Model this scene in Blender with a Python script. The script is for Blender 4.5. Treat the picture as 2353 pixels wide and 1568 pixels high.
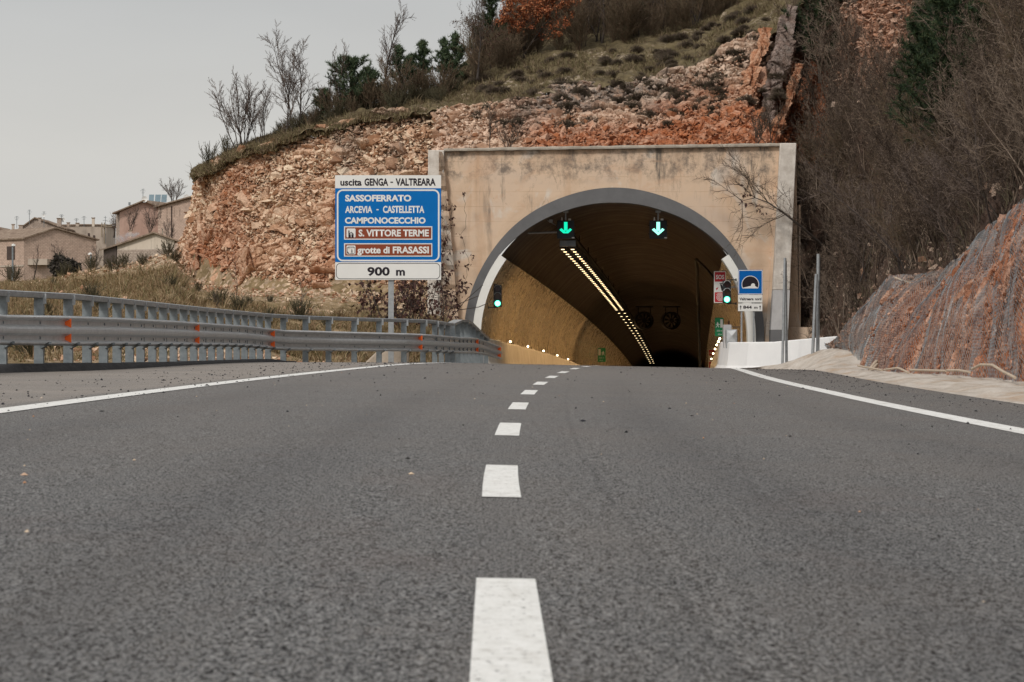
import bpy, bmesh, math, random
import numpy as np
from mathutils import Vector, Matrix

for _o in list(bpy.data.objects):
    bpy.data.objects.remove(_o)
S = bpy.context.scene
COL = S.collection
R = math.radians

# ------------------------------------------------------------------ camera
F = 7300.0                      # focal length in picture units (picture 2353 units wide)
CX, CY = 1176.5, 765.0          # principal column and the horizon row
CAMZ = 0.65
cam = bpy.data.objects.new("camera", bpy.data.cameras.new("camera"))
COL.objects.link(cam)
cam.location = (0, 0, CAMZ)
cam.rotation_euler = (R(90), 0, 0)
cam.data.sensor_width = 36.0
cam.data.lens = F / 2353.0 * 36.0
cam.data.shift_y = -(784.0 - CY) / 2353.0
cam.data.clip_start = 0.3
cam.data.clip_end = 6000
cam.data.dof.use_dof = True
cam.data.dof.focus_distance = 98.0
cam.data.dof.aperture_fstop = 15.0
S.camera = cam

# ------------------------------------------------------------------ world, sun, exposure
SUN_AZ, SUN_EL = R(208), R(40)
W = bpy.data.worlds.new("World")
S.world = W
W.use_nodes = True
nt = W.node_tree
nt.nodes.clear()
n_out = nt.nodes.new("ShaderNodeOutputWorld")
n_bg = nt.nodes.new("ShaderNodeBackground")
n_sky = nt.nodes.new("ShaderNodeTexSky")
n_sky.sky_type = 'NISHITA'
n_sky.sun_disc = False
n_sky.sun_elevation = SUN_EL
n_sky.sun_rotation = SUN_AZ
n_sky.air_density = 1.0
n_sky.dust_density = 4.0
n_hsv = nt.nodes.new("ShaderNodeHueSaturation")
n_hsv.inputs['Saturation'].default_value = 0.12
n_mix = nt.nodes.new("ShaderNodeMix")
n_mix.data_type = 'RGBA'
n_mix.inputs[0].default_value = 0.82
n_tc = nt.nodes.new("ShaderNodeTexCoord")
n_sep = nt.nodes.new("ShaderNodeSeparateXYZ")
n_ramp = nt.nodes.new("ShaderNodeValToRGB")   # the cloud deck: brighter low down, greyer above the ridge, bright overhead
cr = n_ramp.color_ramp
cr.elements[0].position = 0.0
cr.elements[0].color = (6.35, 6.25, 6.0, 1)
cr.elements[1].position = 1.0
cr.elements[1].color = (7.4, 7.4, 7.4, 1)
e = cr.elements.new(0.055); e.color = (5.85, 5.75, 5.45, 1)
e = cr.elements.new(0.105); e.color = (4.55, 4.62, 4.6, 1)
e = cr.elements.new(0.3); e.color = (5.8, 5.8, 5.75, 1)
n_bg.inputs['Strength'].default_value = 0.1
nt.links.new(n_sky.outputs[0], n_hsv.inputs['Color'])
nt.links.new(n_tc.outputs['Generated'], n_sep.inputs[0])
nt.links.new(n_sep.outputs['Z'], n_ramp.inputs[0])
nt.links.new(n_hsv.outputs[0], n_mix.inputs[6])
nt.links.new(n_ramp.outputs[0], n_mix.inputs[7])
n_cl = nt.nodes.new("ShaderNodeTexNoise")          # faint structure in the cloud deck
n_cl.inputs['Scale'].default_value = 5.0; n_cl.inputs['Detail'].default_value = 5.0
n_cm = nt.nodes.new("ShaderNodeMapping"); n_cm.inputs['Scale'].default_value = (1, 1, 3.2)
n_cr = nt.nodes.new("ShaderNodeMapRange"); n_cr.inputs[1].default_value = 0.3; n_cr.inputs[2].default_value = 0.7; n_cr.inputs[3].default_value = 0.95; n_cr.inputs[4].default_value = 1.05
n_cx = nt.nodes.new("ShaderNodeVectorMath"); n_cx.operation = 'SCALE'
nt.links.new(n_tc.outputs['Generated'], n_cm.inputs[0]); nt.links.new(n_cm.outputs[0], n_cl.inputs['Vector'])
nt.links.new(n_cl.outputs['Fac'], n_cr.inputs[0]); nt.links.new(n_mix.outputs[2], n_cx.inputs[0]); nt.links.new(n_cr.outputs[0], n_cx.inputs['Scale'])
nt.links.new(n_cx.outputs[0], n_bg.inputs['Color'])
nt.links.new(n_bg.outputs[0], n_out.inputs[0])
sun = bpy.data.objects.new("sun", bpy.data.lights.new("sun", 'SUN'))
COL.objects.link(sun)
sun.data.energy = 1.5
sun.data.angle = R(10)
sun.data.color = (1.0, 0.95, 0.88)
_sd = Vector((math.sin(SUN_AZ) * math.cos(SUN_EL), math.cos(SUN_AZ) * math.cos(SUN_EL), math.sin(SUN_EL)))
sun.rotation_euler = (-_sd).to_track_quat('-Z', 'Y').to_euler()
S.view_settings.view_transform = 'Standard'
S.view_settings.look = 'None'
S.view_settings.exposure = 0.28
S.view_settings.gamma = 1.0
S.cycles.use_denoising = True
S.cycles.max_bounces = 6
S.cycles.diffuse_bounces = 3
S.cycles.glossy_bounces = 3
S.cycles.transparent_max_bounces = 8
S.cycles.sample_clamp_indirect = 4.0

# ------------------------------------------------------------------ helpers
def at(px, py, d):
    """the real point d metres ahead that the photograph shows at picture column px, row py"""
    return ((px - CX) / F * d, d, CAMZ - (py - CY) / F * d)

def atv(px, py, d):
    px, py, d = np.broadcast_arrays(np.asarray(px, float), np.asarray(py, float), np.asarray(d, float))
    return np.stack([(px - CX) / F * d, d, CAMZ - (py - CY) / F * d], -1)

def interp(x, pts):
    pts = sorted(pts)
    return np.interp(x, [p[0] for p in pts], [p[1] for p in pts])

def tag(o, label=None, cat=None, group=None, kind=None):
    if label: o['label'] = label
    if cat: o['category'] = cat
    if group: o['group'] = group
    if kind: o['kind'] = kind
    return o

def thing(name, label, cat, loc=(0, 0, 0), group=None):
    o = bpy.data.objects.new(name, None)
    COL.objects.link(o)
    o.location = loc
    o.empty_display_size = 0.2
    return tag(o, label, cat, group)

def children_of(o):
    return [c for c in bpy.data.objects if c.parent is o]

class MB:
    """collects shapes in world coordinates and links them as one mesh object"""
    def __init__(s):
        s.v = []; s.f = []; s.m = []; s.n = 0; s.sm = []
    def add(s, v, f, mi=0, smooth=False):
        v = np.asarray(v, float).reshape(-1, 3)
        b = s.n
        s.v.append(v); s.n += len(v)
        for q in f:
            s.f.append(tuple(int(i) + b for i in q)); s.m.append(mi); s.sm.append(smooth)
        return s
    def box(s, x0, x1, y0, y1, z0, z1, mi=0):
        v = [(x, y, z) for x in (x0, x1) for y in (y0, y1) for z in (z0, z1)]
        return s.add(v, [(0, 1, 3, 2), (4, 6, 7, 5), (0, 4, 5, 1), (2, 3, 7, 6), (0, 2, 6, 4), (1, 5, 7, 3)], mi)
    def hexa(s, b, t, mi=0):
        """b, t: four bottom and four top corners in the same order"""
        return s.add(list(b) + list(t), [(3, 2, 1, 0), (4, 5, 6, 7), (0, 1, 5, 4), (1, 2, 6, 5), (2, 3, 7, 6), (3, 0, 4, 7)], mi)
    def prism(s, poly, y0, y1, mi=0):
        """poly: (x, z) outline, extruded from y0 (front) to y1"""
        n = len(poly)
        v = [(x, y0, z) for x, z in poly] + [(x, y1, z) for x, z in poly]
        f = [tuple(range(n)), tuple(range(2 * n - 1, n - 1, -1))]
        f += [(i, i + n, (i + 1) % n + n, (i + 1) % n) for i in range(n)]
        return s.add(v, f, mi)
    def strip(s, A, B, mi=0, smooth=False):
        n = len(A)
        v = list(A) + list(B)
        return s.add(v, [(i, i + 1, i + 1 + n, i + n) for i in range(n - 1)], mi, smooth)
    def tube(s, pts, r, k=8, mi=0, caps=True):
        pts = [Vector(p) for p in pts]
        rs = r if hasattr(r, '__len__') else [r] * len(pts)
        v = []
        for i, p in enumerate(pts):
            t = (pts[min(i + 1, len(pts) - 1)] - pts[max(i - 1, 0)]).normalized()
            a = Vector((0, 0, 1)) if abs(t.z) < 0.9 else Vector((1, 0, 0))
            x = t.cross(a).normalized(); y = t.cross(x)
            for j in range(k):
                g = 2 * math.pi * j / k
                v.append(p + (x * math.cos(g) + y * math.sin(g)) * rs[i])
        f = []
        for i in range(len(pts) - 1):
            for j in range(k):
                f.append((i * k + j, i * k + (j + 1) % k, (i + 1) * k + (j + 1) % k, (i + 1) * k + j))
        s.add(v, f, mi, True)
        if caps:
            s.add(v[:k], [tuple(range(k - 1, -1, -1))], mi)
            s.add(v[-k:], [tuple(range(k))], mi)
        return s
    def sweep(s, rows, mi=0, smooth=False, close=False):
        """rows: list of equally long point lists"""
        n = len(rows[0]); v = [p for r in rows for p in r]
        f = []
        for i in range(len(rows) - 1):
            for j in range(n if close else n - 1):
                k = (j + 1) % n
                f.append((i * n + j, i * n + k, (i + 1) * n + k, (i + 1) * n + j))
        return s.add(v, f, mi, smooth)
    def disc(s, c, r, y, k=24, mi=0, a0=0, a1=2 * math.pi):
        pts = [(c[0] + r * math.cos(a0 + (a1 - a0) * i / k), y, c[1] + r * math.sin(a0 + (a1 - a0) * i / k)) for i in range(k + (0 if abs(a1 - a0 - 2 * math.pi) < 1e-6 else 1))]
        return s.add(pts, [tuple(range(len(pts)))], mi)
    def build(s, name, mats, parent=None, bevel=0):
        org = np.array(parent_world(parent)) if parent is not None else np.zeros(3)
        me = bpy.data.meshes.new(name)
        v = np.concatenate(s.v) - org if s.v else np.zeros((0, 3))
        me.from_pydata(v.tolist(), [], s.f)
        mats = mats if isinstance(mats, (list, tuple)) else [mats]
        for m in mats: me.materials.append(m)
        me.polygons.foreach_set('material_index', s.m)
        me.polygons.foreach_set('use_smooth', s.sm)
        me.update()
        o = bpy.data.objects.new(name, me)
        COL.objects.link(o)
        if parent is not None: o.parent = parent
        if bevel:
            b = o.modifiers.new('bevel', 'BEVEL'); b.width = bevel; b.segments = 2; b.limit_method = 'ANGLE'
        return o

def parent_world(p):
    v = Vector((0, 0, 0))
    while p is not None:
        v += p.location; p = p.parent
    return v

def np_mesh(name, v, f, mats, parent=None, attrs=None, smooth=False, colors=None):
    """fast mesh from arrays; f is an (n, 3) or (n, 4) array"""
    v = np.asarray(v, np.float64).reshape(-1, 3)
    if parent is not None: v = v - np.array(parent_world(parent))
    f = np.asarray(f, np.int32)
    k = f.shape[1]
    me = bpy.data.meshes.new(name)
    me.vertices.add(len(v)); me.vertices.foreach_set('co', v.astype(np.float32).ravel())
    me.loops.add(f.size); me.loops.foreach_set('vertex_index', f.ravel())
    me.polygons.add(len(f))
    me.polygons.foreach_set('loop_start', np.arange(0, f.size, k, dtype=np.int32))
    me.polygons.foreach_set('loop_total', np.full(len(f), k, np.int32))
    me.polygons.foreach_set('use_smooth', np.full(len(f), smooth))
    me.update(calc_edges=True)
    for nm, arr in (attrs or {}).items():
        a = me.attributes.new(nm, 'FLOAT', 'POINT')
        a.data.foreach_set('value', np.asarray(arr, np.float32).ravel())
    for m in (mats if isinstance(mats, (list, tuple)) else [mats]): me.materials.append(m)
    o = bpy.data.objects.new(name, me)
    COL.objects.link(o)
    if parent is not None: o.parent = parent
    return o

def grid_faces(nu, nv):
    i, j = np.meshgrid(np.arange(nu - 1), np.arange(nv - 1), indexing='ij')
    a = (i * nv + j).ravel()
    return np.stack([a, a + nv, a + nv + 1, a + 1], -1)

def dup(o, parent=None):
    c = o.copy(); COL.objects.link(c)
    if parent is not None: c.parent = parent
    return c
def dup_tree(o, kids, loc, rotz=0, scale=1.0, label=None):
    """kids: {object: [children]} read once before the loop"""
    r = dup(o); r.location = loc; r.rotation_euler = (0, 0, rotz); r.scale = (scale,) * 3
    if label: r['label'] = label
    for c in kids.get(o.name, []):
        k = dup(c, r)
        for g in kids.get(c.name, []): dup(g, k)
    return r
def kids_of(o):
    d = {o.name: children_of(o)}
    for c in d[o.name]: d[c.name] = children_of(c)
    return d

# ------------------------------------------------------------------ noise
def _h(ix, iy, iz, seed):
    with np.errstate(over='ignore'):
        n = (ix.astype(np.int64) * 374761393 + iy.astype(np.int64) * 668265263 + iz.astype(np.int64) * 2147483647 + seed * 1274126177) & 0xFFFFFFFF
        n = n.astype(np.uint64)
        n = ((n ^ (n >> np.uint64(13))) * np.uint64(1274126177)) & np.uint64(0xFFFFFFFF)
        n = ((n ^ (n >> np.uint64(16))) * np.uint64(2246822519)) & np.uint64(0xFFFFFFFF)
        n = n ^ (n >> np.uint64(15))
    return (n & np.uint64(0xFFFFFF)).astype(np.float64) / float(0xFFFFFF)

def vnoise(P, seed=0):
    b = np.floor(P).astype(np.int64); t = P - b; t = t * t * (3 - 2 * t)
    r = 0
    for i in (0, 1):
        for j in (0, 1):
            for k in (0, 1):
                w = (t[:, 0] if i else 1 - t[:, 0]) * (t[:, 1] if j else 1 - t[:, 1]) * (t[:, 2] if k else 1 - t[:, 2])
                r = r + w * _h(b[:, 0] + i, b[:, 1] + j, b[:, 2] + k, seed)
    return r
def fbm(P, octs=4, seed=0):
    P = np.asarray(P, float); r = 0; a = 0.5; tot = 0
    for o in range(octs):
        r = r + a * vnoise(P * 2 ** o + 17.3 * o, seed + o); tot += a; a *= 0.5
    return r / tot
def voro(P, seed=0):
    b = np.floor(P).astype(np.int64)
    f1 = np.full(len(P), 9.0); f2 = f1.copy(); cell = np.zeros((len(P), 3), np.int64); dl = np.zeros((len(P), 3))
    for i in (-1, 0, 1):
        for j in (-1, 0, 1):
            for k in (-1, 0, 1):
                c = b + np.array([i, j, k])
                fp = np.stack([c[:, q] + _h(c[:, 0], c[:, 1], c[:, 2], seed + q) for q in range(3)], -1)
                d = P - fp; dd = (d * d).sum(-1)
                m = dd < f1
                f2 = np.where(m, f1, np.minimum(f2, dd))
                f1 = np.where(m, dd, f1)
                cell[m] = c[m]; dl[m] = d[m]
    rnd = np.stack([_h(cell[:, 0], cell[:, 1], cell[:, 2], seed + 11 + q) for q in range(5)], -1)
    return np.sqrt(f1), np.sqrt(f2), rnd, dl

def rocky(P, N, levels, seed=0):
    """broken-stone relief: each cell a tilted facet. levels: (cell size xyz, amplitude)."""
    out = P.copy(); tone = np.zeros(len(P)); tot = 0
    for q, (size, amp) in enumerate(levels):
        warp = (np.stack([vnoise(P / np.array(size) * 1.3 + 50 * c, seed + 70 + c) for c in range(3)], -1) - 0.5) * 0.7
        f1, f2, rnd, dl = voro(P / np.array(size) + warp, seed + 31 * q)
        tilt = (rnd[:, 1:4] - 0.5) * 2.4
        h = (rnd[:, 0] - 0.5) + (dl * tilt).sum(-1)
        h -= 0.5 * np.clip(1 - (f2 - f1) / 0.10, 0, 1)
        out += N * (h * amp)[:, None]
        w = 1.0 if q == 0 else 1.6
        tone += rnd[:, 4] * w; tot += w
    return out, tone / tot

# ------------------------------------------------------------------ materials
class Mat:
    def __init__(s, name, rough=0.8, spec=0.3):
        s.m = bpy.data.materials.new(name); s.m.use_nodes = True
        s.t = s.m.node_tree; s.b = s.t.nodes['Principled BSDF']
        s.b.inputs['Roughness'].default_value = rough
        s.b.inputs['Specular IOR Level'].default_value = spec
        s._tc = None
    def n(s, t, **kw):
        x = s.t.nodes.new(t)
        for k, v in kw.items(): setattr(x, k, v)
        return x
    def link(s, a, b): s.t.links.new(a, b)
    def co(s, scale=(1, 1, 1), loc=(0, 0, 0), rot=(0, 0, 0)):
        if s._tc is None: s._tc = s.n('ShaderNodeTexCoord')
        mp = s.n('ShaderNodeMapping')
        mp.inputs['Scale'].default_value = scale if hasattr(scale, '__len__') else (scale,) * 3
        mp.inputs['Location'].default_value = loc; mp.inputs['Rotation'].default_value = rot
        s.link(s._tc.outputs['Object'], mp.inputs[0])
        return mp.outputs[0]
    def noise(s, scale=1, detail=4, rough=0.55, dist=0, **kw):
        x = s.n('ShaderNodeTexNoise')
        x.inputs['Scale'].default_value = 1; x.inputs['Detail'].default_value = detail
        x.inputs['Roughness'].default_value = rough; x.inputs['Distortion'].default_value = dist
        s.link(s.co(scale, **kw), x.inputs['Vector'])
        return x.outputs['Fac']
    def vor(s, scale=1, feature='F1', out='Distance', **kw):
        x = s.n('ShaderNodeTexVoronoi', feature=feature)
        x.inputs['Scale'].default_value = 1
        s.link(s.co(scale, **kw), x.inputs['Vector'])
        return x.outputs[out]
    def attr(s, name):
        x = s.n('ShaderNodeAttribute'); x.attribute_name = name
        return x.outputs['Fac']
    def island(s):
        return s.n('ShaderNodeNewGeometry').outputs['Random Per Island']
    def objrand(s):
        return s.n('ShaderNodeObjectInfo').outputs['Random']
    def ramp(s, fac, stops, const=False):
        x = s.n('ShaderNodeValToRGB'); c = x.color_ramp
        if const: c.interpolation = 'CONSTANT'
        while len(c.elements) < len(stops): c.elements.new(0.5)
        for e_, (p, col) in zip(c.elements, stops):
            e_.position = p
            e_.color = (*col, 1) if hasattr(col, '__len__') else (col, col, col, 1)
        s.link(fac, x.inputs[0])
        return x.outputs[0]
    def mix(s, fac, a, b, mode='MIX'):
        x = s.n('ShaderNodeMix', data_type='RGBA', blend_type=mode)
        for sock, v in ((x.inputs[0], fac), (x.inputs[6], a), (x.inputs[7], b)):
            if hasattr(v, 'is_linked'): s.link(v, sock)
            elif hasattr(v, '__len__'): sock.default_value = (*v, 1)
            elif sock is x.inputs[0]: sock.default_value = v
            else: sock.default_value = (v, v, v, 1)
        return x.outputs[2]
    def math(s, op, a, b=0.0, clamp=False):
        x = s.n('ShaderNodeMath', operation=op, use_clamp=clamp)
        for i, v in enumerate((a, b)):
            if hasattr(v, 'is_linked'): s.link(v, x.inputs[i])
            else: x.inputs[i].default_value = v
        return x.outputs[0]
    def color(s, c):
        if hasattr(c, 'is_linked'): s.link(c, s.b.inputs['Base Color'])
        else: s.b.inputs['Base Color'].default_value = (*c, 1)
        return s
    def bump(s, h, strength=0.5, dist=0.02):
        x = s.n('ShaderNodeBump'); x.inputs['Strength'].default_value = strength; x.inputs['Distance'].default_value = dist
        s.link(h, x.inputs['Height']); s.link(x.outputs[0], s.b.inputs['Normal'])
        return s
    def emit(s, c, st):
        s.b.inputs['Emission Color'].default_value = (*c, 1); s.b.inputs['Emission Strength'].default_value = st
        return s

def speckled(name, c, var=0.12, scale=6, rough=0.7, spec=0.3, metal=0.0, bump=0.0):
    m = Mat(name, rough, spec)
    f = m.noise(scale, 5, 0.65)
    lo = tuple(x * (1 - var) for x in c); hi = tuple(min(1, x * (1 + var)) for x in c)
    m.color(m.ramp(f, [(0.3, lo), (0.7, hi)]))
    m.b.inputs['Metallic'].default_value = metal
    if bump: m.bump(f, bump, 0.01)
    return m.m

def build_asphalt():
    m = Mat("asphalt", 0.52, 0.40)
    g1 = m.noise((150, 46, 150), 2, 0.7)
    g2 = m.noise((64, 24, 64), 3, 0.75)
    gm = m.math('ADD', m.math('MULTIPLY', g1, 0.6), m.math('MULTIPLY', g2, 0.4))
    grain = m.ramp(gm, [(0.41, (0.006, 0.0056, 0.0065)), (0.5, (0.041, 0.039, 0.0385)), (0.57, (0.245, 0.237, 0.229))])
    st = m.vor((105, 34, 105), 'F1', 'Color')
    bw = m.n('ShaderNodeSeparateColor'); m.link(st, bw.inputs[0])
    grain = m.mix(m.math('MULTIPLY', bw.outputs[0], 0.5), grain, m.ramp(bw.outputs[1], [(0.0, (0.008, 0.008, 0.009)), (0.7, (0.06, 0.056, 0.053)), (1.0, (0.22, 0.20, 0.18))]))
    lat = m.attr('lat')
    # the two wheel tracks of each lane are a little more polished and darker
    tr = None
    for c in (-2.75, -1.05, 1.05, 2.75):
        w = m.math('SUBTRACT', 1.0, m.math('MULTIPLY', m.math('ABSOLUTE', m.math('SUBTRACT', lat, c)), 2.4), True)
        tr = w if tr is None else m.math('MAXIMUM', tr, w)
    grain = m.mix(m.math('MULTIPLY', tr, m.ramp(m.noise((1.5, .12, 1), 4, .6), [(.3, .25), (.7, .62)])), grain, (0.030, 0.028, 0.029))
    jt = m.math('SUBTRACT', 1.0, m.math('MULTIPLY', m.math('ABSOLUTE', m.math('SUBTRACT', lat, m.math('ADD', 0.40, m.math('MULTIPLY', m.noise((0, .6, 0), 3, .6), 0.06)))), 45.0), True)
    grain = m.mix(m.math('MULTIPLY', jt, m.ramp(m.noise((.1, .5, 1), 3, .6), [(.4, .1), (.6, .7)])), grain, (0.012, 0.011, 0.012))
    big = m.noise((0.6, 0.14, 1), 6, 0.68)
    grain = m.mix(m.ramp(big, [(0.45, 0.0), (0.75, 0.40)]), grain, (0.125, 0.10, 0.08))
    rb = m.noise((0.9, 0.35, 1), 5, 0.7, loc=(6, 2, 0))
    grain = m.mix(m.ramp(rb, [(0.55, 0.0), (0.75, 0.35)]), grain, (0.085, 0.055, 0.045))
    streak = m.noise((0.28, 2.4, 1), 5, 0.75, loc=(3, 7, 0))
    grain = m.mix(m.ramp(streak, [(0.57, 0.0), (0.72, 0.5)]), grain, (0.022, 0.021, 0.023))
    seam = m.noise((0.22, 5.5, 1), 4, 0.75, loc=(8, 3, 0))
    grain = m.mix(m.ramp(seam, [(0.66, 0.0), (0.70, 0.7)]), grain, (0.014, 0.013, 0.014))
    # pale site dust plus the far road's grazing sheen put into the colour
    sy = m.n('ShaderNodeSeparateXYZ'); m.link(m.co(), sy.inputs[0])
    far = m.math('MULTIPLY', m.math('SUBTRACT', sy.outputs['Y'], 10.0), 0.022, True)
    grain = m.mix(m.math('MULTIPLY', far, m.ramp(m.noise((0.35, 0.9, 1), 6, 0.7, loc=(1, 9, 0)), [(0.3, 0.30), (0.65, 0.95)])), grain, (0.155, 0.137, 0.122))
    dust = m.math('MULTIPLY', m.math('MULTIPLY', m.math('SUBTRACT', -3.9, lat), 3.0, True), m.ramp(m.noise((0.5, 0.35, 1), 6, 0.72), [(0.28, 0.25), (0.7, 0.85)]))
    grain = m.mix(dust, grain, (0.27, 0.23, 0.195))
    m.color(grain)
    m.link(m.ramp(gm, [(0.44, 0.0), (0.60, 0.42)]), m.b.inputs['Specular IOR Level'])   # only the stone tops shine, not the voids
    m.bump(gm, 0.6, 0.005)
    return m.m

def build_paint():
    m = Mat("road_paint", 0.6, 0.25)
    f = m.noise((16, 8, 16), 6, 0.75)
    c = m.ramp(f, [(0.30, (0.38, 0.355, 0.32)), (0.43, (0.66, 0.65, 0.62)), (0.7, (0.78, 0.77, 0.75))])
    s_ = m.noise((3.2, 0.9, 1), 5, 0.75, rot=(0, 0, .5))
    c = m.mix(m.ramp(s_, [(0.55, 0.0), (0.70, 0.6)]), c, (0.42, 0.385, 0.34))
    pit = m.noise((55, 24, 55), 3, 0.8)
    c = m.mix(m.ramp(pit, [(0.32, 0.85), (0.40, 0.0)]), c, (0.10, 0.095, 0.09))
    m.color(c)
    m.bump(pit, 0.5, 0.005)
    return m.m

def build_facade():
    m = Mat("stained_render", 0.85, 0.2)
    base = m.ramp(m.noise((0.35, 1, 0.5), 5, 0.6, dist=0.6), [(0.3, (0.53, 0.375, 0.26)), (0.5, (0.65, 0.485, 0.35)), (0.7, (0.60, 0.465, 0.36))])
    # pale efflorescence patches
    pale = m.ramp(m.noise((0.55, 1, 0.33), 4, 0.55, dist=1.2, loc=(9, 0, 4)), [(0.57, 0.0), (0.63, 0.8)])
    base = m.mix(pale, base, (0.66, 0.60, 0.53))
    # rusty brown runs
    run = m.ramp(m.noise((1.6, 1, 0.12), 5, 0.6, dist=0.4, loc=(2, 0, 1)), [(0.55, 0.0), (0.75, 0.55)])
    base = m.mix(run, base, (0.47, 0.28, 0.16))
    # dark streaks that come down from the coping
    sep = m.n('ShaderNodeSeparateXYZ'); m.link(m.co(), sep.inputs[0])
    hgt = m.ramp(m.math('MULTIPLY', m.math('SUBTRACT', sep.outputs['Z'], 3.2), 0.27), [(0.1, 0.0), (0.6, 0.7), (1.0, 1.0)])
    st = m.ramp(m.noise((2.1, 1, 0.30), 6, 0.7, loc=(5, 0, 3)), [(0.54, 0.0), (0.64, 1.0)])
    where = m.ramp(m.noise((0.75, 1, 0.12), 4, 0.6, loc=(1, 0, 6)), [(0.44, 0.0), (0.56, 1.0)])
    base = m.mix(m.math('MULTIPLY', m.math('MULTIPLY', st, hgt), where), base, (0.17, 0.145, 0.12))
    drip = m.ramp(m.noise((2.2, 1, 2.0), 6, 0.75), [(0.46, 0.0), (0.62, 0.75)])
    top = m.ramp(sep.outputs['Z'], [(0.0, 0.0), (1.0, 0.0)])
    tz = m.math('MULTIPLY', m.math('SUBTRACT', sep.outputs['Z'], 6.55), 2.2, True)
    base = m.mix(m.math('MULTIPLY', drip, tz), base, (0.11, 0.095, 0.085))
    # shuttering lines
    line = m.math('FRACT', m.math('MULTIPLY', sep.outputs['Z'], 1.9))
    line = m.ramp(line, [(0.0, 1.0), (0.045, 0.0)])
    base = m.mix(m.math('MULTIPLY', line, m.ramp(m.noise((0.7, 1, 2.4), 3), [(0.40, 0.0), (0.55, 0.75)])), base, (0.38, 0.25, 0.16))
    pinkp = m.ramp(m.noise((0.8, 1, 1.3), 4, 0.6, dist=0.8, loc=(12, 0, 9)), [(0.54, 0.0), (0.64, 0.35)])
    base = m.mix(pinkp, base, (0.58, 0.37, 0.24))
    crack = m.ramp(m.noise((0.9, 1, 0.16), 7, 0.75, dist=1.5, loc=(21, 0, 2)), [(0.488, 0.0), (0.5, 0.7), (0.512, 0.0)])
    base = m.mix(m.math('MULTIPLY', crack, m.ramp(m.noise((.3, 1, .3), 2), [(.5, 0.0), (.6, 1.0)])), base, (0.27, 0.20, 0.15))
    spots = m.ramp(m.noise(7, 3, 0.6), [(0.68, 0.0), (0.74, 0.6)])
    base = m.mix(spots, base, (0.30, 0.21, 0.15))
    m.color(base)
    m.bump(m.noise(5, 6, 0.65), 0.35, 0.03)
    return m.m

def build_concrete(name, a, b, scale=3, dark=0.5, bump=0.5):
    m = Mat(name, 0.85, 0.2)
    c = m.ramp(m.noise(scale, 6, 0.7), [(0.3, a), (0.68, b)])
    st = m.ramp(m.noise((scale * 0.6, scale * 0.6, scale * 0.1), 5, 0.65, loc=(3, 1, 8)), [(0.55, 0.0), (0.75, dark)])
    m.color(m.mix(st, c, tuple(x * 0.45 for x in a)))
    m.bump(m.noise(scale * 4, 5, 0.7), bump, 0.02)
    return m.m

def build_rock(name, pale, mid, deep, grime=(0.13, 0.115, 0.10)):
    """stone colour by block (attribute tone), iron-stained by zone (attribute rust), grey weathering (attribute grey)"""
    m = Mat(name, 0.9, 0.15)
    tone = m.math('ADD', m.attr('tone'), m.math('MULTIPLY', m.math('SUBTRACT', m.noise(2.2, 5, 0.7), 0.5), 0.7))
    c = m.ramp(tone, [(0.12, deep), (0.38, mid), (0.62, pale), (0.92, tuple(min(0.85, x * 1.22) for x in pale))])
    fine = m.noise((9, 9, 13), 6, 0.75)
    c = m.mix(m.ramp(fine, [(0.36, 0.55), (0.55, 0.0)]), c, tuple(x * 0.45 for x in mid))
    c = m.mix(m.math('MULTIPLY', m.attr('rust'), m.ramp(m.noise(1.7, 5, 0.7), [(0.3, 0.35), (0.6, 1.0)])), c, m.ramp(fine, [(0.3, (0.20, 0.058, 0.022)), (0.6, (0.47, 0.165, 0.07)), (0.75, (0.60, 0.30, 0.17))]))
    c = m.mix(m.math('MULTIPLY', m.attr('grey'), m.ramp(m.noise(3.1, 6, 0.75, loc=(4, 4, 4)), [(0.35, 0.15), (0.6, 1.0)])), c, m.ramp(fine, [(0.3, (0.10, 0.088, 0.08)), (0.55, (0.23, 0.20, 0.175)), (0.75, (0.40, 0.35, 0.30))]))
    m.color(c)
    m.bump(m.noise((12, 12, 16), 6, 0.75), 0.9, 0.05)
    return m.m

def build_soil(name, stops, scale=2.0, stones=(0.50, 0.40, 0.31), amount=0.7, bump=0.8):
    m = Mat(name, 0.95, 0.1)
    c = m.ramp(m.noise(scale, 7, 0.72), stops)
    st = m.vor(scale * 5, 'F1', 'Color')
    bw = m.n('ShaderNodeSeparateColor'); m.link(st, bw.inputs[0])
    k = m.math('MULTIPLY', m.ramp(bw.outputs[0], [(0.62, 0.0), (0.7, 1.0)]), m.math('MULTIPLY', m.attr('scree'), amount))
    c = m.mix(k, c, m.ramp(bw.outputs[1], [(0.0, tuple(x * 0.55 for x in stones)), (1.0, tuple(min(1, x * 1.25) for x in stones))]))
    m.color(c)
    m.bump(m.noise(scale * 6, 6, 0.75), bump, 0.06)
    return m.m

def build_leafy(name, cols, rough=0.7, spec=0.2, trans=0.0):
    """colour per leaf / blade / needle"""
    m = Mat(name, rough, spec)
    n_ = len(cols)
    m.color(m.ramp(m.island(), [((i + 0.5) / n_, c) for i, c in enumerate(cols)]))
    return m.m

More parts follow.
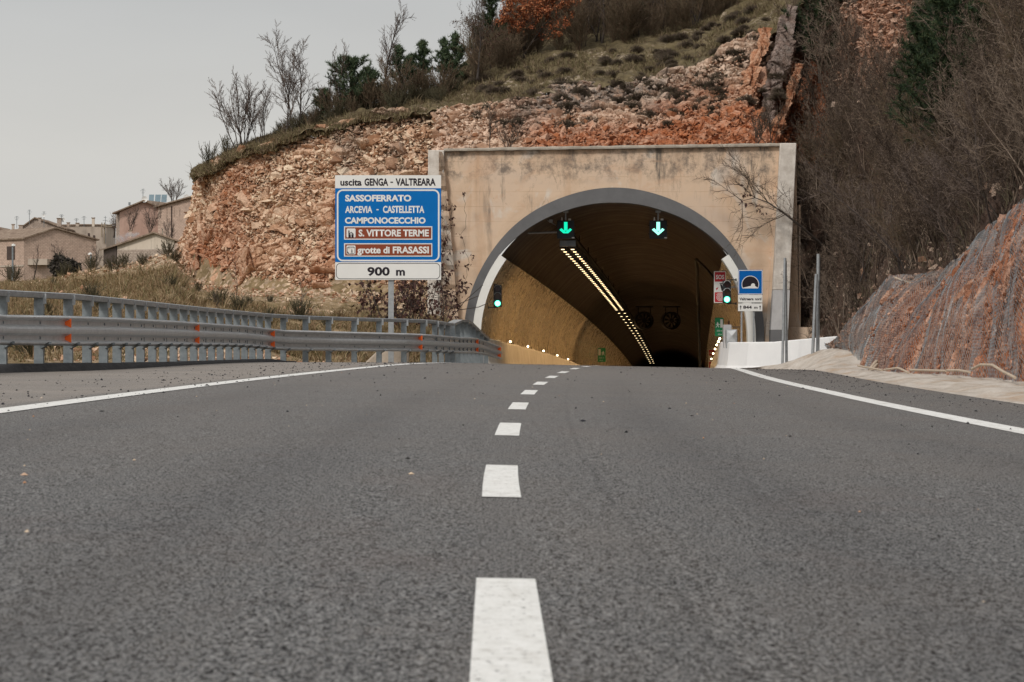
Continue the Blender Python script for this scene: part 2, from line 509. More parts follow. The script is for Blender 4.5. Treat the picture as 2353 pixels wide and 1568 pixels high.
M = {}
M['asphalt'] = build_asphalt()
M['paint'] = build_paint()
M['facade'] = build_facade()
M['pier'] = build_concrete("weathered_concrete", (0.42, 0.37, 0.32), (0.68, 0.63, 0.57), 2.6, 0.75, 1.0)
M['coping'] = build_concrete("coping_concrete", (0.30, 0.26, 0.215), (0.50, 0.45, 0.38), 4, 0.5)
M['greypaint'] = build_concrete("grey_painted_concrete", (0.125, 0.124, 0.127), (0.155, 0.154, 0.157), 1.6, 0.12, 0.35)
M['palegrey'] = build_concrete("pale_grey_paint", (0.40, 0.39, 0.39), (0.50, 0.49, 0.485), 2.5, 0.25, 0.4)
M['whiteband'] = build_concrete("white_painted_concrete", (0.74, 0.73, 0.69), (0.80, 0.79, 0.75), 1.5, 0.08, 0.2)
M['barrier'] = build_concrete("white_barrier_paint", (0.76, 0.755, 0.75), (0.83, 0.82, 0.81), 1.3, 0.10, 0.2)
def build_gutter():
    m = Mat("pale_gutter_concrete", 0.9, 0.15)
    c = m.ramp(m.noise((2.4, .8, 2), 7, 0.72), [(0.3, (0.36, 0.305, 0.25)), (0.52, (0.55, 0.49, 0.43)), (0.7, (0.64, 0.59, 0.53))])
    c = m.mix(m.ramp(m.noise((1.2, .35, 1), 5, 0.7, loc=(3, 3, 3)), [(0.5, 0.0), (0.68, 0.75)]), c, (0.42, 0.29, 0.19))
    c = m.mix(m.ramp(m.noise(24, 4, 0.7), [(0.58, 0.0), (0.68, 0.6)]), c, (0.20, 0.165, 0.135))
    m.color(c); m.bump(m.noise(9, 7, 0.75), 0.9, 0.04)
    return m.m
M['gutter'] = build_gutter()
M['kerb'] = build_concrete("black_asphalt_kerb", (0.016, 0.016, 0.018), (0.045, 0.043, 0.043), 8, 0.2, 1.0)
M['block'] = build_concrete("footing_concrete", (0.40, 0.33, 0.26), (0.55, 0.47, 0.39), 3, 0.3, 0.6)
def build_galv(name, a, b):
    m = Mat(name, 0.45, 0.5)
    m.b.inputs['Metallic'].default_value = 0.4
    c = m.ramp(m.noise(9, 5, 0.7), [(0.3, a), (0.7, b)])
    st = m.ramp(m.noise((1.4, 1.4, 9), 5, 0.7), [(0.55, 0.0), (0.75, 0.4)])
    m.color(m.mix(st, c, tuple(x * 0.6 for x in a)))
    return m.m
M['galv'] = build_galv("galvanised_steel", (0.27, 0.285, 0.295), (0.40, 0.415, 0.425))
M['galv_beam'] = build_galv("galvanised_beam", (0.43, 0.44, 0.445), (0.58, 0.59, 0.595))
M['galv_post'] = build_galv("galvanised_post", (0.17, 0.195, 0.21), (0.28, 0.31, 0.325))
def orange():
    m = Mat("orange_reflector", 0.35, 0.5); m.color((0.97, 0.15, 0.018)); return m.m
M['orange'] = orange()
M['dark'] = speckled("dark_metal", (0.025, 0.026, 0.028), 0.2, 8, 0.5)
M['housing'] = speckled("signal_housing", (0.014, 0.020, 0.024), 0.2, 8, 0.45)
M['signblue'] = speckled("sign_blue", (0.001, 0.135, 0.43), 0.05, 2, 0.5, 0.12)
M['signblue2'] = speckled("tunnel_sign_blue", (0.001, 0.105, 0.38), 0.05, 2, 0.5, 0.12)
M['signwhite'] = speckled("sign_white", (0.72, 0.715, 0.69), 0.03, 2, 0.4, 0.4)
M['signbrown'] = speckled("sign_brown", (0.235, 0.058, 0.028), 0.06, 3, 0.5, 0.15)
M['signblack'] = speckled("sign_black", (0.022, 0.018, 0.024), 0.05, 2, 0.5, 0.12)
M['signred'] = speckled("sign_red", (0.45, 0.010, 0.022), 0.06, 3, 0.4, 0.4)
M['signgreen'] = speckled("sign_green", (0.008, 0.23, 0.085), 0.06, 3, 0.4, 0.4)
M['signback'] = M['galv']
# ================================================================== road geometry
def road_x(d):
    """centre line: a right-hand curve that straightens before the tunnel"""
    d = np.asarray(d, float)
    x = -0.05 + np.where(d < 14, 0.0, (np.minimum(d, 72) - 14) ** 2 / (2 * 1010.0))
    x = x + np.where(d < 14, (14 - d) * 0.006, 0)
    return x + np.where(d > 72, (d - 72) * 0.0576, 0)
def road_z(d):
    d = np.asarray(d, float)
    z = np.where(d < 20, 0, -0.0022 * (np.minimum(d, 65) - 20))
    t = np.clip(d - 65, 0, 47)
    z = z - 0.0025 * t - 0.000207 * t * t
    t = np.clip(d - 112, 0, 1e9)
    return z - 0.0165 * t - 0.00005 * t * t
def road_bank(d):
    return np.interp(d, [0, 95, 125], [0.02, 0.02, 0.008])
def road_pt(d, s, up=0.0):
    d = np.asarray(d, float); s = np.asarray(s, float)
    se = np.where(s < -3.9, -3.9 + (s + 3.9) * 0.2, s)          # the left shoulder lies almost level
    return np.stack([road_x(d) + s, d, road_z(d) - road_bank(d) * se + up], -1)

# barrier line: (picture column, depth) of each post, measured from the photograph
POSTS = [(5, 50), (90, 51.4), (157, 52.8), (200, 54.3), (238, 55.7), (269, 57.2), (298, 58.7), (323, 60), (350, 61.6), (375, 63), (399, 64.5),
         (422, 66), (445, 67.5), (466, 69), (486, 70.5), (506, 72), (526, 73.5), (544, 75), (562, 76.5), (580, 78), (597, 79.5), (616, 81.3),
         (651, 82.4), (702, 83.4), (755, 84.4), (814, 85.3), (871, 86.2), (928, 87.2), (972, 88.4), (999, 89.8), (1014, 91.3), (1028, 92.8),
         (1040, 94.3), (1052, 95.8), (1061, 97.3), (1070, 98.8), (1079, 100.3), (1088, 101.8), (1097, 103.3), (1106, 104.8), (1117, 106.3)]
EXT = [(-9.6, 20), (-9.2, 30), (-8.7, 42)]                    # towards the camera, outside the picture
def bar_x(d):
    return interp(d, [(q[1], q[0]) for q in EXT] + [(dd, (px - CX) / F * dd) for px, dd in POSTS])

# road surface
dd = np.concatenate([np.arange(-6, 20, 1.0), np.arange(20, 130, 1.0), np.arange(130, 425, 5.0)])
ss = np.array([0, .03, .08, .14, .2, .27, .34, .40, .46, .52, .58, .66, .74, .82, .9, 1.0])
left = np.where(dd < 88, bar_x(dd) - road_x(dd) - 0.15, -4.6)
left = np.where(dd >= 88, np.interp(dd, [88, 108, 112], [bar_x(88.) - road_x(88.) - .15, -4.5, -4.6]), left)
right = np.where(dd < 100, 5.5, 4.7)
LAT = left[:, None] + (right - left)[:, None] * ss[None, :]
V = road_pt(dd[:, None] + 0 * LAT, LAT)
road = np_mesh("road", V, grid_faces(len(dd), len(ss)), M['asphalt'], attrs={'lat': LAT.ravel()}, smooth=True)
tag(road, kind='structure')

def paint_strip(d0, d1, s, w, step=1.0, jag=0.0):
    ds = np.linspace(d0, d1, max(2, int((d1 - d0) / step) + 1))
    a = road_pt(ds, s - w / 2, 0.004); b = road_pt(ds, s + w / 2, 0.004)
    return a, b
mb = MB(); mb.strip(*paint_strip(-5, 400, -3.8, 0.25), smooth=True)
tag(mb.build("road_edge_line_marking", M['paint']), kind='structure')
def right_s(d): return np.interp(d, [0, 42, 86, 400], [3.8, 3.8, 3.5, 3.3])
_ds = np.linspace(-5, 400, 406)
mb = MB(); mb.strip(road_pt(_ds, right_s(_ds) - .125, .004), road_pt(_ds, right_s(_ds) + .125, .004), smooth=True)
tag(mb.build("road_edge_line_marking", M['paint']), kind='structure')
mb = MB()
for k in range(-1, 30):
    d0 = 5.0 + 7.5 * k
    if d0 < 3: continue
    a, b = paint_strip(d0 if k else 4.2, d0 + (3.02 if k else 3.36), 0.0, 0.155)
    if d0 > 100 and k % 2: continue
    mb.strip(a, b, smooth=True)
tag(mb.build("road_centre_marking", M['paint']), kind='structure')

# loose black chips and pale stones on the asphalt (uncountable)
rng = np.random.default_rng(5)
def chips(name, n, dfun, sfun, size, mats, seed):
    r = np.random.default_rng(seed)
    d = dfun(r, n); s = sfun(r, n, d)
    base = road_pt(d, s, 0.003)
    oc = np.array([(1, 0, 0), (0, 1, 0), (-1, 0, 0), (0, -1, 0), (0, 0, .75), (0, 0, -.2)], float)
    of = np.array([(0, 1, 4), (1, 2, 4), (2, 3, 4), (3, 0, 4), (1, 0, 5), (2, 1, 5), (3, 2, 5), (0, 3, 5)])
    sz = size * np.exp(r.normal(0, .4, n))
    vv = oc[None] * sz[:, None, None] * (1 + r.normal(0, .28, (n, 6, 3)))
    an = r.uniform(0, 6.28, n); c, s_ = np.cos(an), np.sin(an)
    x = vv[..., 0] * c[:, None] - vv[..., 1] * s_[:, None]; y = vv[..., 0] * s_[:, None] + vv[..., 1] * c[:, None]
    vv = np.stack([x, y, vv[..., 2]], -1) + base[:, None, :]
    f = (of[None] + 6 * np.arange(n)[:, None, None]).reshape(-1, 3)
    return np_mesh(name, vv, f, mats)
def shoulder_s(r, n, d):
    k = r.uniform(0, 1, n)
    s = np.where(k < .5, -3.6 - np.abs(r.normal(0, 1.6, n)), np.where(k < .75, r.uniform(-4, 5.4, n), 5.45 - np.abs(r.normal(0, .7, n))))
    return np.clip(s, -8, 5.45)
M['chip'] = build_leafy("black_chip", [(0.012, 0.012, 0.014), (0.02, 0.02, 0.026), (0.035, 0.033, 0.032)])
M['pebble'] = build_leafy("pale_pebble", [(0.55, 0.42, 0.30), (0.62, 0.52, 0.42), (0.42, 0.22, 0.12)])
tag(chips("black_gravel", 1800, lambda r, n: 14 + 70 * r.uniform(0, 1, n) ** 0.62, shoulder_s, 0.0095, M['chip'], 3), kind='stuff')
tag(chips("pale_gravel", 60, lambda r, n: 7 + 55 * r.uniform(0, 1, n), lambda r, n, d: np.clip(r.uniform(-5, 5.4, n), -.15 * d, .15 * d), 0.007, M['pebble'], 8), kind='stuff')

# ------------------------------------------------------------------ far ground, to the horizon
M['meadow'] = build_soil("meadow", [(0.3, (0.075, 0.07, 0.03)), (0.6, (0.16, 0.13, 0.065))], 0.2, amount=0.0)
mb = MB(); mb.add([(-3000, -300, -9), (3000, -300, -9), (3000, 4500, -9), (-3000, 4500, -9)], [(0, 1, 2, 3)])
tag(mb.build("ground", M['meadow']), kind='structure')
M['verge'] = build_soil("verge_soil", [(0.3, (0.14, 0.10, 0.065)), (0.6, (0.30, 0.22, 0.15))], 1.0, amount=0.0)

# ================================================================== terrain patches
def patch(nm, P3, mats, attrs, levels=None, amp=None, kind='structure', seed=0, smooth=True, noise_amp=0.0, push=None):
    """P3: (nu, nv, 3) grid of real points, broken up along its own normals"""
    nu, nv = P3.shape[:2]
    du = np.gradient(P3, axis=0); dv = np.gradient(P3, axis=1)
    N = np.cross(du, dv); N /= np.linalg.norm(N, axis=-1, keepdims=True) + 1e-9
    flip = (N[..., 1] > 0) & (np.abs(N[..., 1]) > np.abs(N[..., 2])) | ((N[..., 2] < 0) & (np.abs(N[..., 2]) >= np.abs(N[..., 1])))
    N[flip] *= -1
    if push is not None: N = np.broadcast_to(np.array(push) / np.linalg.norm(push), N.shape)
    P = P3.reshape(-1, 3); N = N.reshape(-1, 3)
    tone = np.full(len(P), .5)
    out = P
    if levels:
        out, tone = rocky(P, N, levels, seed)
        if amp is not None: out = P + (out - P) * amp.reshape(-1, 1)
    if noise_amp:
        out = out + N * ((fbm(P * 1.1, 5, seed + 5) - .5) * noise_amp)[:, None]
    at_ = {k: v.ravel() for k, v in attrs.items()}; at_['tone'] = tone
    o = np_mesh(nm, out, grid_faces(nu, nv), mats, attrs=at_, smooth=smooth)
    return tag(o, kind=kind)

# --- hillside above and left of the portal: control curves over the picture column
YT = [(440, 402), (500, 378), (560, 350), (640, 324), (700, 309), (770, 287), (850, 267), (920, 259), (1000, 255), (1080, 252), (1150, 244), (1220, 222),
      (1300, 205), (1400, 195), (1500, 182), (1600, 160), (1700, 105), (1760, 70), (1800, 40), (1840, 0), (1950, -40)]
YG = [(440, 394), (500, 368), (560, 338), (640, 306), (700, 288), (770, 264), (850, 242), (920, 229), (1000, 206), (1080, 182), (1150, 160), (1220, 132),
      (1300, 108), (1400, 96), (1500, 82), (1600, 60), (1700, 5), (1800, -70), (1950, -150)]
YW = [(440, 400), (900, 234), (1000, 212), (1060, 160), (1150, 60), (1250, -30), (1400, -160), (1950, -380)]
DB = [(395, 130), (450, 125), (560, 121), (700, 119), (850, 117.5), (1000, 116.5), (1050, 116)]
YB = [(395, 598), (420, 630), (450, 652), (560, 674), (700, 676), (850, 682), (1000, 702), (1050, 715)]
def DT(px): return interp(px, [(440, 126), (560, 122.5), (700, 121.5), (850, 120.8), (1000, 120.3), (1150, 120.5), (1300, 121.5), (1500, 122.5), (1700, 124), (1950, 127)])
def DG(px): return DT(px) + interp(px, [(440, 1.2), (700, 3), (1000, 6), (1200, 8), (1500, 9), (1950, 10)])
def DW(px): return DG(px) + interp(px, [(440, 12), (1000, 18), (1200, 28), (1950, 34)])

def lerp(a, b, t): return a + (b - a) * t
# left cut face
nu, nv = 470, 330
U = np.linspace(0, 1, nu)[:, None]; Vv = np.linspace(0, 1, nv)[None, :]
bx = 395 + (1046 - 395) * U; tx = 447 + (1046 - 447) * U
by = interp(bx, YB); ty = interp(tx, YT)
PX = lerp(bx, tx, Vv) + 14 * np.sin(np.pi * Vv) * (1 - U) ** 6
PY = lerp(by, ty - 10 * np.clip((Vv - .9) * 10, 0, 1), Vv)
turn = 5.0 * np.exp(-U / 0.035)                       # the left edge turns away round the corner
D = lerp(interp(bx, DB), DT(tx), Vv ** 1.15) + turn + 0.9 * (fbm(np.stack([PX.ravel() / 90, PY.ravel() / 90, 0 * PX.ravel()], -1), 3, 4).reshape(PX.shape) - .5)
LEFT3 = atv(PX, PY, D)
zone_n = fbm(LEFT3.reshape(-1, 3) * np.array([.35, .35, .35]), 4, 21).reshape(PX.shape)
rust = np.clip((zone_n - .52) * 5, 0, 1) * 0.55 + np.exp(-((PX - 470) / 45) ** 2 - ((PY - 590) / 60) ** 2) * .55
rust = np.clip(rust, 0, 1)
grey = np.clip((fbm(LEFT3.reshape(-1, 3) * .5, 4, 33).reshape(PX.shape) - .56) * 6, 0, .6) * (PY < 420)
ROCKM = build_rock("limestone_face", (0.77, 0.56, 0.41), (0.60, 0.375, 0.245), (0.30, 0.15, 0.08))
ROCKM_R = build_rock("orange_rock_face", (0.62, 0.46, 0.35), (0.47, 0.30, 0.205), (0.24, 0.12, 0.065))
amp = 0.35 + 0.75 * np.clip(U / 0.05, 0, 1) + 0 * Vv
patch("rock_cliff", LEFT3, ROCKM, {'rust': rust, 'grey': grey}, levels=[((5.0, 5.0, .9), .34), ((1.7, 1.7, 1.1), .34), ((.6, .6, .42), .13), ((.24, .24, .18), .045)], amp=amp, seed=3, smooth=False, push=(-.15, -1, .45))
STONE_LEFT = (LEFT3, rust, grey)

# rock and scrub above the portal (starts on the ledge behind the coping)
nu, nv = 520, 260
U = np.linspace(0, 1, nu)[:, None]; Vv = np.linspace(0, 1, nv)[None, :]
px = 1000 + (1905 - 1000) * U
yb = 372 + 0 * px
PXa = px + 0 * Vv
PYa = lerp(yb, interp(px, YT) - 10, Vv)
Da = lerp(114.6 + 0 * px, DT(px), Vv ** 0.9)
YR_, DR_ = [(1815, 800), (1900, 800), (1950, 770)], [(1815, 113.6), (1900, 109.5), (1950, 104)]
_yb, _db = interp(np.maximum(PXa, 1815), YR_), interp(np.maximum(PXa, 1815), DR_)
_dr = _db + 1.38 * (_yb - PYa) / F * _db + 1.6
_w = np.clip((PXa - 1745 + 26 * np.sin(PYa / 31.0)) / 80, 0, 1); _w = _w * _w * (3 - 2 * _w)
Da = lerp(Da, np.maximum(Da, _dr) - .25, _w)          # the rock bends back into the wooded side slope
D3 = atv(PXa, PYa, Da)
n1 = fbm(D3.reshape(-1, 3) * .45, 4, 8).reshape(PXa.shape)
rust = np.clip(2.15 - Vv * 2.7 + (n1 - .5) * 3.4, 0, 1) * np.clip((PXa - 1190) / 60, 0, 1)
rust = np.maximum(rust, np.clip((n1 - .5) * 6, 0, .9) * np.clip((PXa - 1400) / 150, 0, 1) * (Vv < .8))
rust = np.maximum(rust, .35 * np.clip((n1 - .45) * 5, 0, 1))
grey = np.clip((Vv - .42) * 3.2 + (n1 - .5) * 2, 0, .97) * np.clip((PXa - 1120) / 100, 0, 1) * (1 - .7 * np.clip((PXa - 1480) / 120, 0, 1))
patch("rock_slope", D3, ROCKM_R, {'rust': rust, 'grey': grey}, levels=[((1.4, 1.4, 1.0), .34), ((.5, .5, .36), .11), ((.2, .2, .15), .04)], seed=9, smooth=False, push=(0, -.8, .7))
STONE_TOP = (D3, rust, grey)

# grassy crest: from the rock top over the rim and up under the wood
nu, nv = 420, 90
U = np.linspace(0, 1, nu)[:, None]; Vv = np.linspace(0, 1, nv)[None, :]
px = 440 + (1960 - 440) * U
rim = 5 * np.sin(px / 23.0) + 4 * np.sin(px / 9.7 + 1)
y0 = interp(px, YT) + 9 + rim * .6
def crest(px, v):
    y0 = interp(px, YT) + 9 + (5 * np.sin(px / 23.0) + 4 * np.sin(px / 9.7 + 1) + 5 * np.sin(px / 4.3) * np.sin(px / 31.0)) * .8
    yg, yw = interp(px, YG), interp(px, YW)
    d0, dg, dw = DT(px) - .65, DG(px), DW(px)
    a = np.clip(v / .55, 0, 1); b = np.clip((v - .55) / .45, 0, 1)
    y = lerp(lerp(y0, yg, a), yw, b); d = lerp(lerp(d0, dg, a), dw, b)
    return atv(px, y, d)
CR3 = crest(px + 0 * Vv, Vv + 0 * px)
M['turf'] = build_soil("hill_turf", [(0.28, (0.05, 0.036, 0.024)), (0.45, (0.10, 0.078, 0.044)), (0.6, (0.165, 0.13, 0.072)), (0.75, (0.10, 0.066, 0.045))], 1.6, amount=0.5)
scr = np.clip((fbm(CR3.reshape(-1, 3) * .6, 4, 77).reshape(nu, nv) - .5) * 5, 0, 1) * (Vv < .5)
patch("hill_terrain", CR3, M['turf'], {'scree': scr}, noise_amp=.75, seed=6)

# --- wooded slope on the right
YR = [(1815, 800), (1900, 800), (1950, 770), (2050, 660), (2120, 650), (2190, 632), (2253, 570), (2353, 488), (2600, 300), (2900, 240)]
DR = [(1815, 113.6), (1900, 109.5), (1950, 104), (2050, 93), (2120, 85), (2190, 79.5), (2253, 73), (2353, 65), (2600, 50), (2900, 42)]
nu, nv = 330, 260
def rslope(px, v):
    yb, db = interp(px, YR), interp(px, DR)
    top = yb + (-330 - yb) * v
    rise = (yb - top) / F * db
    k = interp(px, [(1815, 1.35), (2050, 1.5), (2353, 2.2), (2900, 2.2)])
    return atv(px, top, db + k * rise + 1.6 * np.clip(v * 6, 0, 1))
U = np.linspace(0, 1, nu)[:, None]; Vv = np.linspace(0, 1, nv)[None, :]
px = 1815 + (2900 - 1815) * U
RS3 = rslope(px + 0 * Vv, Vv + 0 * px)
PYr = interp(px, YR) + (-330 - interp(px, YR)) * Vv
n1 = fbm(RS3.reshape(-1, 3) * .4, 4, 18).reshape(nu, nv)
orange_z = np.exp(-((px - 2030) / 110) ** 2 - ((PYr - 70) / 95) ** 2)
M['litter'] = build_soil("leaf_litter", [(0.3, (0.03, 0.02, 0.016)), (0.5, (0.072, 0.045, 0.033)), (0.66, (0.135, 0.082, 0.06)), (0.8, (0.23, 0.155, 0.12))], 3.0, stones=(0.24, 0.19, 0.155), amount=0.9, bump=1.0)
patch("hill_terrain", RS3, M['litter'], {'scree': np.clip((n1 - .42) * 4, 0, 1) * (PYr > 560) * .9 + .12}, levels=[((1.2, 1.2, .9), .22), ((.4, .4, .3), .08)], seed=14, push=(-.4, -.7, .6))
# bare orange rock showing high up between the pines
U = np.linspace(0, 1, 200)[:, None]; Vv = np.linspace(0, 1, 150)[None, :]
px = 1890 + (2150 - 1890) * U + 0 * Vv
py = 215 + (-60 - 215) * Vv + 0 * U
vv = (interp(px, YR) - py) / (interp(px, YR) + 330)
P3 = rslope(px, vv)
edge = 1 - np.clip(2.2 * np.sqrt(((px - 2020) / 130) ** 2 * .25 + ((py - 70) / 150) ** 2 * .25) - .35 + (fbm(np.stack([px.ravel() / 25, py.ravel() / 25, 0 * px.ravel()], -1), 3, 2).reshape(px.shape) - .5) * 1.1, 0, 1)
P3 = P3 + np.array([0, -1.0, .35]) * (edge[..., None] * 2.0 - 1.0)
patch("rock_slope", P3, ROCKM_R, {'rust': .55 * edge + .1, 'grey': .35 + 0 * edge}, levels=[((1.0, 1.0, .5), .3), ((.42, .42, .2), .12), ((.18, .18, .1), .05)], seed=19, smooth=False, push=(-.3, -.8, .5))
STONE_HIGH = (P3, .55 * edge + .1, .35 + 0 * edge)

# --- bank on the left, behind the barrier
YC = [(-900, 640), (-500, 640), (0, 648), (60, 648), (120, 640), (200, 622), (260, 612), (330, 600), (395, 584), (420, 618), (450, 648), (560, 670), (700, 672), (850, 678), (1000, 698), (1080, 716)]
DC = [(-900, 120), (-500, 150), (0, 152), (200, 145), (330, 138), (395, 132), (450, 124.5), (560, 120.5), (700, 118.5), (850, 117), (1000, 116), (1080, 115.5)]
DBK = [(-900, 50)] + [(x, d_ + .7) for x, d_ in POSTS if x < 1030] + [(1080, 97)]
def bank(px, v):
    d0 = interp(px, DBK); d1 = interp(px, DC)
    z0 = interp(px, [(-900, .1), (0, .06), (300, -.02), (600, -.12), (700, -.5), (1080, -.85)])
    y1 = interp(px, YC)
    z1 = CAMZ - (y1 - CY) / F * d1
    # a shallow ditch behind the posts, a terrace, then the climb to the cliff foot
    t = v
    prof = interp(t, [(0, 0), (.1, .02), (.3, .16), (.55, .50), (.72, .72), (1, 1)])
    d = lerp(d0, d1, t); z = lerp(z0, z1, prof)
    return np.stack([(px - CX) / F * d, d, z], -1)
nu, nv = 620, 200
U = np.linspace(0, 1, nu)[:, None]; Vv = np.linspace(0, 1, nv)[None, :]
px = -900 + (1078 + 900) * U
BK3 = bank(px + 0 * Vv, Vv + 0 * px)
# beyond the crest, the ground falls into the dip before the village
back = BK3[:, -1:, :] + np.array([[[0, 12, -1.5]], [[0, 60, -1.0]], [[0, 330, 3.0]], [[0, 700, 4.0]]]).reshape(1, 4, 3)
left_open = (px[:, :1] < 440)[..., None]
back = np.where(left_open, back, BK3[:, -1:, :] + np.array([0, 1.0, 1.0]))
n1 = fbm(BK3.reshape(-1, 3) * np.array([.25, .25, .25]), 4, 44).reshape(nu, nv)
scree = np.clip(1 - Vv / .28, 0, 1) * 1.2 * (px > 330) + np.clip((Vv - .74) * 5, 0, 1) * np.clip((px - 180) / 100, 0, 1) * 1.1 + np.clip((n1 - .55) * 5, 0, .8)
scree = np.clip(scree * (.6 + .8 * n1), 0, 1)
BK = np.concatenate([BK3, back], 1)
scree = np.concatenate([scree, np.zeros((nu, 4))], 1)
M['bank'] = build_soil("dry_bank", [(0.26, (0.085, 0.062, 0.03)), (0.42, (0.17, 0.125, 0.065)), (0.58, (0.30, 0.215, 0.125)), (0.75, (0.44, 0.31, 0.20))], 1.3, stones=(0.56, 0.42, 0.31), amount=0.95)
patch("bank_terrain", BK, M['bank'], {'scree': scree}, noise_amp=.28, seed=23)

# --- right verge: concrete gutter, then a spoil mound up to the netted cut and the white barrier
def verge_rows():
    dv_ = np.array([12, 20, 28, 36, 42, 48, 54, 60, 65, 70, 75, 80, 84, 88, 92, 96, 100, 104, 107.5])
    edge = road_pt(dv_, np.where(dv_ < 98, 5.5, 4.75), 0.0)
    bk = [(38, 915), (50, 879), (60, 865), (70, 858.5), (80, 847), (86, 832), (90, 806), (94, 797), (98, 800), (101, 812), (104, 838), (107.5, 850)]
    bx_ = [(38, 2650), (50, 2353), (60, 2210), (70, 2068), (80, 1995), (86, 1990), (90, 1965), (94, 1935), (98, 1900), (101, 1875), (104, 1800), (107.5, 1690)]
    yb = interp(dv_, bk); xb = interp(dv_, bx_)
    B = atv(xb, yb, dv_)
    near = dv_ < 38
    B[near] = road_pt(dv_[near], 8.0, .05)
    return edge, B
E_, B_ = verge_rows()
t_ = np.linspace(0, 1, 26)
V3 = []
for e0, b0 in zip(E_, B_):
    row = []
    for q in t_:
        p = e0 + (b0 - e0) * q
        dip = -.05 * math.sin(min(q / .35, 1) * math.pi) if q < .35 else 0.0
        row.append((p[0], p[1], p[2] + .02 + dip))
    V3.append(row)
V3 = np.array(V3)
# resample finer along the road
fine = np.linspace(0, len(V3) - 1, 260)
i0 = np.floor(fine).astype(int).clip(0, len(V3) - 2); fr = (fine - i0)[:, None, None]
V3 = V3[i0] * (1 - fr) + V3[i0 + 1] * fr
lift = np.clip(t_ * 5, 0, 1)[None, :]
V3[..., 2] += ((fbm(V3.reshape(-1, 3) * 1.6, 4, 61).reshape(V3.shape[:2]) - .5) * .10 * lift)
V3[:, 0, 0] -= .35; V3[:, 0, 2] -= .10
tag(np_mesh("road_gutter", V3, grid_faces(*V3.shape[:2]), M['gutter'], smooth=True), kind='structure')

# --- red cut slope under the wire netting
NB = [(14, 2900, 1000), (38, 2640, 917), (50, 2353, 880), (60, 2205, 867), (70, 2062, 860), (80, 1992, 850), (86, 1985, 838), (90, 1962, 812), (94, 1932, 802), (98, 1908, 806)]
NT = [(14, 0, 0), (50, 2620, 300), (62, 2353, 476), (67, 2300, 515), (71, 2250, 562), (76, 2190, 622), (81, 2125, 637), (86, 2050, 642), (92, 1992, 712), (96, 1940, 785), (98.5, 1912, 803)]
kb = [(0, (9.3, 14, -.1)), (.12, (9.0, 26, 0)), (.24, (8.2, 40, 0))]
baseP = [(0.0, (8.6, 14, -.1)), (.14, (8.4, 28, -.05)), (.27, at(2640, 917, 38)), (.40, at(2353, 880, 50)), (.52, at(2205, 867, 60)), (.64, at(2062, 860, 70)), (.74, at(1992, 850, 80)), (.81, at(1985, 838, 86)), (.88, at(1962, 812, 90)), (.95, at(1932, 802, 94)), (1., at(1908, 806, 98))]
topP = [(0.0, (11.2, 16, 3.6)), (.14, (11.0, 31, 3.6)), (.27, (10.6, 46, 3.5)), (.40, at(2353, 474, 62)), (.47, at(2300, 513, 66)), (.55, at(2250, 560, 70)), (.64, at(2190, 620, 75)), (.72, at(2125, 636, 81)), (.81, at(2050, 640, 86)), (.89, at(1992, 710, 92)), (.95, at(1940, 783, 96)), (1., at(1912, 800, 98.5))]
def curve3(t, pts):
    tt = [p[0] for p in pts]; arr = np.array([p[1] for p in pts])
    return np.stack([np.interp(t, tt, arr[:, q]) for q in range(3)], -1)
def netslope(u, v):
    b = curve3(u, baseP); t = curve3(u, topP)
    p = b + (t - b) * v[..., None]
    bulge = np.sin(np.pi * np.clip(v, 0, 1)) * (.28 + .15 * np.sin(u * 37))
    p[..., 2] += bulge * .55; p[..., 0] -= bulge * .45; p[..., 1] -= bulge * .25
    return p
nu, nv = 1500, 140
U = np.linspace(.16, 1, nu)[:, None]; Vv = np.linspace(-.04, 1.03, nv)[None, :]
NS3 = netslope(U + 0 * Vv, Vv + 0 * U)
n1 = fbm(NS3.reshape(-1, 3) * .7, 4, 91).reshape(nu, nv)
grey = np.clip((U - .68) * 5 + (n1 - .5) * 1.6, 0, 1) * .8
grey = np.maximum(grey, np.clip((Vv - .72) * 4 + (n1 - .5) * 2, 0, .8) * np.clip((U - .42) * 8, 0, 1))
rustN = np.clip(.62 + (n1 - .5) * 3, .15, 1)
M['redcut'] = build_rock("red_marl_cut", (0.52, 0.335, 0.25), (0.38, 0.20, 0.13), (0.18, 0.08, 0.048))
patch("cut_terrain", NS3, M['redcut'], {'rust': rustN * (1 - grey) * .72, 'grey': grey * .85}, levels=[((.9, .9, 1.6), .15), ((.3, .3, .42), .06), ((.12, .12, .15), .03)], seed=51, smooth=False, push=(-.8, -.45, .45))
STONE_CUT = (NS3, rustN * (1 - grey) * .72, grey * .85)
# ground that closes the gap between the netted cut and the wood behind it
ut = np.linspace(0, 1, 120)
tp = curve3(ut, topP)
wd = rslope(np.interp(tp[:, 1], [14, 42, 50, 65, 73, 79.5, 85, 93, 104], [2900, 2900, 2600, 2353, 2253, 2190, 2120, 2050, 1950]), np.full(120, .04))
G3 = np.stack([tp + (wd - tp) * q + np.array([0, 0, -.03 - .1 * math.sin(math.pi * q)]) for q in np.linspace(0, 1, 8)], 1)
patch("hill_terrain", G3, M['litter'], {'scree': np.zeros(G3.shape[:2])}, noise_amp=.1, seed=3)
# earth pan below the road edges so that nothing hangs over a void
mb = MB()
mb.add([(-14, -20, -.6), (14, -20, -.6), (16, 60, -1.0), (14, 113, -1.6), (-14, 113, -1.6), (-16, 60, -1.0)], [(0, 1, 2, 3, 4, 5)])
tag(mb.build("verge_ground", M['verge']), kind='structure')

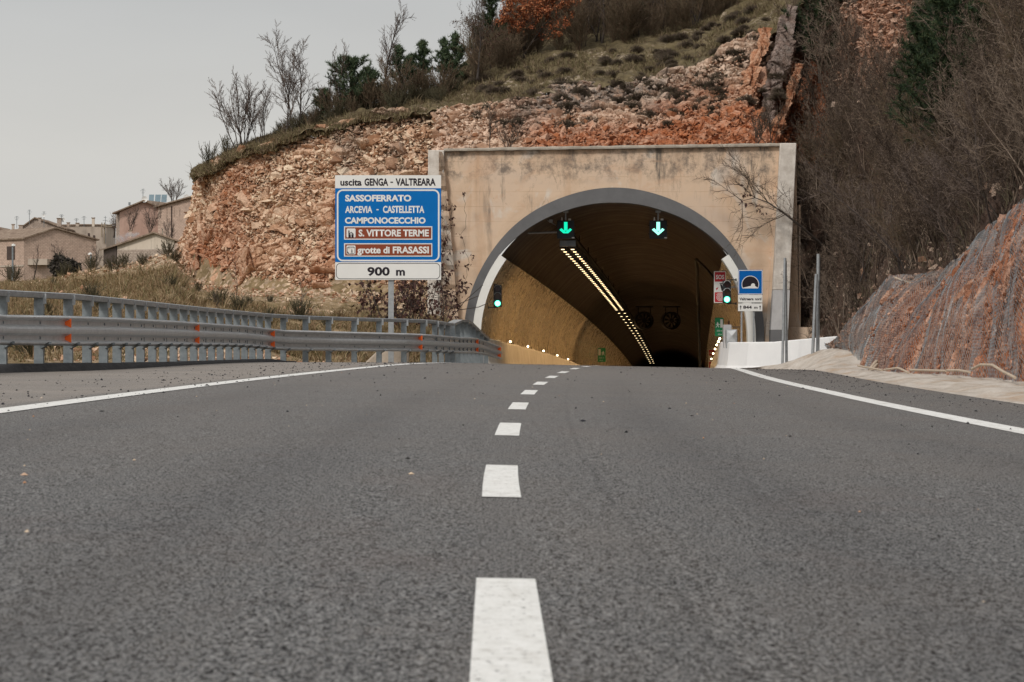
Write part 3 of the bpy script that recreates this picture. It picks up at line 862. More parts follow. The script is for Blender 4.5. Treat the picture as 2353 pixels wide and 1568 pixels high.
# ------------------------------------------------------------------ angular stones that make up the broken faces (uncountable rubble)
def stone_shapes(n=18, seed=2):
    r = random.Random(seed); out = []
    for i in range(n):
        bm = bmesh.new()
        for _ in range(9):
            v = Vector((r.gauss(0, 1), r.gauss(0, 1), r.gauss(0, 1))).normalized()
            bm.verts.new((v.x, v.y * .8, v.z * .55))
        bmesh.ops.convex_hull(bm, input=bm.verts)
        bmesh.ops.delete(bm, geom=[v for v in bm.verts if not v.link_faces], context='VERTS')
        bmesh.ops.triangulate(bm, faces=bm.faces)
        bm.verts.index_update()
        out.append((np.array([v.co[:] for v in bm.verts]), np.array([[v.index for v in f.verts] for f in bm.faces])))
        bm.free()
    return out
SHAPES = stone_shapes()
def rubble(name, src, n, size, mat, seed, weight=None, flat=.65, dip=0.5, embed=.15, push=(0, -.9, .4), kind='stuff', vr=(0, 1), ur=(0, 1)):
    P3, rust, grey = src
    r = np.random.default_rng(seed); nu, nv = P3.shape[:2]
    u = r.uniform(*ur, n) * (nu - 1.001); v = r.uniform(*vr, n) * (nv - 1.001)
    i, j = u.astype(int), v.astype(int); fu, fv = (u - i)[:, None], (v - j)[:, None]
    c = P3[i, j] * (1 - fu) * (1 - fv) + P3[i + 1, j] * fu * (1 - fv) + P3[i, j + 1] * (1 - fu) * fv + P3[i + 1, j + 1] * fu * fv
    keep = np.ones(n, bool)
    if weight is not None: keep = r.uniform(0, 1, n) < weight[i, j]
    c, i, j = c[keep], i[keep], j[keep]; m = len(c)
    sz = size * np.exp(r.normal(0, .5, m)); sz = np.minimum(sz, size * 3.2)
    c = c + np.array(push) * (sz * embed + r.uniform(-.12, .16, m))[:, None]
    V, Fc, T, Ru, G = [], [], [], [], []; base = 0
    ru, gr_ = rust[i, j], grey[i, j]
    tn = r.uniform(0, 1, m)
    for k in range(m):
        sv, sf = SHAPES[k % len(SHAPES)]
        a, b, g = r.uniform(0, 6.28), r.normal(0, dip), r.normal(0, dip)
        ca, sa, cb, sb, cg, sg = math.cos(a), math.sin(a), math.cos(b), math.sin(b), math.cos(g), math.sin(g)
        Rm = np.array([[1, 0, 0], [0, cb, -sb], [0, sb, cb]]) @ np.array([[cg, 0, sg], [0, 1, 0], [-sg, 0, cg]]) @ np.array([[ca, -sa, 0], [sa, ca, 0], [0, 0, 1]])
        q = (sv * np.array([1, 1, flat / .55])) * sz[k] @ Rm.T + c[k]
        V.append(q); Fc.append(sf + base); base += len(q)
        T.append(np.full(len(q), tn[k])); Ru.append(np.full(len(q), ru[k])); G.append(np.full(len(q), gr_[k]))
    o = np_mesh(name, np.concatenate(V), np.concatenate(Fc), mat, attrs={'tone': np.concatenate(T), 'rust': np.concatenate(Ru), 'grey': np.concatenate(G)})
    return tag(o, kind=kind)
rubble("rock_rubble", STONE_LEFT, 42000, .060, ROCKM, 5, embed=.02, vr=(0, .95), flat=.5)
rubble("rock_rubble", STONE_LEFT, 1500, .19, ROCKM, 15, embed=-.25, vr=(.02, .93), flat=.42, dip=.35)
rubble("rock_rubble", STONE_TOP, 900, .20, ROCKM_R, 16, vr=(.0, .9), embed=-.2, flat=.45, push=(0, -.7, .7))
rubble("rock_rubble", STONE_TOP, 17000, .068, ROCKM_R, 6, vr=(0, .94), weight=np.clip(1.15 - STONE_TOP[2] * .95, 0, 1), embed=.05, push=(0, -.7, .7))
rubble("rock_rubble", STONE_HIGH, 4500, .10, ROCKM_R, 7, weight=np.clip(STONE_HIGH[1] * 2 - .3, 0, 1), flat=.3, dip=.25, push=(-.3, -.8, .5))
rubble("rock_rubble", STONE_CUT, 9000, .026, M['redcut'], 8, embed=.0, push=(-.7, -.45, .45), dip=.9, vr=(.06, .95))
rubble("rock_rubble", (RS3, .1 + 0 * RS3[..., 0], .55 + 0 * RS3[..., 0]), 9000, .085, ROCKM_R, 10, weight=np.clip((PYr - 540) / 120, 0, 1) * .8 + .04, embed=.0, push=(-.3, -.5, .6))
# scree on the bank: foot of the cliff, and the stony strip behind the posts
sc = (BK3, .15 + 0 * scree[:, :nv_b], 0 * scree[:, :nv_b]) if False else (BK3, .12 + 0 * BK3[..., 0], .1 + 0 * BK3[..., 0])
rubble("scree", sc, 12000, .05, ROCKM, 9, weight=scree[:, :BK3.shape[1]] ** 2, embed=.0, push=(0, -.1, 1), ur=(.45, 1))
# ================================================================== tunnel portal
PC = at(1411, 777, 112)                 # centre of the arch in the portal plane
PX0, PY0, PZ0 = PC
def polar(r, a): return (PX0 + r * math.cos(a), PZ0 + r * math.sin(a))
portal = thing("tunnel_portal", "beige stained concrete tunnel portal with a grey arch ring, set into the rocky hill", "tunnel portal", (PX0, 112, -.7))
XL, XR = at(1021, 0, 112)[0], at(1793, 0, 112)[0]
ZT_L, ZT_R = at(0, 349, 112)[2], at(0, 337, 112)[2]
ZB = -1.4
# facade: a wall face round the arch
inner, outer = [], []
def rect_hit(a):
    c, s_ = math.cos(a), math.sin(a)
    best = 1e9
    if c > 1e-9: best = min(best, (XR - PX0) / c)
    if c < -1e-9: best = min(best, (XL - PX0) / c)
    if s_ > 1e-9:
        # sloping top edge
        k = (ZT_R - ZT_L) / (XR - XL)
        best = min(best, (ZT_L + k * (PX0 - XL) - PZ0) / (s_ - k * c))
    return (PX0 + c * best, PZ0 + s_ * best)
aTL = math.atan2(ZT_L - PZ0, XL - PX0); aTR = math.atan2(ZT_R - PZ0, XR - PX0)
angs = sorted(set(list(np.linspace(0, math.pi, 73)) + [aTL, aTR]))
RF = 5.15
inner.append((PX0 + RF, ZB)); outer.append((XR, ZB))
for a in angs:
    inner.append(polar(RF, a)); outer.append(rect_hit(a))
inner.append((PX0 - RF, ZB)); outer.append((XL, ZB))
mb = MB()
mb.sweep([[(x, 112.0, z) for x, z in inner], [(x, 112.0, z) for x, z in outer]])
mb.build("facade", M['facade'], portal)
# coping slab with a chipped edge
mb = MB()
rr = random.Random(3)
xs = np.linspace(XL - .02, XR + .03, 60)
rows = []
for x in xs:
    zt = np.interp(x, [XL, XR], [at(0, 342, 112)[2], at(0, 329.5, 112)[2]]) + rr.uniform(-.012, .012)
    zb = np.interp(x, [XL, XR], [ZT_L, ZT_R]) + .002 + rr.uniform(0, .012)
    yf = 111.82 + rr.uniform(-.015, .015)
    rows.append([(x, 113.2, zb), (x, yf, zb), (x, yf - .01, (zb + zt) / 2), (x, yf, zt), (x, 113.2, zt + .02)])
mb.sweep(rows)
for r_ in (rows[0], rows[-1]): mb.add(r_, [tuple(range(5))])
mb.build("coping", M['coping'], portal)
# side piers
def hexa_img(mb, fb, ft, y0b, y0t, y1):
    """front quad from picture columns at bottom/top: fb=(xl, xr, y), ft likewise, depth y0b/y0t at the front, y1 behind"""
    (xl, xr, yb), (tl, tr, yt) = fb, ft
    def q(px, py, d): p = at(px, py, 112); return (p[0], d, p[2])
    b = [q(xl, yb, y0b), q(xr, yb, y0b), q(xr, yb, y1), q(xl, yb, y1)]
    t = [q(tl, yt, y0t), q(tr, yt, y0t), q(tr, yt, y1), q(tl, yt, y1)]
    mb.hexa(b, t)
mb = MB(); hexa_img(mb, (983, 1013, 860), (984, 1021, 346), 111.2, 111.75, 114.0)
pl = mb.build("pier", M['pier'], portal, bevel=.03)
mb = MB()
rows = []
for i, y in enumerate(np.linspace(350, 858, 46)):       # grooved batter beside the left pier
    k = (y - 350) / 508
    w = 1021 + 46 * k
    g = .10 if i % 4 == 0 else 0.0
    p0 = at(1009 + 4 * k, y, 112); p1 = at(w, y, 112)
    rows.append([(p0[0], 111.5 - .2 * k + g, p0[2]), (p1[0] - .03, 111.72 - .12 * k + g, p1[2]), (p1[0], 112.05, p1[2])])
mb.sweep(rows); mb.build("batter", M['facade'], portal)
mb = MB(); hexa_img(mb, (1773, 1811, 667), (1791, 1829, 330), 111.3, 111.75, 113.0)
pr = mb.build("pier", M['pier'], portal, bevel=.03)
mb = MB(); hexa_img(mb, (1767, 1806, 758), (1773, 1811, 667.2), 111.15, 111.292, 113.0)
mb.build("pier_patch", M['palegrey'], portal)
mb = MB(); hexa_img(mb, (1763, 1803, 860), (1767, 1806, 758.2), 111.0, 111.142, 113.0)
mb.build("pier_base", M['greypaint'], portal)
mb = MB(); hexa_img(mb, (1752, 1767, 860), (1789, 1796, 350), 111.85, 111.9, 112.5)
mb.build("edge_strip", M['facade'], portal)
mb = MB(); hexa_img(mb, (1800, 1838, 800), (1824, 1831, 336), 112.3, 112.3, 114.5)
mb.box(at(1838, 0, 112)[0], at(1842, 0, 112)[0], 112.4, 114, at(0, 800, 112)[2], at(0, 470, 112)[2])
mb.build("return_wall", M['facade'], portal)
mb = MB(); hexa_img(mb, (1806, 1872, 850), (1808, 1868, 752), 112.0, 112.25, 114.5)
mb.build("footing", M['facade'], portal, bevel=.05)
# grey ring
def ring_r_in(a):
    k = abs(a - math.pi / 2)
    return np.interp(k, [0, .35, .95, 1.6], [4.77, 4.80, 5.0, 5.0])
mb = MB(); rows = []
aa = list(np.linspace(0, math.pi, 97))
def ringrow(ri, ro, y, a):
    (x0, z0), (x1, z1) = polar(ri, a), polar(ro, a)
    return [(x0, 112.6, z0), (x0, y, z0), (x1, y, z1), (x1, 112.02, z1)]
rows.append([(PX0 + 5.0, 112.6, ZB), (PX0 + 5.0, 111.88, ZB), (PX0 + 5.30, 111.88, ZB), (PX0 + 5.30, 112.02, ZB)])
for a in aa: rows.append(ringrow(float(ring_r_in(a)), 5.29 + .01 * math.sin(a * 9), 111.88, a))
rows.append([(PX0 - 5.0, 112.6, ZB), (PX0 - 5.0, 111.88, ZB), (PX0 - 5.30, 111.88, ZB), (PX0 - 5.30, 112.02, ZB)])
mb.sweep(rows); mb.build("arch_ring", M['greypaint'], portal)
# white front edge of the wall cladding on both sides
for side in (0, 1):
    mb = MB(); rows = []
    seq = list(np.linspace(-.28, .63, 30))
    for a in seq:
        a2 = a if side else math.pi - a
        (x0, z0), (x1, z1) = polar(4.70, a2), polar(4.99, a2)
        rows.append([(x0, 112.5, z0), (x0, 111.84, z0), (x1, 111.84, z1), (x1, 112.5, z1)])
    mb.sweep(rows)
    mb.add(rows[-1], [(0, 1, 2, 3)]); mb.add(rows[0], [(0, 1, 2, 3)])
    mb.build("white_edge", M['whiteband'], portal)

# ================================================================== tunnel lining
def build_lining():
    m = Mat("sooty_lining", 0.8, 0.2)
    c = m.ramp(m.noise((1.2, .5, 1.2), 5, 0.65), [(0.3, (0.085, 0.068, 0.06)), (0.7, (0.17, 0.138, 0.12))])
    ring = m.noise((.03, .9, .03), 5, 0.75)
    c = m.mix(m.ramp(ring, [(0.40, 0.75), (0.62, 0.0)]), c, (0.035, 0.028, 0.025))
    m.color(c); m.bump(m.noise(3, 5), .3, .03)
    return m.m
def build_clad():
    m = Mat("enamel_cladding", 0.24, 0.6)
    c = m.ramp(m.noise((.6, .35, .18), 5, 0.6), [(0.3, (0.33, 0.26, 0.17)), (0.7, (0.56, 0.455, 0.31))])
    st = m.noise((.2, 1.1, .08), 5, 0.7)
    c = m.mix(m.ramp(st, [(0.48, 0.0), (0.62, .7)]), c, (0.22, 0.165, 0.10))
    m.color(c)
    w = m.n('ShaderNodeTexWave', wave_type='BANDS', bands_direction='Y'); w.inputs['Scale'].default_value = 1.6
    m.link(m.co(1.0), w.inputs['Vector'])
    glint = m.noise((10, 2.2, 8), 4, .75)
    m.link(m.ramp(m.noise((3.5, .8, 3), 4, .7, loc=(7, 7, 7)), [(.52, .28), (.62, .10)]), m.b.inputs['Roughness'])
    m.bump(m.math('ADD', w.outputs['Fac'], m.math('MULTIPLY', glint, 1.0)), .26, .04)
    return m.m
M['lining'] = build_lining(); M['clad'] = build_clad()
AXZ = PZ0 - float(road_z(112.0))         # the arch centre above the road
def tpt(d, r, a, up=0.0):
    """point on the tunnel wall: radius r, angle a (0 right, pi left), d metres ahead"""
    cx = PX0 + .058 * (d - 112)
    return (cx + r * math.cos(a), d, float(road_z(d)) + AXZ + r * math.sin(a) + up)
ds_t = list(np.arange(112.3, 160, 1.5)) + list(np.arange(160, 420, 4.0))
lining = thing("tunnel_lining", "dark sooty concrete vault of the road tunnel behind the grey arch", "tunnel", (PX0, 113, -.8))
mb = MB()
mb.sweep([[tpt(d, 4.95 + (.02 if i % 3 else .0), a) for a in np.linspace(-.32, math.pi + .32, 61)] for i, d in enumerate(ds_t)], smooth=True)
endrow = [tpt(ds_t[-1], 4.95, a) for a in np.linspace(-.32, math.pi + .32, 61)]
mb.add(endrow, [tuple(range(61))])
mb.build("vault", M['lining'], lining)
for side in (0, 1):
    mb = MB(); rows = []
    for d in ds_t:
        seq = np.linspace(-.30, .63, 16)
        if not side: seq = math.pi - seq
        row = [tpt(d, 4.72, a) for a in seq]
        row.append(tpt(d, 4.93, seq[-1]))
        rows.append(row)
    mb.sweep(rows, smooth=False); mb.build("wall_cladding", M['clad'], lining)

# white safety barriers (new-jersey profile) along both walls
PROF = [(0.0, 0.0), (0.0, .08), (.17, .30), (.26, 1.08), (.32, 1.12), (.55, 1.12), (.55, -.2)]      # outward from the traffic face
def nj(name, path, face_sign, label):
    """path: list of (x, y, zbase, nx, ny), n pointing from the traffic to the wall"""
    mb = MB(); rows = []
    for x, y, z, nx, ny in path:
        rows.append([(x + nx * o, y + ny * o, z + h) for o, h in PROF])
    mb.sweep(rows)
    mb.add(rows[0], [tuple(range(len(PROF)))]); mb.add(rows[-1], [tuple(range(len(PROF)))])
    o = mb.build(name, M['barrier'])
    return tag(o, label, "concrete barrier")
def tun_edge(d, off):
    return (tpt(d, 1, 0)[0] - 1 + off, d, float(road_z(d)))
path = []
for d in list(np.arange(108.6, 160, 2.0)) + list(np.arange(160, 300, 6.0)):
    k = np.clip((d - 108.6) / 5, 0, 1)
    x, y, z = tun_edge(d, -4.02)
    path.append((x, y, z - .02, -1.0, 0.0))
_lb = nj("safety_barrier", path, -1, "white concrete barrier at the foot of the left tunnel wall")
_lb.data.materials[0] = build_concrete("lamplit_barrier_paint", (0.46, 0.41, 0.345), (0.66, 0.62, 0.56), 1.3, 0.25, 0.2)  # same white paint, darkened and warmed: golden lamplight put into the colour
path = []
for d in list(np.arange(300, 160, -6.0)) + list(np.arange(160, 114.1, -2.0)):
    x, y, z = tun_edge(d, 3.50); path.append((x, y, z - .06, 1.0, 0.0))
# outside: the barrier swings out to the right towards the spoil mound
outp = [(at(1641, 846, 113)[0], 112.4), (7.35, 110.9), (7.95, 109.6), (8.7, 108.6), (9.5, 107.4), (10.3, 105.6), (10.9, 103.2), (11.3, 100.5)]
for i, (x, y) in enumerate(outp):
    xa, ya = outp[max(i - 1, 0)]; xb, yb = outp[min(i + 1, len(outp) - 1)]
    t = Vector((xb - xa, yb - ya, 0)).normalized()
    n = Vector((-t.y, t.x, 0))
    if i == 0: n = Vector((.8, .6, 0))
    zb = np.interp(x, [7.2, 8.7, 10.3, 11.3], [-.80, -.78, -.60, -.48])
    path.append((x, y, zb, n.x, n.y))
nj("safety_barrier", path, 1, "white concrete barrier curving out of the tunnel to the right")

# ================================================================== lamps inside
def emis(name, c, st):
    m = Mat(name, 0.5); m.color(tuple(min(1, x) for x in c)); m.emit(c, st); return m.m
M['lamp'] = emis("sodium_lamp_face", (1.0, 0.77, 0.42), 2.5)
M['guide'] = emis("guide_lamp_face", (1.0, 0.80, 0.48), 9.0)
M['green'] = emis("green_lens_lit", (0.02, 0.85, 0.55), 1.6)
M['green_core'] = emis("green_lens_core", (0.45, 1.0, 0.82), 1.5)
M['arrow_a'] = emis("green_arrow_lit", (0.005, 0.72, 0.42), 1.0)
M['arrow_b'] = emis("green_arrow_bright", (0.33, 1.0, 0.80), 1.25)
M['red_off'] = speckled("red_lens_unlit", (0.03, 0.005, 0.006), 0.2, 9, 0.25, 0.5)
M['amber_off'] = speckled("amber_lens_unlit", (0.06, 0.028, 0.016), 0.2, 9, 0.25, 0.5)

lampA = thing("ceiling_lamp", "small lit ceiling lamp in the double row along the tunnel vault", "tunnel lamp", (0, 0, 0), "double row of tunnel ceiling lamps")
mb = MB(); mb.box(-.12, .12, -.10, .16, .06, .14); mb.box(-.015, .015, .0, .03, .14, .42); mb.build("housing", M['dark'], lampA)
mb = MB(); mb.hexa([(-.062, -.07, .033), (.062, -.07, .033), (.062, .06, .033), (-.062, .06, .033)], [(-.062, -.09, .058), (.062, -.09, .058), (.062, .08, .058), (-.062, .08, .058)])
mb.build("lamp_face", M['lamp'], lampA)
spots = []
d = 118.0
while d < 196: spots.append(d); d += 2.15
while d < 345: spots.append(d); d += 6.6
kk = kids_of(lampA); first = True
def lamp_xz(d):
    z = float(road_z(d)) + 4.47
    x = tpt(d, 1, 0)[0] - 1 - 2.06
    return x, z
for row in (0, 1):
    for i, d in enumerate(spots):
        x, z = lamp_xz(d); loc = (x + row * .365, d, z)
        if first: lampA.location = loc; first = False; lp_ = lampA
        else: lp_ = dup_tree(lampA, kk, loc)
        if row == 0 and (i % 4 == 2 or d > 200):
            ld = bpy.data.lights.new("lamp_light", 'AREA'); ld.shape = 'RECTANGLE'; ld.size = .3; ld.size_y = 8.0
            ld.energy = 205 if d < 200 else 80; ld.color = (1.0, .65, .32); ld.spread = R(165)
            lo = bpy.data.objects.new("lamp_light", ld); COL.objects.link(lo); lo.parent = lp_; lo.location = (.18, 0, -.03)
# cable tray above the lamp rows
mb = MB(); rows = []
for d in [116.5] + spots[::4]:
    x, z = lamp_xz(d); rows.append([(x + .02, d, z + .43), (x + .50, d, z + .43), (x + .50, d, z + .50), (x + .02, d, z + .50)])
mb.sweep(rows, close=True)
for d in spots[::5]:
    x, z = lamp_xz(d); mb.box(x + .2, x + .24, d, d + .04, z + .55, z + 1.1)
M['tray'] = speckled("sooty_tray", (0.008, 0.0075, 0.007), .2, 6, .8, .1)
tag(mb.build("cable_tray", M['tray']), "dark cable tray carrying the lamp rows under the tunnel vault", "cable tray")

# guide lamps on the barrier tops
gl = thing("guide_lamp", "small bright guide lamp on the left tunnel barrier", "guide lamp", (0, 0, 0), "guide lamps on the left tunnel barrier")
mb = MB(); mb.box(-.06, .06, .02, .12, 0, .14); mb.build("housing", M['dark'], gl)
mb = MB(); mb.disc((0, .08), .042, .018, 12); mb.build("lamp_face", M['guide'], gl)
kk = kids_of(gl); first = True
for d in (124, 137, 151, 166, 180):
    x, y, z = tun_edge(d, -4.02); loc = (x - .34, d, z + 1.10)
    if first: gl.location = loc; first = False
    else: dup_tree(gl, kk, loc)
for d in (114.0, 121, 130, 142, 157, 176, 200):
    x, y, z = tun_edge(d, 3.50); loc = (x + .24, d, z + 1.06)
    r_ = dup_tree(gl, kk, loc, label="small bright guide lamp on the right tunnel barrier"); r_['group'] = "guide lamps on the right tunnel barrier"

# jet fans
fan = thing("jet_fan", "dark round jet fan under the tunnel vault, left of the pair", "jet fan", (0, 0, 0))
mb = MB(); k = 28
o_ = [(math.cos(2 * math.pi * i / k), math.sin(2 * math.pi * i / k)) for i in range(k)]
mb.sweep([[(.52 * c, -.1, .52 * s_) for c, s_ in o_], [(.62 * c, -.16, .62 * s_) for c, s_ in o_], [(.63 * c, .1, .63 * s_) for c, s_ in o_], [(.63 * c, 3.0, .63 * s_) for c, s_ in o_], [(.5 * c, 3.1, .5 * s_) for c, s_ in o_]], close=True, smooth=True)
mb.build("casing", M['dark'], fan)
mb = MB(); mb.disc((0, 0), .16, -.05, 16)
for i in range(9):
    a = 2 * math.pi * i / 9
    c, s_ = math.cos(a), math.sin(a); c2, s2 = math.cos(a + .35), math.sin(a + .35)
    mb.add([(.14 * c, 0.05, .14 * s_), (.50 * c, .02, .50 * s_), (.50 * c2, .16, .50 * s2), (.14 * c2, .14, .14 * s2)], [(0, 1, 2, 3)])
mb.build("rotor", M['dark'], fan)
mb = MB(); mb.box(-.45, -.38, .2, .3, .45, 1.0); mb.box(.38, .45, .2, .3, .45, 1.0); mb.box(-.6, .6, .1, .4, .9, 1.0); mb.build("hanger", M['dark'], fan)
kk = kids_of(fan)
fan.location = at(1481, 737, 219); fan.location.z = at(1481, 737, 219)[2]
dup_tree(fan, kk, at(1543.5, 737, 219), label="dark round jet fan under the tunnel vault, right of the pair")

# hanging cable on the right side of the vault
mb = MB()
pts = [at(1600, 597, 128), at(1602, 620, 130), at(1603, 660, 132), at(1605, 700, 134), at(1606, 740, 134), at(1607.5, 790, 134), at(1609, 850, 134)]
mb.tube(pts, .07, 6)
mb.tube([at(1600, 597, 128), at(1616, 611, 124), at(1632, 628, 121), at(1645, 645, 119)], .05, 6)
tag(mb.build("cable", M['dark']), "thick black cable hanging down the right side of the tunnel vault", "cable")

# ================================================================== lane signals
def lane_signal(px, d, label, bright):
    t = thing("lane_signal", label, "lane signal", at(px, 528, d))
    def q(x, y): return at(x, y, d)
    x0, x1 = q(px - 20, 0)[0], q(px + 20, 0)[0]; z1, z0 = q(0, 507)[2], q(0, 549)[2]
    mb = MB(); mb.box(x0, x1, d, d + .22, z0, z1)
    for sx in (x0 - .05, x1):
        for y in (519, 538): mb.box(sx, sx + .05, d + .02, d + .06, q(0, y + 1)[2], q(0, y - 1)[2])
    mb.build("housing", M['housing'], t, bevel=.012)
    def tri(poly, y): return [(q(px + x_, yy)[0], y, q(0, yy)[2]) for x_, yy in poly]
    mb = MB()
    yf = d - .006
    mb.add(tri([(-4, 510.5), (4, 510.5), (4, 530.5), (-4, 530.5)], yf), [(0, 1, 2, 3)])
    if bright:
        for sg in (-1, 1):
            mb.add(tri([(0, 541), (0, 533.6), (sg * 9.5, 524.8), (sg * 14.5, 528.2)], yf), [(0, 1, 2, 3)])
    else:
        for sg in (-1, 1):
            mb.add(tri([(0, 536.5), (0, 533), (sg * 10, 524.8), (sg * 14.5, 528.5), (sg * 5.5, 536.5)], yf), [(0, 1, 2, 3, 4)])
    mb.build("arrow", M['arrow_b'] if bright else M['arrow_a'], t)
    mb = MB(); mb.box(q(px - 1.6, 0)[0], q(px + 1.6, 0)[0], d + .06, d + .12, z1, q(0, 487)[2])
    mb.box(q(px - 6, 0)[0], q(px + 6, 0)[0], d + .02, d + .16, q(0, 489)[2], q(0, 484)[2]); mb.build("hanger", M['galv'], t)
    mb = MB(); mb.hexa([(q(px - 11, 507)[0], d + .04, z1), (q(px - 6.5, 507)[0], d + .04, z1), (q(px - 6.5, 507)[0], d + .12, z1), (q(px - 11, 507)[0], d + .12, z1)],
                       [(q(px - 9.5, 0)[0], d + .05, q(0, 499)[2]), (q(px - 8, 0)[0], d + .05, q(0, 499)[2]), (q(px - 8, 0)[0], d + .1, q(0, 499)[2]), (q(px - 9.5, 0)[0], d + .1, q(0, 499)[2])])
    mb.box(q(px + 6, 0)[0], q(px + 12, 0)[0], d + .04, d + .12, z1, q(0, 502.5)[2]); mb.build("cable_gland", M['signwhite'], t)
    mb = MB(); mb.box(q(px + 14, 0)[0], q(px + 20, 0)[0], d - .05, d - .01, q(0, 548)[2], q(0, 545.5)[2]); mb.build("latch", M['signwhite'], t)
    return t
lane_signal(1300, 113.5, "dark square lane signal with a dull green arrow, above the left lane", False)
lane_signal(1512.5, 113.5, "dark square lane signal with a bright green arrow, above the right lane", True)
mb = MB(); mb.tube([at(1213, 536, 113.9), at(1281, 534, 113.8)], .035, 8)
mb.tube([at(1258, 507, 113.9), at(1281, 520, 113.8)], .02, 6); mb.box(at(1262, 0, 113.7)[0], at(1270, 0, 113.7)[0], 113.6, 113.8, at(0, 512, 113.7)[2], at(0, 505, 113.7)[2])
tag(mb.build("support_arm", M['galv']), "grey support arm from the vault to the left lane signal", "support arm")
# camera unit under the left signal
mb = MB(); p = at(1304, 560, 115); mb.box(p[0] - .28, p[0] + .30, 115, 115.5, p[2] - .10, p[2] + .12); mb.tube([(p[0] + .1, 114.85, p[2]), (p[0] + .1, 115.0, p[2])], .06, 10)
tag(mb.build("junction_box", M['galv_post'], bevel=.02), "grey equipment box under the left lane signal", "equipment box")

# ================================================================== traffic lights
def traffic_light(px0, px1, py0, py1, d, label, arm):
    t = thing("traffic_light", label, "traffic light", at((px0 + px1) / 2, py1, d))
    q = lambda x, y: at(x, y, d)
    x0, x1, z0, z1 = q(px0, 0)[0], q(px1, 0)[0], q(0, py1)[2], q(0, py0)[2]
    cx = (x0 + x1) / 2; h = (z1 - z0) / 3; r_ = min(h, x1 - x0) * .41
    mb = MB(); mb.box(x0, x1, d, d + .16, z0, z1); mb.build("housing", M['housing'], t, bevel=.012)
    for i, mt in enumerate((M['green'], M['amber_off'], M['red_off'])):
        zc = z0 + h * (i + .5)
        mb = MB(); mb.disc((cx, zc), r_, d - .012, 24)
        ln = mb.build("lens", mt, t)
        if i == 0:
            mb = MB(); mb.disc((cx, zc), r_ * .86, d - .016, 24); mb.build("bulb", M['green_core'], ln)
        mb = MB(); aa = np.linspace(.25, math.pi - .25, 14)
        mb.sweep([[(cx + r_ * 1.12 * math.cos(a), d, zc + r_ * 1.12 * math.sin(a)), (cx + r_ * 1.1 * math.cos(a), d - .17, zc + r_ * 1.1 * math.sin(a)),
                   (cx + r_ * 1.22 * math.cos(a), d - .17, zc + r_ * 1.22 * math.sin(a)), (cx + r_ * 1.24 * math.cos(a), d, zc + r_ * 1.24 * math.sin(a))] for a in aa], close=True)
        mb.build("visor", M['palegrey'] if i else M['housing'], t)
    mb = MB(); s_ = arm
    for z in (z1 + .01, z0 - .03):
        mb.box(*sorted((cx, cx + s_ * .32)), d + .05, d + .09, z, z + .035); mb.box(*sorted((cx + s_ * .30, cx + s_ * .34)), d + .0, d + .14, z - .03, z + .06)
    mb.build("bracket", M['housing'], t)
traffic_light(1134, 1153, 655, 706, 112.6, "black traffic light showing green, on the golden left tunnel wall", -1)
traffic_light(1661, 1680, 645, 697, 111.6, "black traffic light showing green, beside the red SOS sign", 1)

# ================================================================== text
def text_mesh(name, s_, x0, x1, zb, cap, y, mat, parent, bold=0.0, space=1.0):
    """letters from x0 to x1, base line zb, capital height cap, lying in the plane y"""
    c = bpy.data.curves.new("lettering", 'FONT'); c.body = s_; c.fill_mode = 'BOTH'; c.offset = bold; c.space_character = space; c.resolution_u = 3
    o = bpy.data.objects.new("lettering", c); COL.objects.link(o)
    bpy.context.view_layer.update()
    me = bpy.data.meshes.new_from_object(o.evaluated_get(bpy.context.evaluated_depsgraph_get()))
    bpy.data.objects.remove(o)
    v = np.zeros(len(me.vertices) * 3); me.vertices.foreach_get('co', v); v = v.reshape(-1, 3)
    a, b = v[:, 0].min(), v[:, 0].max()
    capu = 0.69
    org = np.array(parent_world(parent))
    w = np.stack([x0 + (v[:, 0] - a) / (b - a) * (x1 - x0), np.full(len(v), y), zb + v[:, 1] / capu * cap], -1) - org
    me.vertices.foreach_set('co', w.astype(np.float32).ravel()); me.materials.clear(); me.materials.append(mat)
    me.update()
    r_ = bpy.data.objects.new(name, me); COL.objects.link(r_); r_.parent = parent
    return r_
def rrect(x0, x1, z0, z1, r, k=8):
    pts = []
    for cx, cz, a0 in ((x1 - r, z1 - r, 0), (x0 + r, z1 - r, 90), (x0 + r, z0 + r, 180), (x1 - r, z0 + r, 270)):
        for i in range(k + 1):
            a = R(a0 + 90 * i / k); pts.append((cx + r * math.cos(a), cz + r * math.sin(a)))
    return pts
def frame_line(mb, outer, inner, y):
    n = len(outer)
    v = [(x, y, z) for x, z in outer] + [(x, y, z) for x, z in inner]
    mb.add(v, [(i, (i + 1) % n, (i + 1) % n + n, i + n) for i in range(n)])
def flat(mb, poly, y): mb.add([(x, y, z) for x, z in poly], [tuple(range(len(poly)))])

# ================================================================== big exit sign
SD = 90.0
sq = lambda x, y: (at(x, y, SD)[0], at(x, y, SD)[2])
sign = thing("road_sign", "large blue exit sign for Genga Valtreara on a galvanised post before the rock face", "road sign", at(898, 850, SD + .15))
X0, X1 = sq(770, 0)[0], sq(1013.5, 0)[0]
def rows_box(name, ya, yb, mat, parent):
    mb = MB(); mb.box(X0, X1, SD, SD + .035, sq(0, yb)[1], sq(0, ya)[1]); return mb.build(name, mat, parent)
mb = MB(); mb.box(sq(892, 0)[0], sq(904.5, 0)[0], SD + .06, SD + .22, sq(0, 860)[1], sq(0, 420)[1]); mb.build("post", M['galv'], sign)
mb = MB()
for y in (440, 520, 590, 630): mb.box(X0 + .05, X1 - .05, SD + .036, SD + .06, sq(0, y + 3)[1], sq(0, y - 3)[1])
mb.build("back_rail", M['galv'], sign)
hp = rows_box("heading_panel", 403, 432.8, M['signwhite'], sign)
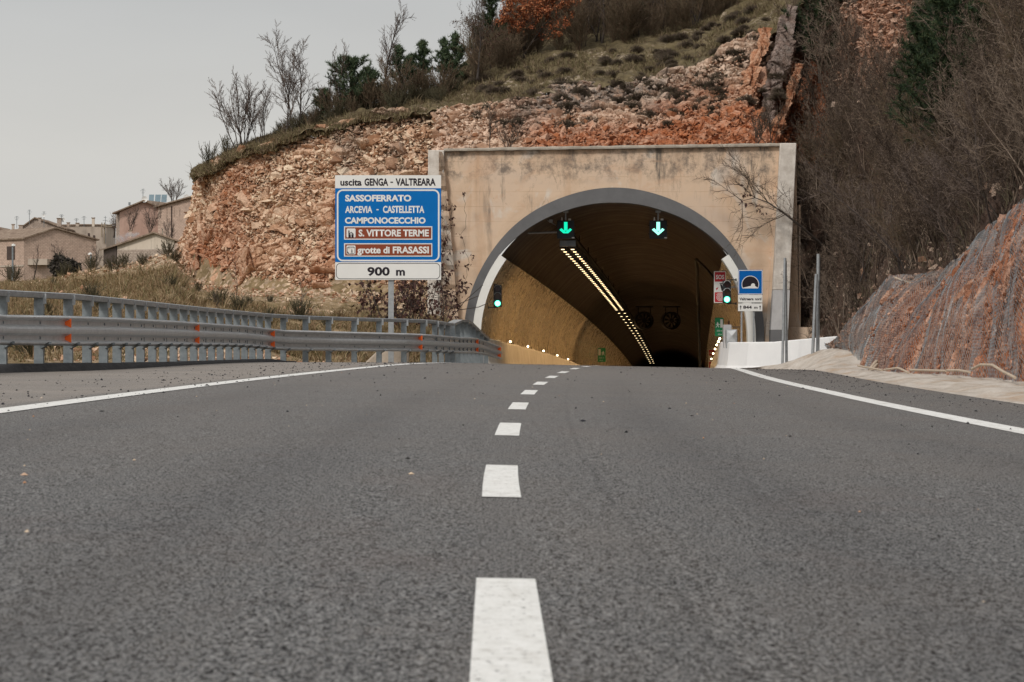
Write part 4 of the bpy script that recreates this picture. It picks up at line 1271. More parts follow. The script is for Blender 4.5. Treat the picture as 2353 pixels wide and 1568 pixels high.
dp = rows_box("direction_panel", 433, 602.6, M['signblue'], sign)
kp = rows_box("distance_panel", 602.9, 643.5, M['signwhite'], sign)
y1 = SD - .004; y2 = SD - .008; y3 = SD - .012
text_mesh("lettering", "uscita", sq(782, 0)[0], sq(831, 0)[0], sq(0, 426.5)[1], sq(0, 411.5)[1] - sq(0, 426.5)[1], y1, M['signblack'], hp, .03)
text_mesh("lettering", "GENGA", sq(837.5, 0)[0], sq(892, 0)[0], sq(0, 426.5)[1], sq(0, 411)[1] - sq(0, 426.5)[1], y1, M['signblack'], hp, .035)
mb = MB(); flat(mb, [sq(897, 420.5), sq(903, 420.5), sq(903, 417.8), sq(897, 417.8)], y1); mb.build("dash", M['signblack'], hp)
text_mesh("lettering", "VALTREARA", sq(909, 0)[0], sq(1001, 0)[0], sq(0, 426.3)[1], sq(0, 410.8)[1] - sq(0, 426.3)[1], y1, M['signblack'], hp, .035)
mb = MB(); a = rrect(*sq(774, 0)[:1], sq(1010, 0)[0], sq(0, 601)[1], sq(0, 435.5)[1], .17); b = rrect(sq(777.6, 0)[0], sq(1006.4, 0)[0], sq(0, 597.4)[1], sq(0, 439.1)[1], .125)
frame_line(mb, a, b, y1); mb.build("border", M['signwhite'], dp)
def sl(txt, xa, xb, yb, yt, mat, parent, y=y1, bold=.042): return text_mesh("lettering", txt, sq(xa, 0)[0], sq(xb, 0)[0], sq(0, yb)[1], sq(0, yt)[1] - sq(0, yb)[1], y, mat, parent, bold)
sl("SASSOFERRATO", 793, 945, 462.5, 449, M['signwhite'], dp)
sl("ARCEVIA", 793, 855.5, 489, 474.5, M['signwhite'], dp, bold=.034)
mb = MB(); flat(mb, [sq(865, 483.5), sq(870, 483.5), sq(870, 481), sq(865, 481)], y1); mb.build("dash", M['signwhite'], dp)
sl("CASTELLETTA", 880, 975, 489, 474, M['signwhite'], dp, bold=.034)
sl("CAMPONOCECCHIO", 792.5, 978, 513.5, 500.5, M['signwhite'], dp)
for (ya, yb, txt, xt, icon) in ((520.5, 551, "S. VITTORE TERME", 824, 'church'), (559.5, 590, "grotte di FRASASSI", 821, 'cave')):
    mb = MB(); mb.box(sq(790.7, 0)[0], sq(993.3, 0)[0], y2, SD - .001, sq(0, yb)[1], sq(0, ya)[1]); bp_ = mb.build("brown_panel", M['signwhite'], sign)
    mb = MB(); flat(mb, [sq(793, yb - 2.4), sq(991, yb - 2.4), sq(991, ya + 2.2), sq(793, ya + 2.2)], y3); fld = mb.build("field", M['signbrown'], bp_)
    sl(txt, xt, 985.5, yb - 8, ya + 8, M['signwhite'], bp_, y3 - .004, .035)
    mb = MB(); flat(mb, rrect(sq(796.3, 0)[0], sq(817, 0)[0], sq(0, yb - 5)[1], sq(0, ya + 5)[1], .03), y3 - .004); mb.build("pictogram_plate", M['signwhite'], bp_)
    yy = y3 - .008; o_ = ya - 520.5
    mb = MB()
    if icon == 'church':
        flat(mb, [sq(800.6, 546.3), sq(800.6, 530.7), sq(801.8, 528.8), sq(803.1, 530.7), sq(803.1, 536.6), sq(807, 533), sq(812.6, 537.6), sq(812.6, 546.3)], yy)
        mb.build("pictogram", M['signblack'], bp_)
        mb = MB(); flat(mb, [sq(806.2, 545.8), sq(807.6, 545.8), sq(807.6, 535), sq(806.2, 535)], yy - .004); flat(mb, [sq(804, 539), sq(809.8, 539), sq(809.8, 537.5), sq(804, 537.5)], yy - .008)
        mb.build("cross", M['signwhite'], bp_)
    else:
        frame_line(mb, rrect(sq(797.6, 0)[0], sq(815.6, 0)[0], sq(0, 583.8)[1], sq(0, 567.4)[1], .045), rrect(sq(798.6, 0)[0], sq(814.8, 0)[0], sq(0, 583.0)[1], sq(0, 568.2)[1], .035), yy)
        for x in (800.5, 802.5, 804.6, 808, 811, 813): flat(mb, [sq(x - .5, 568.4), sq(x + .6, 568.4), sq(x, 568.4 + 3 + (x * 7 % 3))], yy)
        flat(mb, [sq(798.4, 577), sq(801, 581), sq(801.5, 583.2), sq(798.4, 583.2)], yy)
        mb.disc(sq(808.6, 574.2), .012, yy, 10)
        flat(mb, [sq(807.8, 575.4), sq(809.4, 575.4), sq(809.2, 579), sq(808, 579)], yy)
        flat(mb, [sq(806.6, 578.3), sq(807.8, 575.6), sq(808.2, 576.4), sq(807.2, 578.6)], yy); flat(mb, [sq(810.6, 578.3), sq(809.4, 575.6), sq(809, 576.4), sq(810, 578.6)], yy)
        flat(mb, [sq(808, 578.8), sq(808.8, 578.8), sq(807.2, 583), sq(806.2, 583)], yy); flat(mb, [sq(808.5, 578.8), sq(809.2, 578.8), sq(811, 583), sq(810, 583)], yy)
        mb.build("pictogram", M['signblack'], bp_)
mb = MB(); frame_line(mb, rrect(sq(772.3, 0)[0], sq(1011.3, 0)[0], sq(0, 641.6)[1], sq(0, 605)[1], .12), rrect(sq(773.6, 0)[0], sq(1010, 0)[0], sq(0, 640.4)[1], sq(0, 606.2)[1], .105), y1)
mb.build("border", M['signblack'], kp)
sl("900", 844, 895.5, 633, 614.8, M['signblack'], kp, bold=.034)
sl("m", 910, 930.5, 633, 615.5, M['signblack'], kp, bold=.034)

# ================================================================== tunnel name sign
TD = 110.75
sq2 = lambda x, y: (at(x, y, TD)[0], at(x, y, TD)[2])
ts = thing("road_sign", "square blue tunnel sign with two white name plates, on two posts by the white barrier", "road sign", at(1724, 790, TD))
P2 = lambda zx, zy: (545.3 * 0 + 0.5745 * (2850 + zx / 5.2267), 0.5745 * (980 + zy / 5.2267))
def tsq(zx, zy): return sq2(*P2(zx, zy))
def tbox(name, x0, x1, ya, yb, mat, parent, y=TD, th=.03):
    mb = MB(); (xa, z1), (xb, z0) = tsq(x0, ya), tsq(x1, yb); mb.box(xa, xb, y, y + th, z0, z1); return mb.build(name, mat, parent, bevel=.006)
mb = MB(); mb.box(tsq(590, 0)[0], tsq(625, 0)[0], TD + .04, TD + .10, sq2(0, 795)[1], tsq(0, 560)[1]); mb.build("post", M['galv'], ts)
mb = MB(); mb.box(tsq(848, 0)[0], tsq(880, 0)[0], TD + .04, TD + .10, sq2(0, 795)[1], tsq(0, 560)[1]); mb.build("post", M['galv'], ts)
pb = tbox("symbol_panel", 535, 1050, 522, 1040, M['signblue2'], ts)
yy = TD - .004
mb = MB(); (xa, za), (xb, zb_) = tsq(541, 1034), tsq(1044, 528); frame_line(mb, rrect(xa, xb, za, zb_, .035), rrect(xa + .022, xb - .022, za + .022, zb_ - .022, .022), yy); mb.build("border", M['signwhite'], pb)
def arch(cx, cy, r, y_cut, k=26):
    a0 = math.asin((cy - y_cut) / r)
    return [tsq(cx + r * math.cos(a), cy - r * math.sin(a)) for a in np.linspace(a0, math.pi - a0, k)]
mb = MB(); flat(mb, arch(789, 828, 183, 910), yy); mb.build("symbol", M['signwhite'], pb)
mb = MB(); pts = arch(789, 828, 170, 895); flat(mb, pts + [tsq(800, 858), tsq(805, 830), tsq(825, 808), tsq(848, 802), tsq(872, 810), tsq(888, 832), tsq(888, 858)], yy - .004); mb.build("symbol_dark", M['signblack'], pb)
p1 = tbox("name_plate", 535, 1043, 1046, 1206, M['signwhite'], ts)
text_mesh("lettering", "Valtreara", tsq(560, 0)[0], tsq(858, 0)[0], tsq(0, 1156)[1], tsq(0, 1104)[1] - tsq(0, 1156)[1], yy, M['signblack'], p1, .03)
text_mesh("lettering", "nord", tsq(888, 0)[0], tsq(1020, 0)[0], tsq(0, 1156)[1], tsq(0, 1104)[1] - tsq(0, 1156)[1], yy, M['signblack'], p1, .03)
p2 = tbox("length_plate", 533, 1043, 1226, 1388, M['signwhite'], ts)
text_mesh("lettering", "844", tsq(640, 0)[0], tsq(820, 0)[0], tsq(0, 1334)[1], tsq(0, 1274)[1] - tsq(0, 1334)[1], yy, M['signblack'], p2, .03)
text_mesh("lettering", "m", tsq(870, 0)[0], tsq(940, 0)[0], tsq(0, 1334)[1], tsq(0, 1280)[1] - tsq(0, 1334)[1], yy, M['signblack'], p2, .03)
for cx in (587, 994):
    mb = MB(); flat(mb, [tsq(cx - 7, 1352), tsq(cx + 7, 1352), tsq(cx + 7, 1302), tsq(cx + 22, 1302), tsq(cx, 1263), tsq(cx - 22, 1302), tsq(cx - 7, 1302)], yy)
    mb.build("arrow", M['signblack'], p2)

# ================================================================== SOS signs and exit signs
def sos_sign(px0, px1, py0, py1, d, label):
    t = thing("emergency_sign", label, "emergency sign", at(px0, py1, d))
    q = lambda u, v: (at(px0 + (px1 - px0) * u, 0, d)[0], at(0, py0 + (py1 - py0) * v, d)[2])
    mb = MB(); (xa, z1), (xb, z0) = q(-.03, -.01), q(1.03, 1.01); mb.box(xa, xb, d, d + .10, z0, z1); mb.build("case", M['signwhite'], t)
    def pan(nm, v0, v1, mat):
        mb = MB(); flat(mb, [q(.04, v1), q(.97, v1), q(.97, v0), q(.04, v0)], d - .004); return mb.build(nm, mat, t)
    a = pan("sos_panel", .015, .325, M['signred']); b = pan("extinguisher_panel", .34, .655, M['signwhite']); c = pan("hose_panel", .67, .985, M['signred'])
    text_mesh("lettering", "SOS", q(.14, 0)[0], q(.88, 0)[0], q(0, .24)[1], q(0, .11)[1] - q(0, .24)[1], d - .008, M['signwhite'], a, .03)
    mb = MB(); flat(mb, [q(.52, .43), q(.68, .41), q(.82, .60), q(.66, .63)], d - .008); flat(mb, [q(.45, .375), q(.85, .365), q(.85, .38), q(.62, .40), q(.56, .43), q(.52, .42), q(.54, .39), q(.45, .39)], d - .008)
    mb.build("extinguisher", M['signblack'], b)
    mb = MB(); flat(mb, [q(.16, .60), q(.15, .54), q(.28, .52), q(.38, .49), (q(.31, .54)), q(.30, .58), q(.22, .57), q(.19, .61)], d - .008); mb.build("flame", M['signred'], b)
    # hose reel: a spiral
    mb = MB(); (cx, cz) = q(.50, .83); w = q(.9, 0)[0] - q(.1, 0)[0]; n = 90; A = []; B = []
    for i in range(n):
        a_ = i / (n - 1) * 3.4 * 2 * math.pi; r_ = w * .06 + w * .44 * i / (n - 1)
        A.append((cx + r_ * math.cos(a_), d - .008, cz + r_ * math.sin(a_))); B.append((cx + (r_ - w * .055) * math.cos(a_), d - .008, cz + (r_ - w * .055) * math.sin(a_)))
    mb.strip(A, B); mb.build("hose", M['signwhite'], c)
    mb = MB(); (xa, z1) = q(1.0, .5); mb.box(xa, xa + .5, d + .03, d + .07, z1 - .03, z1 + .03); mb.build("bracket", M['galv'], t)
sos_sign(1641.5, 1667, 624.5, 695.5, 114.2, "red and white SOS sign behind the right traffic light")
sos_sign(1628.5, 1642, 804, 846, 192, "small distant red and white SOS sign deep in the tunnel")
def exit_sign(px0, px1, py0, py1, d, label, flip):
    t = thing("exit_sign", label, "exit sign", at(px0, py1, d))
    q = lambda u, v: (at(px0 + (px1 - px0) * ((1 - u) if flip else u), 0, d)[0], at(0, py0 + (py1 - py0) * v, d)[2])
    mb = MB(); (xa, z1), (xb, z0) = q(0, 0), q(1, 1); mb.box(min(xa, xb), max(xa, xb), d, d + .08, z0, z1); pn = mb.build("panel", M['signgreen'], t)
    mb = MB(); flat(mb, [q(.62, .53), q(.93, .53), q(.93, .08), q(.62, .08)], d - .004); mb.build("door_symbol", M['signwhite'], pn)
    mb = MB(); mb.disc(q(.30, .26), abs(q(.07, 0)[0] - q(0, 0)[0]), d - .004, 10)
    for poly in ([(.2, .30), (.38, .29), (.42, .41), (.24, .43)], [(.36, .31), (.60, .36), (.60, .39), (.38, .36)], [(.24, .32), (.08, .38), (.1, .40), (.27, .36)], [(.34, .41), (.48, .46), (.46, .53), (.40, .53), (.40, .48), (.28, .44)], [(.24, .42), (.33, .43), (.2, .51), (.06, .53), (.06, .50), (.16, .48)]):
        flat(mb, [q(*p) for p in poly], d - .004)
    mb.build("running_figure", M['signwhite'], pn)
    x = sorted((q(.2, 0)[0], q(.85, 0)[0])); text_mesh("lettering", "222 m", x[0], x[1], q(0, .74)[1], q(0, .66)[1] - q(0, .74)[1], d - .004, M['signwhite'], pn, .02)
    x = sorted((q(.35, 0)[0], q(.78, 0)[0])); text_mesh("lettering", "62 m", x[0], x[1], q(0, .93)[1], q(0, .85)[1] - q(0, .93)[1], d - .004, M['signwhite'], pn, .02)
    mb = MB(); x0 = q(1, 0)[0] if not flip else q(1, 0)[0]; s_ = 1 if not flip else -1; mb.box(*sorted((x0, x0 + s_ * .6)), d + .02, d + .06, q(0, .52)[1], q(0, .48)[1]); mb.build("bracket", M['galv_post'], t)
exit_sign(1643, 1662.5, 730.5, 773, 116.5, "green emergency exit sign on the right tunnel wall above the barrier", False)
exit_sign(1373.5, 1391.5, 800, 832, 232, "green emergency exit sign deep on the left tunnel wall", True)
# grey equipment cabinets behind the barrier
cb = thing("cabinet", "tall pale grey cabinet with a red beacon behind the white barrier", "cabinet", at(1668, 792, 111.6))
mb = MB(); q = lambda x, y: (at(x, y, 111.6)[0], at(x, y, 111.6)[2])
mb.box(q(1664, 0)[0], q(1682, 0)[0], 111.8, 112.4, q(0, 800)[1], q(0, 746.5)[1]); mb.build("housing", M['palegrey'], cb, bevel=.015)
mb = MB(); p = q(1676.5, 741); mb.tube([(p[0], 112.0, q(0, 746)[1]), (p[0], 112.0, q(0, 737)[1])], .035, 10); mb.build("beacon", M['red_off'], cb)
c2 = thing("cabinet", "low square grey cabinet with a bulged door behind the white barrier", "cabinet", at(1682, 792, 111))
mb = MB(); q = lambda x, y: (at(x, y, 111.35)[0], at(x, y, 111.35)[2]); mb.box(q(1668.5, 0)[0], q(1694.5, 0)[0], 111.35, 111.75, q(0, 800)[1], q(0, 757)[1]); mb.build("housing", M['galv'], c2, bevel=.02)
mb = MB(); (xa, z0), (xb, z1) = q(1670.5, 785), q(1692.5, 759.5); cx, cz = (xa + xb) / 2, (z0 + z1) / 2
mb.add([(xa, 111.348, z0), (xb, 111.348, z0), (xb, 111.348, z1), (xa, 111.348, z1), (cx, 111.28, cz)], [(0, 1, 4), (1, 2, 4), (2, 3, 4), (3, 0, 4)]); mb.build("door", M['galv_beam'], c2)
# ================================================================== steel guard rail on the left
gr = thing("guardrail", "long galvanised steel guardrail with a top handrail and orange reflectors on the left", "guardrail", (bar_x(60.), 60, 0))
# picture rows of the barrier at picture columns
HR_T = [(5, 667), (157, 675), (269, 686), (399, 700), (506, 711), (616, 721.5), (702, 726), (814, 730), (928, 733), (972, 734.5), (999, 737), (1028, 742)]
BM_T = [(5, 723.5), (157, 726), (269, 730), (399, 737), (506, 744.5), (562, 748), (616, 755), (651, 758.5), (814, 763), (928, 766), (977, 768), (1028, 772), (1050, 774.5), (1090, 776), (1112, 783), (1130, 789.5), (1148, 797)]
BM_B = [(5, 793.5), (157, 795), (269, 795.5), (399, 796), (506, 796.5), (562, 798), (616, 803), (651, 805.5), (814, 807.5), (928, 808), (977, 808.5), (1028, 811.5), (1050, 812.5), (1090, 813), (1112, 816), (1130, 821), (1148, 826)]
def bar_d(px): return interp(px, POSTS + [(1148, 108.2)])
colx = np.concatenate([np.arange(5, 616, 12.0), [616, 628, 640, 651], np.arange(668, 1028, 20.0), np.arange(1028, 1149, 8.0), [1148]])
st = []                                            # beam stations: x, y, ztop, zbot
for px in colx:
    d = float(bar_d(px)) - .42
    x = (px - CX) / F * d
    st.append((x, d, CAMZ - (interp(px, BM_T) - CY) / F * d, CAMZ - (interp(px, BM_B) - CY) / F * d))
z_t0, z_b0 = st[0][2], st[0][3]
pre = [(-9.3, 14, .98, .50), (-8.95, 28, .98, .50), (-8.4, 40, .97, .49), (-7.99, 47.6, .955, .475)]
st = pre + st
BP = [(.0, 0), (.03, .06), (.06, .075), (.10, .075), (.14, .03), (.18, 0), (.32, 0), (.36, .03), (.40, .07), (.46, .08), (.54, .08), (.60, .07), (.64, .03), (.68, 0), (.82, 0), (.86, .03), (.90, .075), (.94, .075), (.97, .06), (1.0, 0)]
def nrm(seq, i):
    a = seq[max(i - 1, 0)]; b = seq[min(i + 1, len(seq) - 1)]
    t = Vector((b[0] - a[0], b[1] - a[1], 0)).normalized()
    return Vector((t.y, -t.x, 0))                  # towards the road
rows = []
for i, (x, y, zt, zb) in enumerate(st):
    n = nrm(st, i)
    fr = [(x + n.x * (o * 1.1 + .012), y + n.y * (o * 1.1 + .012), zt + (zb - zt) * h) for h, o in BP]
    bk = [(x + n.x * o * 1.1, y + n.y * o * 1.1, zt + (zb - zt) * h) for h, o in reversed(BP)]
    rows.append(fr + bk)
mb = MB(); mb.sweep(rows, close=True)
# bolts and joints on the beam
def beam_at(px):
    dq = float(bar_d(px)) - .42; i = int(np.argmin([abs(q[1] - dq) for q in st]))
    n = nrm(st, i); return Vector(((px - CX) / F * dq, dq, 0)), n, Vector((-n.y, n.x, 0))
for px, d in POSTS[:-4]:
    P0, n, t = beam_at(px); dq, x = P0.y, P0.x
    zt = CAMZ - (interp(px, BM_T) - CY) / F * dq; zb = CAMZ - (interp(px, BM_B) - CY) / F * dq
    for h in (.25, .75):
        z = zt + (zb - zt) * h
        
        c_ = P0 + Vector((0, 0, z))
        q4 = [c_ + t * a + n * b for a, b in ((-.013, .0), (.013, .0), (.013, .03), (-.013, .03))]
        mb.hexa([v - Vector((0, 0, .022)) for v in q4], [v + Vector((0, 0, .022)) for v in q4], 1)
mb.build("beam", [M['galv_beam'], M['galv_post']], gr)
# handrail: a flat-topped channel
hx = np.concatenate([np.arange(5, 616, 14.0), np.arange(616, 1020, 22.0), [1028, 1034]])
hs = [(-9.6, 14, 1.33), (-9.2, 30, 1.335), (-8.7, 42, 1.33)] + [((px - CX) / F * float(bar_d(px)), float(bar_d(px)), CAMZ - (interp(px, HR_T) - CY) / F * float(bar_d(px))) for px in hx]
rows = []
for i, (x, y, z) in enumerate(hs):
    n = nrm(hs, i)
    rows.append([(x + n.x * a, y + n.y * a, z + b) for a, b in ((.10, -.095), (.115, -.05), (.115, -.012), (.09, 0), (-.07, 0), (-.09, -.012), (-.09, -.095), (-.07, -.095), (-.07, -.03), (.095, -.03))])
mb = MB(); mb.sweep(rows, close=True); mb.build("handrail", M['galv'], gr)
# raised end section that slopes down to the tunnel barrier
end = [at(1036, 743.5, 94.2), at(1046, 739, 95.4), at(1055, 734.8, 96.4), at(1069, 735.2, 98.6), at(1080, 742.5, 100.6), at(1095, 757, 103.2), at(1119, 778.5, 107.0)]
rows = []
for i, (x, y, z) in enumerate(end):
    w = .16
    rows.append([(x - w, y - .03, z - .075), (x - w, y - .03, z), (x + w * .7, y + .05, z + .0), (x + w * .7, y + .05, z - .075)])
mb = MB(); mb.sweep(rows, close=True)
for r_ in (rows[0], rows[-1]): mb.add(r_, [(0, 1, 2, 3)])
mb.build("end_rail", M['galv'], gr)
# posts: one mesh each
for k, (px, d) in enumerate([(None, q) for q in EXT] + POSTS):
    if px is None: x, y = d; z1 = 1.25
    else:
        y = d; x = (px - CX) / F * d
        if px <= 1034: z1 = CAMZ - (interp(px, HR_T) - CY) / F * d - .03
        else: z1 = np.interp(y, [e_[1] for e_ in end], [e_[2] for e_ in end]) - .07
    zf = np.interp(y, [20, 55, 80, 90, 107], [.10, .08, -.15, -.40, -1.05]) - .25
    mb = MB(); w, t, dp_ = .075, .012, .075
    mb.box(x - w, x + w, y - dp_, y - dp_ + t, zf, z1)
    mb.box(x - w, x - w + t, y - dp_ + t, y + dp_, zf, z1); mb.box(x + w - t, x + w, y - dp_ + t, y + dp_, zf, z1)
    po = mb.build("post", M['galv_post'], gr)
    if px is not None and px < 1040:
        dq = d - .42; xb = (px - CX) / F * dq; zb = CAMZ - (interp(px, BM_B) - CY) / F * dq
        mb = MB(); mb.hexa([(xb + .16, dq - .02, zb + .02), (xb + .20, dq - .02, zb + .02), (x + w, y - dp_, zb - .05), (x + w - .04, y - dp_, zb - .05)],
                           [(xb + .16, dq - .02, zb + .06), (xb + .20, dq - .02, zb + .06), (x + w, y - dp_, zb - .01), (x + w - .04, y - dp_, zb - .01)])
        mb.build("spacer", M['galv_post'], po)
        mb = MB(); mb.box(x + w, x + w + .05, y - dp_ - .006, y - dp_ + .02, z1 - .16, z1 + .005); mb.build("bracket", M['galv'], po)
# orange reflectors in the two valleys of the beam: plates that stand out square to it, facing the traffic
for px in (148, 446, 621, 961, 1091, 1143):
    P0, n, t = beam_at(px)
    zt = CAMZ - (interp(px, BM_T) - CY) / F * P0.y; zb = CAMZ - (interp(px, BM_B) - CY) / F * P0.y; H = zb - zt
    w = .115 if px < 500 else .12
    for c in (.25, .75):
        mb = MB(); k = t * .012
        a0, a1 = P0 + n * .012, P0 + n * w
        z = lambda h: Vector((0, 0, zt + H * h))
        mb.hexa([a0 + z(c + .055) - k, a1 + z(c + .15) - k, a1 + z(c + .15) + k, a0 + z(c + .055) + k], [a0 + z(c - .055) - k, a1 + z(c - .15) - k, a1 + z(c - .15) + k, a0 + z(c - .055) + k])
        mb.build("reflector", M['orange'], gr)

# black asphalt kerb at the foot of the posts
rows = []; rk = random.Random(9)
ks = [(-9.9, 14), (-9.4, 30), (-8.9, 42)] + [((px - CX) / F * (d - .1), d - .1) for px, d in POSTS if px < 660]
KT = [(0, 836), (5, 836), (157, 834.5), (269, 834), (399, 831.5), (506, 828), (600, 825), (651, 832)]
fine = []
for a, b in zip(ks[:-1], ks[1:]):
    for q in range(4): fine.append((a[0] + (b[0] - a[0]) * q / 4, a[1] + (b[1] - a[1]) * q / 4))
fine.append(ks[-1])
for i, (x, y) in enumerate(fine):
    n = nrm(fine, i)
    zr = float(road_pt(y, x + .35 - float(road_x(y)))[2])
    if y > 49: zt = CAMZ - (interp(CX + x / y * F, KT) - CY) / F * y
    else: zt = zr + .09
    zt += rk.uniform(-.008, .008)
    j = rk.uniform(-.015, .015)
    rows.append([(x + n.x * (.42 + j), y + n.y * (.42 + j), zr - .05), (x + n.x * (.36 + j), y + n.y * (.36 + j), zr + .03), (x + n.x * .26, y + n.y * .26, max(zt, zr + .02)), (x - n.x * .15, y - n.y * .15, max(zt, zr + .02)), (x - n.x * .3, y - n.y * .3, zr - .2)])
mb = MB(); mb.sweep(rows, smooth=True); tag(mb.build("road_kerb", M['kerb']), kind='structure')

# concrete footing block by the sign post
ft = MB(); ft.hexa([at(826, 846, 93), at(940, 846, 93), at(940, 846, 94.5), at(845, 846, 94.5)], [at(868, 806, 93), at(940, 806, 93), at(940, 804, 94.5), at(868, 804, 94.5)])
tag(ft.build("concrete_block", M['block'], bevel=.04), "pale concrete block on the ground behind the guardrail, under the exit sign", "concrete block")

# ================================================================== bare sign posts on the right
def pole(top, bot, d, r, label):
    mb = MB(); a, b = at(*bot, d), at(*top, d); v = Vector(b) - Vector(a)
    mb.tube([Vector(a) - v * .03, Vector(a), Vector(b)], r, 10)
    o = mb.build("steel_pole", M['galv'])
    return tag(o, label, "pole")
pole((1803.9, 592.8), (1797.7, 846.7), 102.5, .045, "thin leaning steel pole with no sign, left of the pair at the white barrier")
pole((1804.6, 600), (1807.6, 844.5), 102.8, .048, "thin upright steel pole with no sign, right of the pair at the white barrier")
pole((1880.6, 584), (1879, 820), 99.5, .058, "tallest bare steel pole standing on the spoil mound")
pole((1875.8, 630.2), (1867, 822.5), 99.2, .052, "shorter dull steel pole leaning beside the tallest pole")
# ================================================================== plants
M['bark'] = build_leafy("bare_bark", [(0.055, 0.043, 0.036), (0.075, 0.06, 0.05), (0.045, 0.036, 0.032)])
M['twig'] = build_leafy("bare_twigs", [(0.075, 0.055, 0.045), (0.11, 0.082, 0.068), (0.055, 0.04, 0.035), (0.17, 0.13, 0.108)])
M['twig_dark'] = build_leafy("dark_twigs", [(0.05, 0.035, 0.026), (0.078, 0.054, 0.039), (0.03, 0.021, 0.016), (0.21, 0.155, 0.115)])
M['twig_rust'] = build_leafy("russet_twigs", [(0.115, 0.075, 0.047), (0.15, 0.10, 0.065), (0.08, 0.055, 0.037), (0.10, 0.085, 0.05)])
M['needle'] = build_leafy("pine_needles", [(0.052, 0.085, 0.045), (0.08, 0.115, 0.055), (0.032, 0.058, 0.034), (0.115, 0.135, 0.07)])
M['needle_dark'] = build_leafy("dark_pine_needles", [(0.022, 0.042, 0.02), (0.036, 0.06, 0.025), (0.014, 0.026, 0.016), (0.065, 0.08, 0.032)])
M['oakleaf'] = build_leafy("orange_oak_leaves", [(0.30, 0.085, 0.03), (0.38, 0.13, 0.05), (0.22, 0.06, 0.025), (0.16, 0.05, 0.025), (0.42, 0.19, 0.09)])
M['deadleaf'] = build_leafy("dead_vine_leaves", [(0.05, 0.022, 0.02), (0.075, 0.035, 0.028), (0.035, 0.018, 0.017), (0.11, 0.055, 0.038)])
M['grass'] = build_leafy("dry_grass_blades", [(0.19, 0.13, 0.065), (0.28, 0.20, 0.11), (0.12, 0.105, 0.045), (0.34, 0.25, 0.15), (0.15, 0.085, 0.048), (0.10, 0.10, 0.038), (0.24, 0.155, 0.09)])
M['grass_hill'] = build_leafy("hill_grass_blades", [(0.15, 0.115, 0.062), (0.22, 0.18, 0.095), (0.11, 0.098, 0.042), (0.26, 0.195, 0.12), (0.12, 0.078, 0.052)])
M['cushion'] = build_leafy("cushion_shrub_twigs", [(0.075, 0.055, 0.042), (0.11, 0.08, 0.06), (0.15, 0.11, 0.078), (0.06, 0.045, 0.038), (0.11, 0.095, 0.055)])
M['broom'] = build_leafy("broom_stems", [(0.06, 0.058, 0.030), (0.085, 0.075, 0.042), (0.042, 0.04, 0.024), (0.11, 0.085, 0.055)])

def frusta(segs, k=3):
    """segs: (n, 8) p0, p1, r0, r1 -> verts, quad faces"""
    s = np.asarray(segs, float); p0, p1, r0, r1 = s[:, 0:3], s[:, 3:6], s[:, 6], s[:, 7]
    t = p1 - p0; t /= np.linalg.norm(t, axis=1, keepdims=True) + 1e-9
    a = np.where(np.abs(t[:, 2:3]) < .9, np.array([[0, 0, 1.]]), np.array([[1., 0, 0]]))
    x = np.cross(t, a); x /= np.linalg.norm(x, axis=1, keepdims=True); y = np.cross(t, x)
    v = []
    for p, r in ((p0, r0), (p1, r1)):
        for j in range(k):
            g = 2 * math.pi * j / k
            v.append(p + (x * math.cos(g) + y * math.sin(g)) * r[:, None])
    V = np.stack(v, 1)                        # n, 2k, 3
    n = len(s); f = np.array([[j, (j + 1) % k, k + (j + 1) % k, k + j] for j in range(k)])
    Fq = (f[None] + 2 * k * np.arange(n)[:, None, None]).reshape(-1, 4)
    return V.reshape(-1, 3), Fq

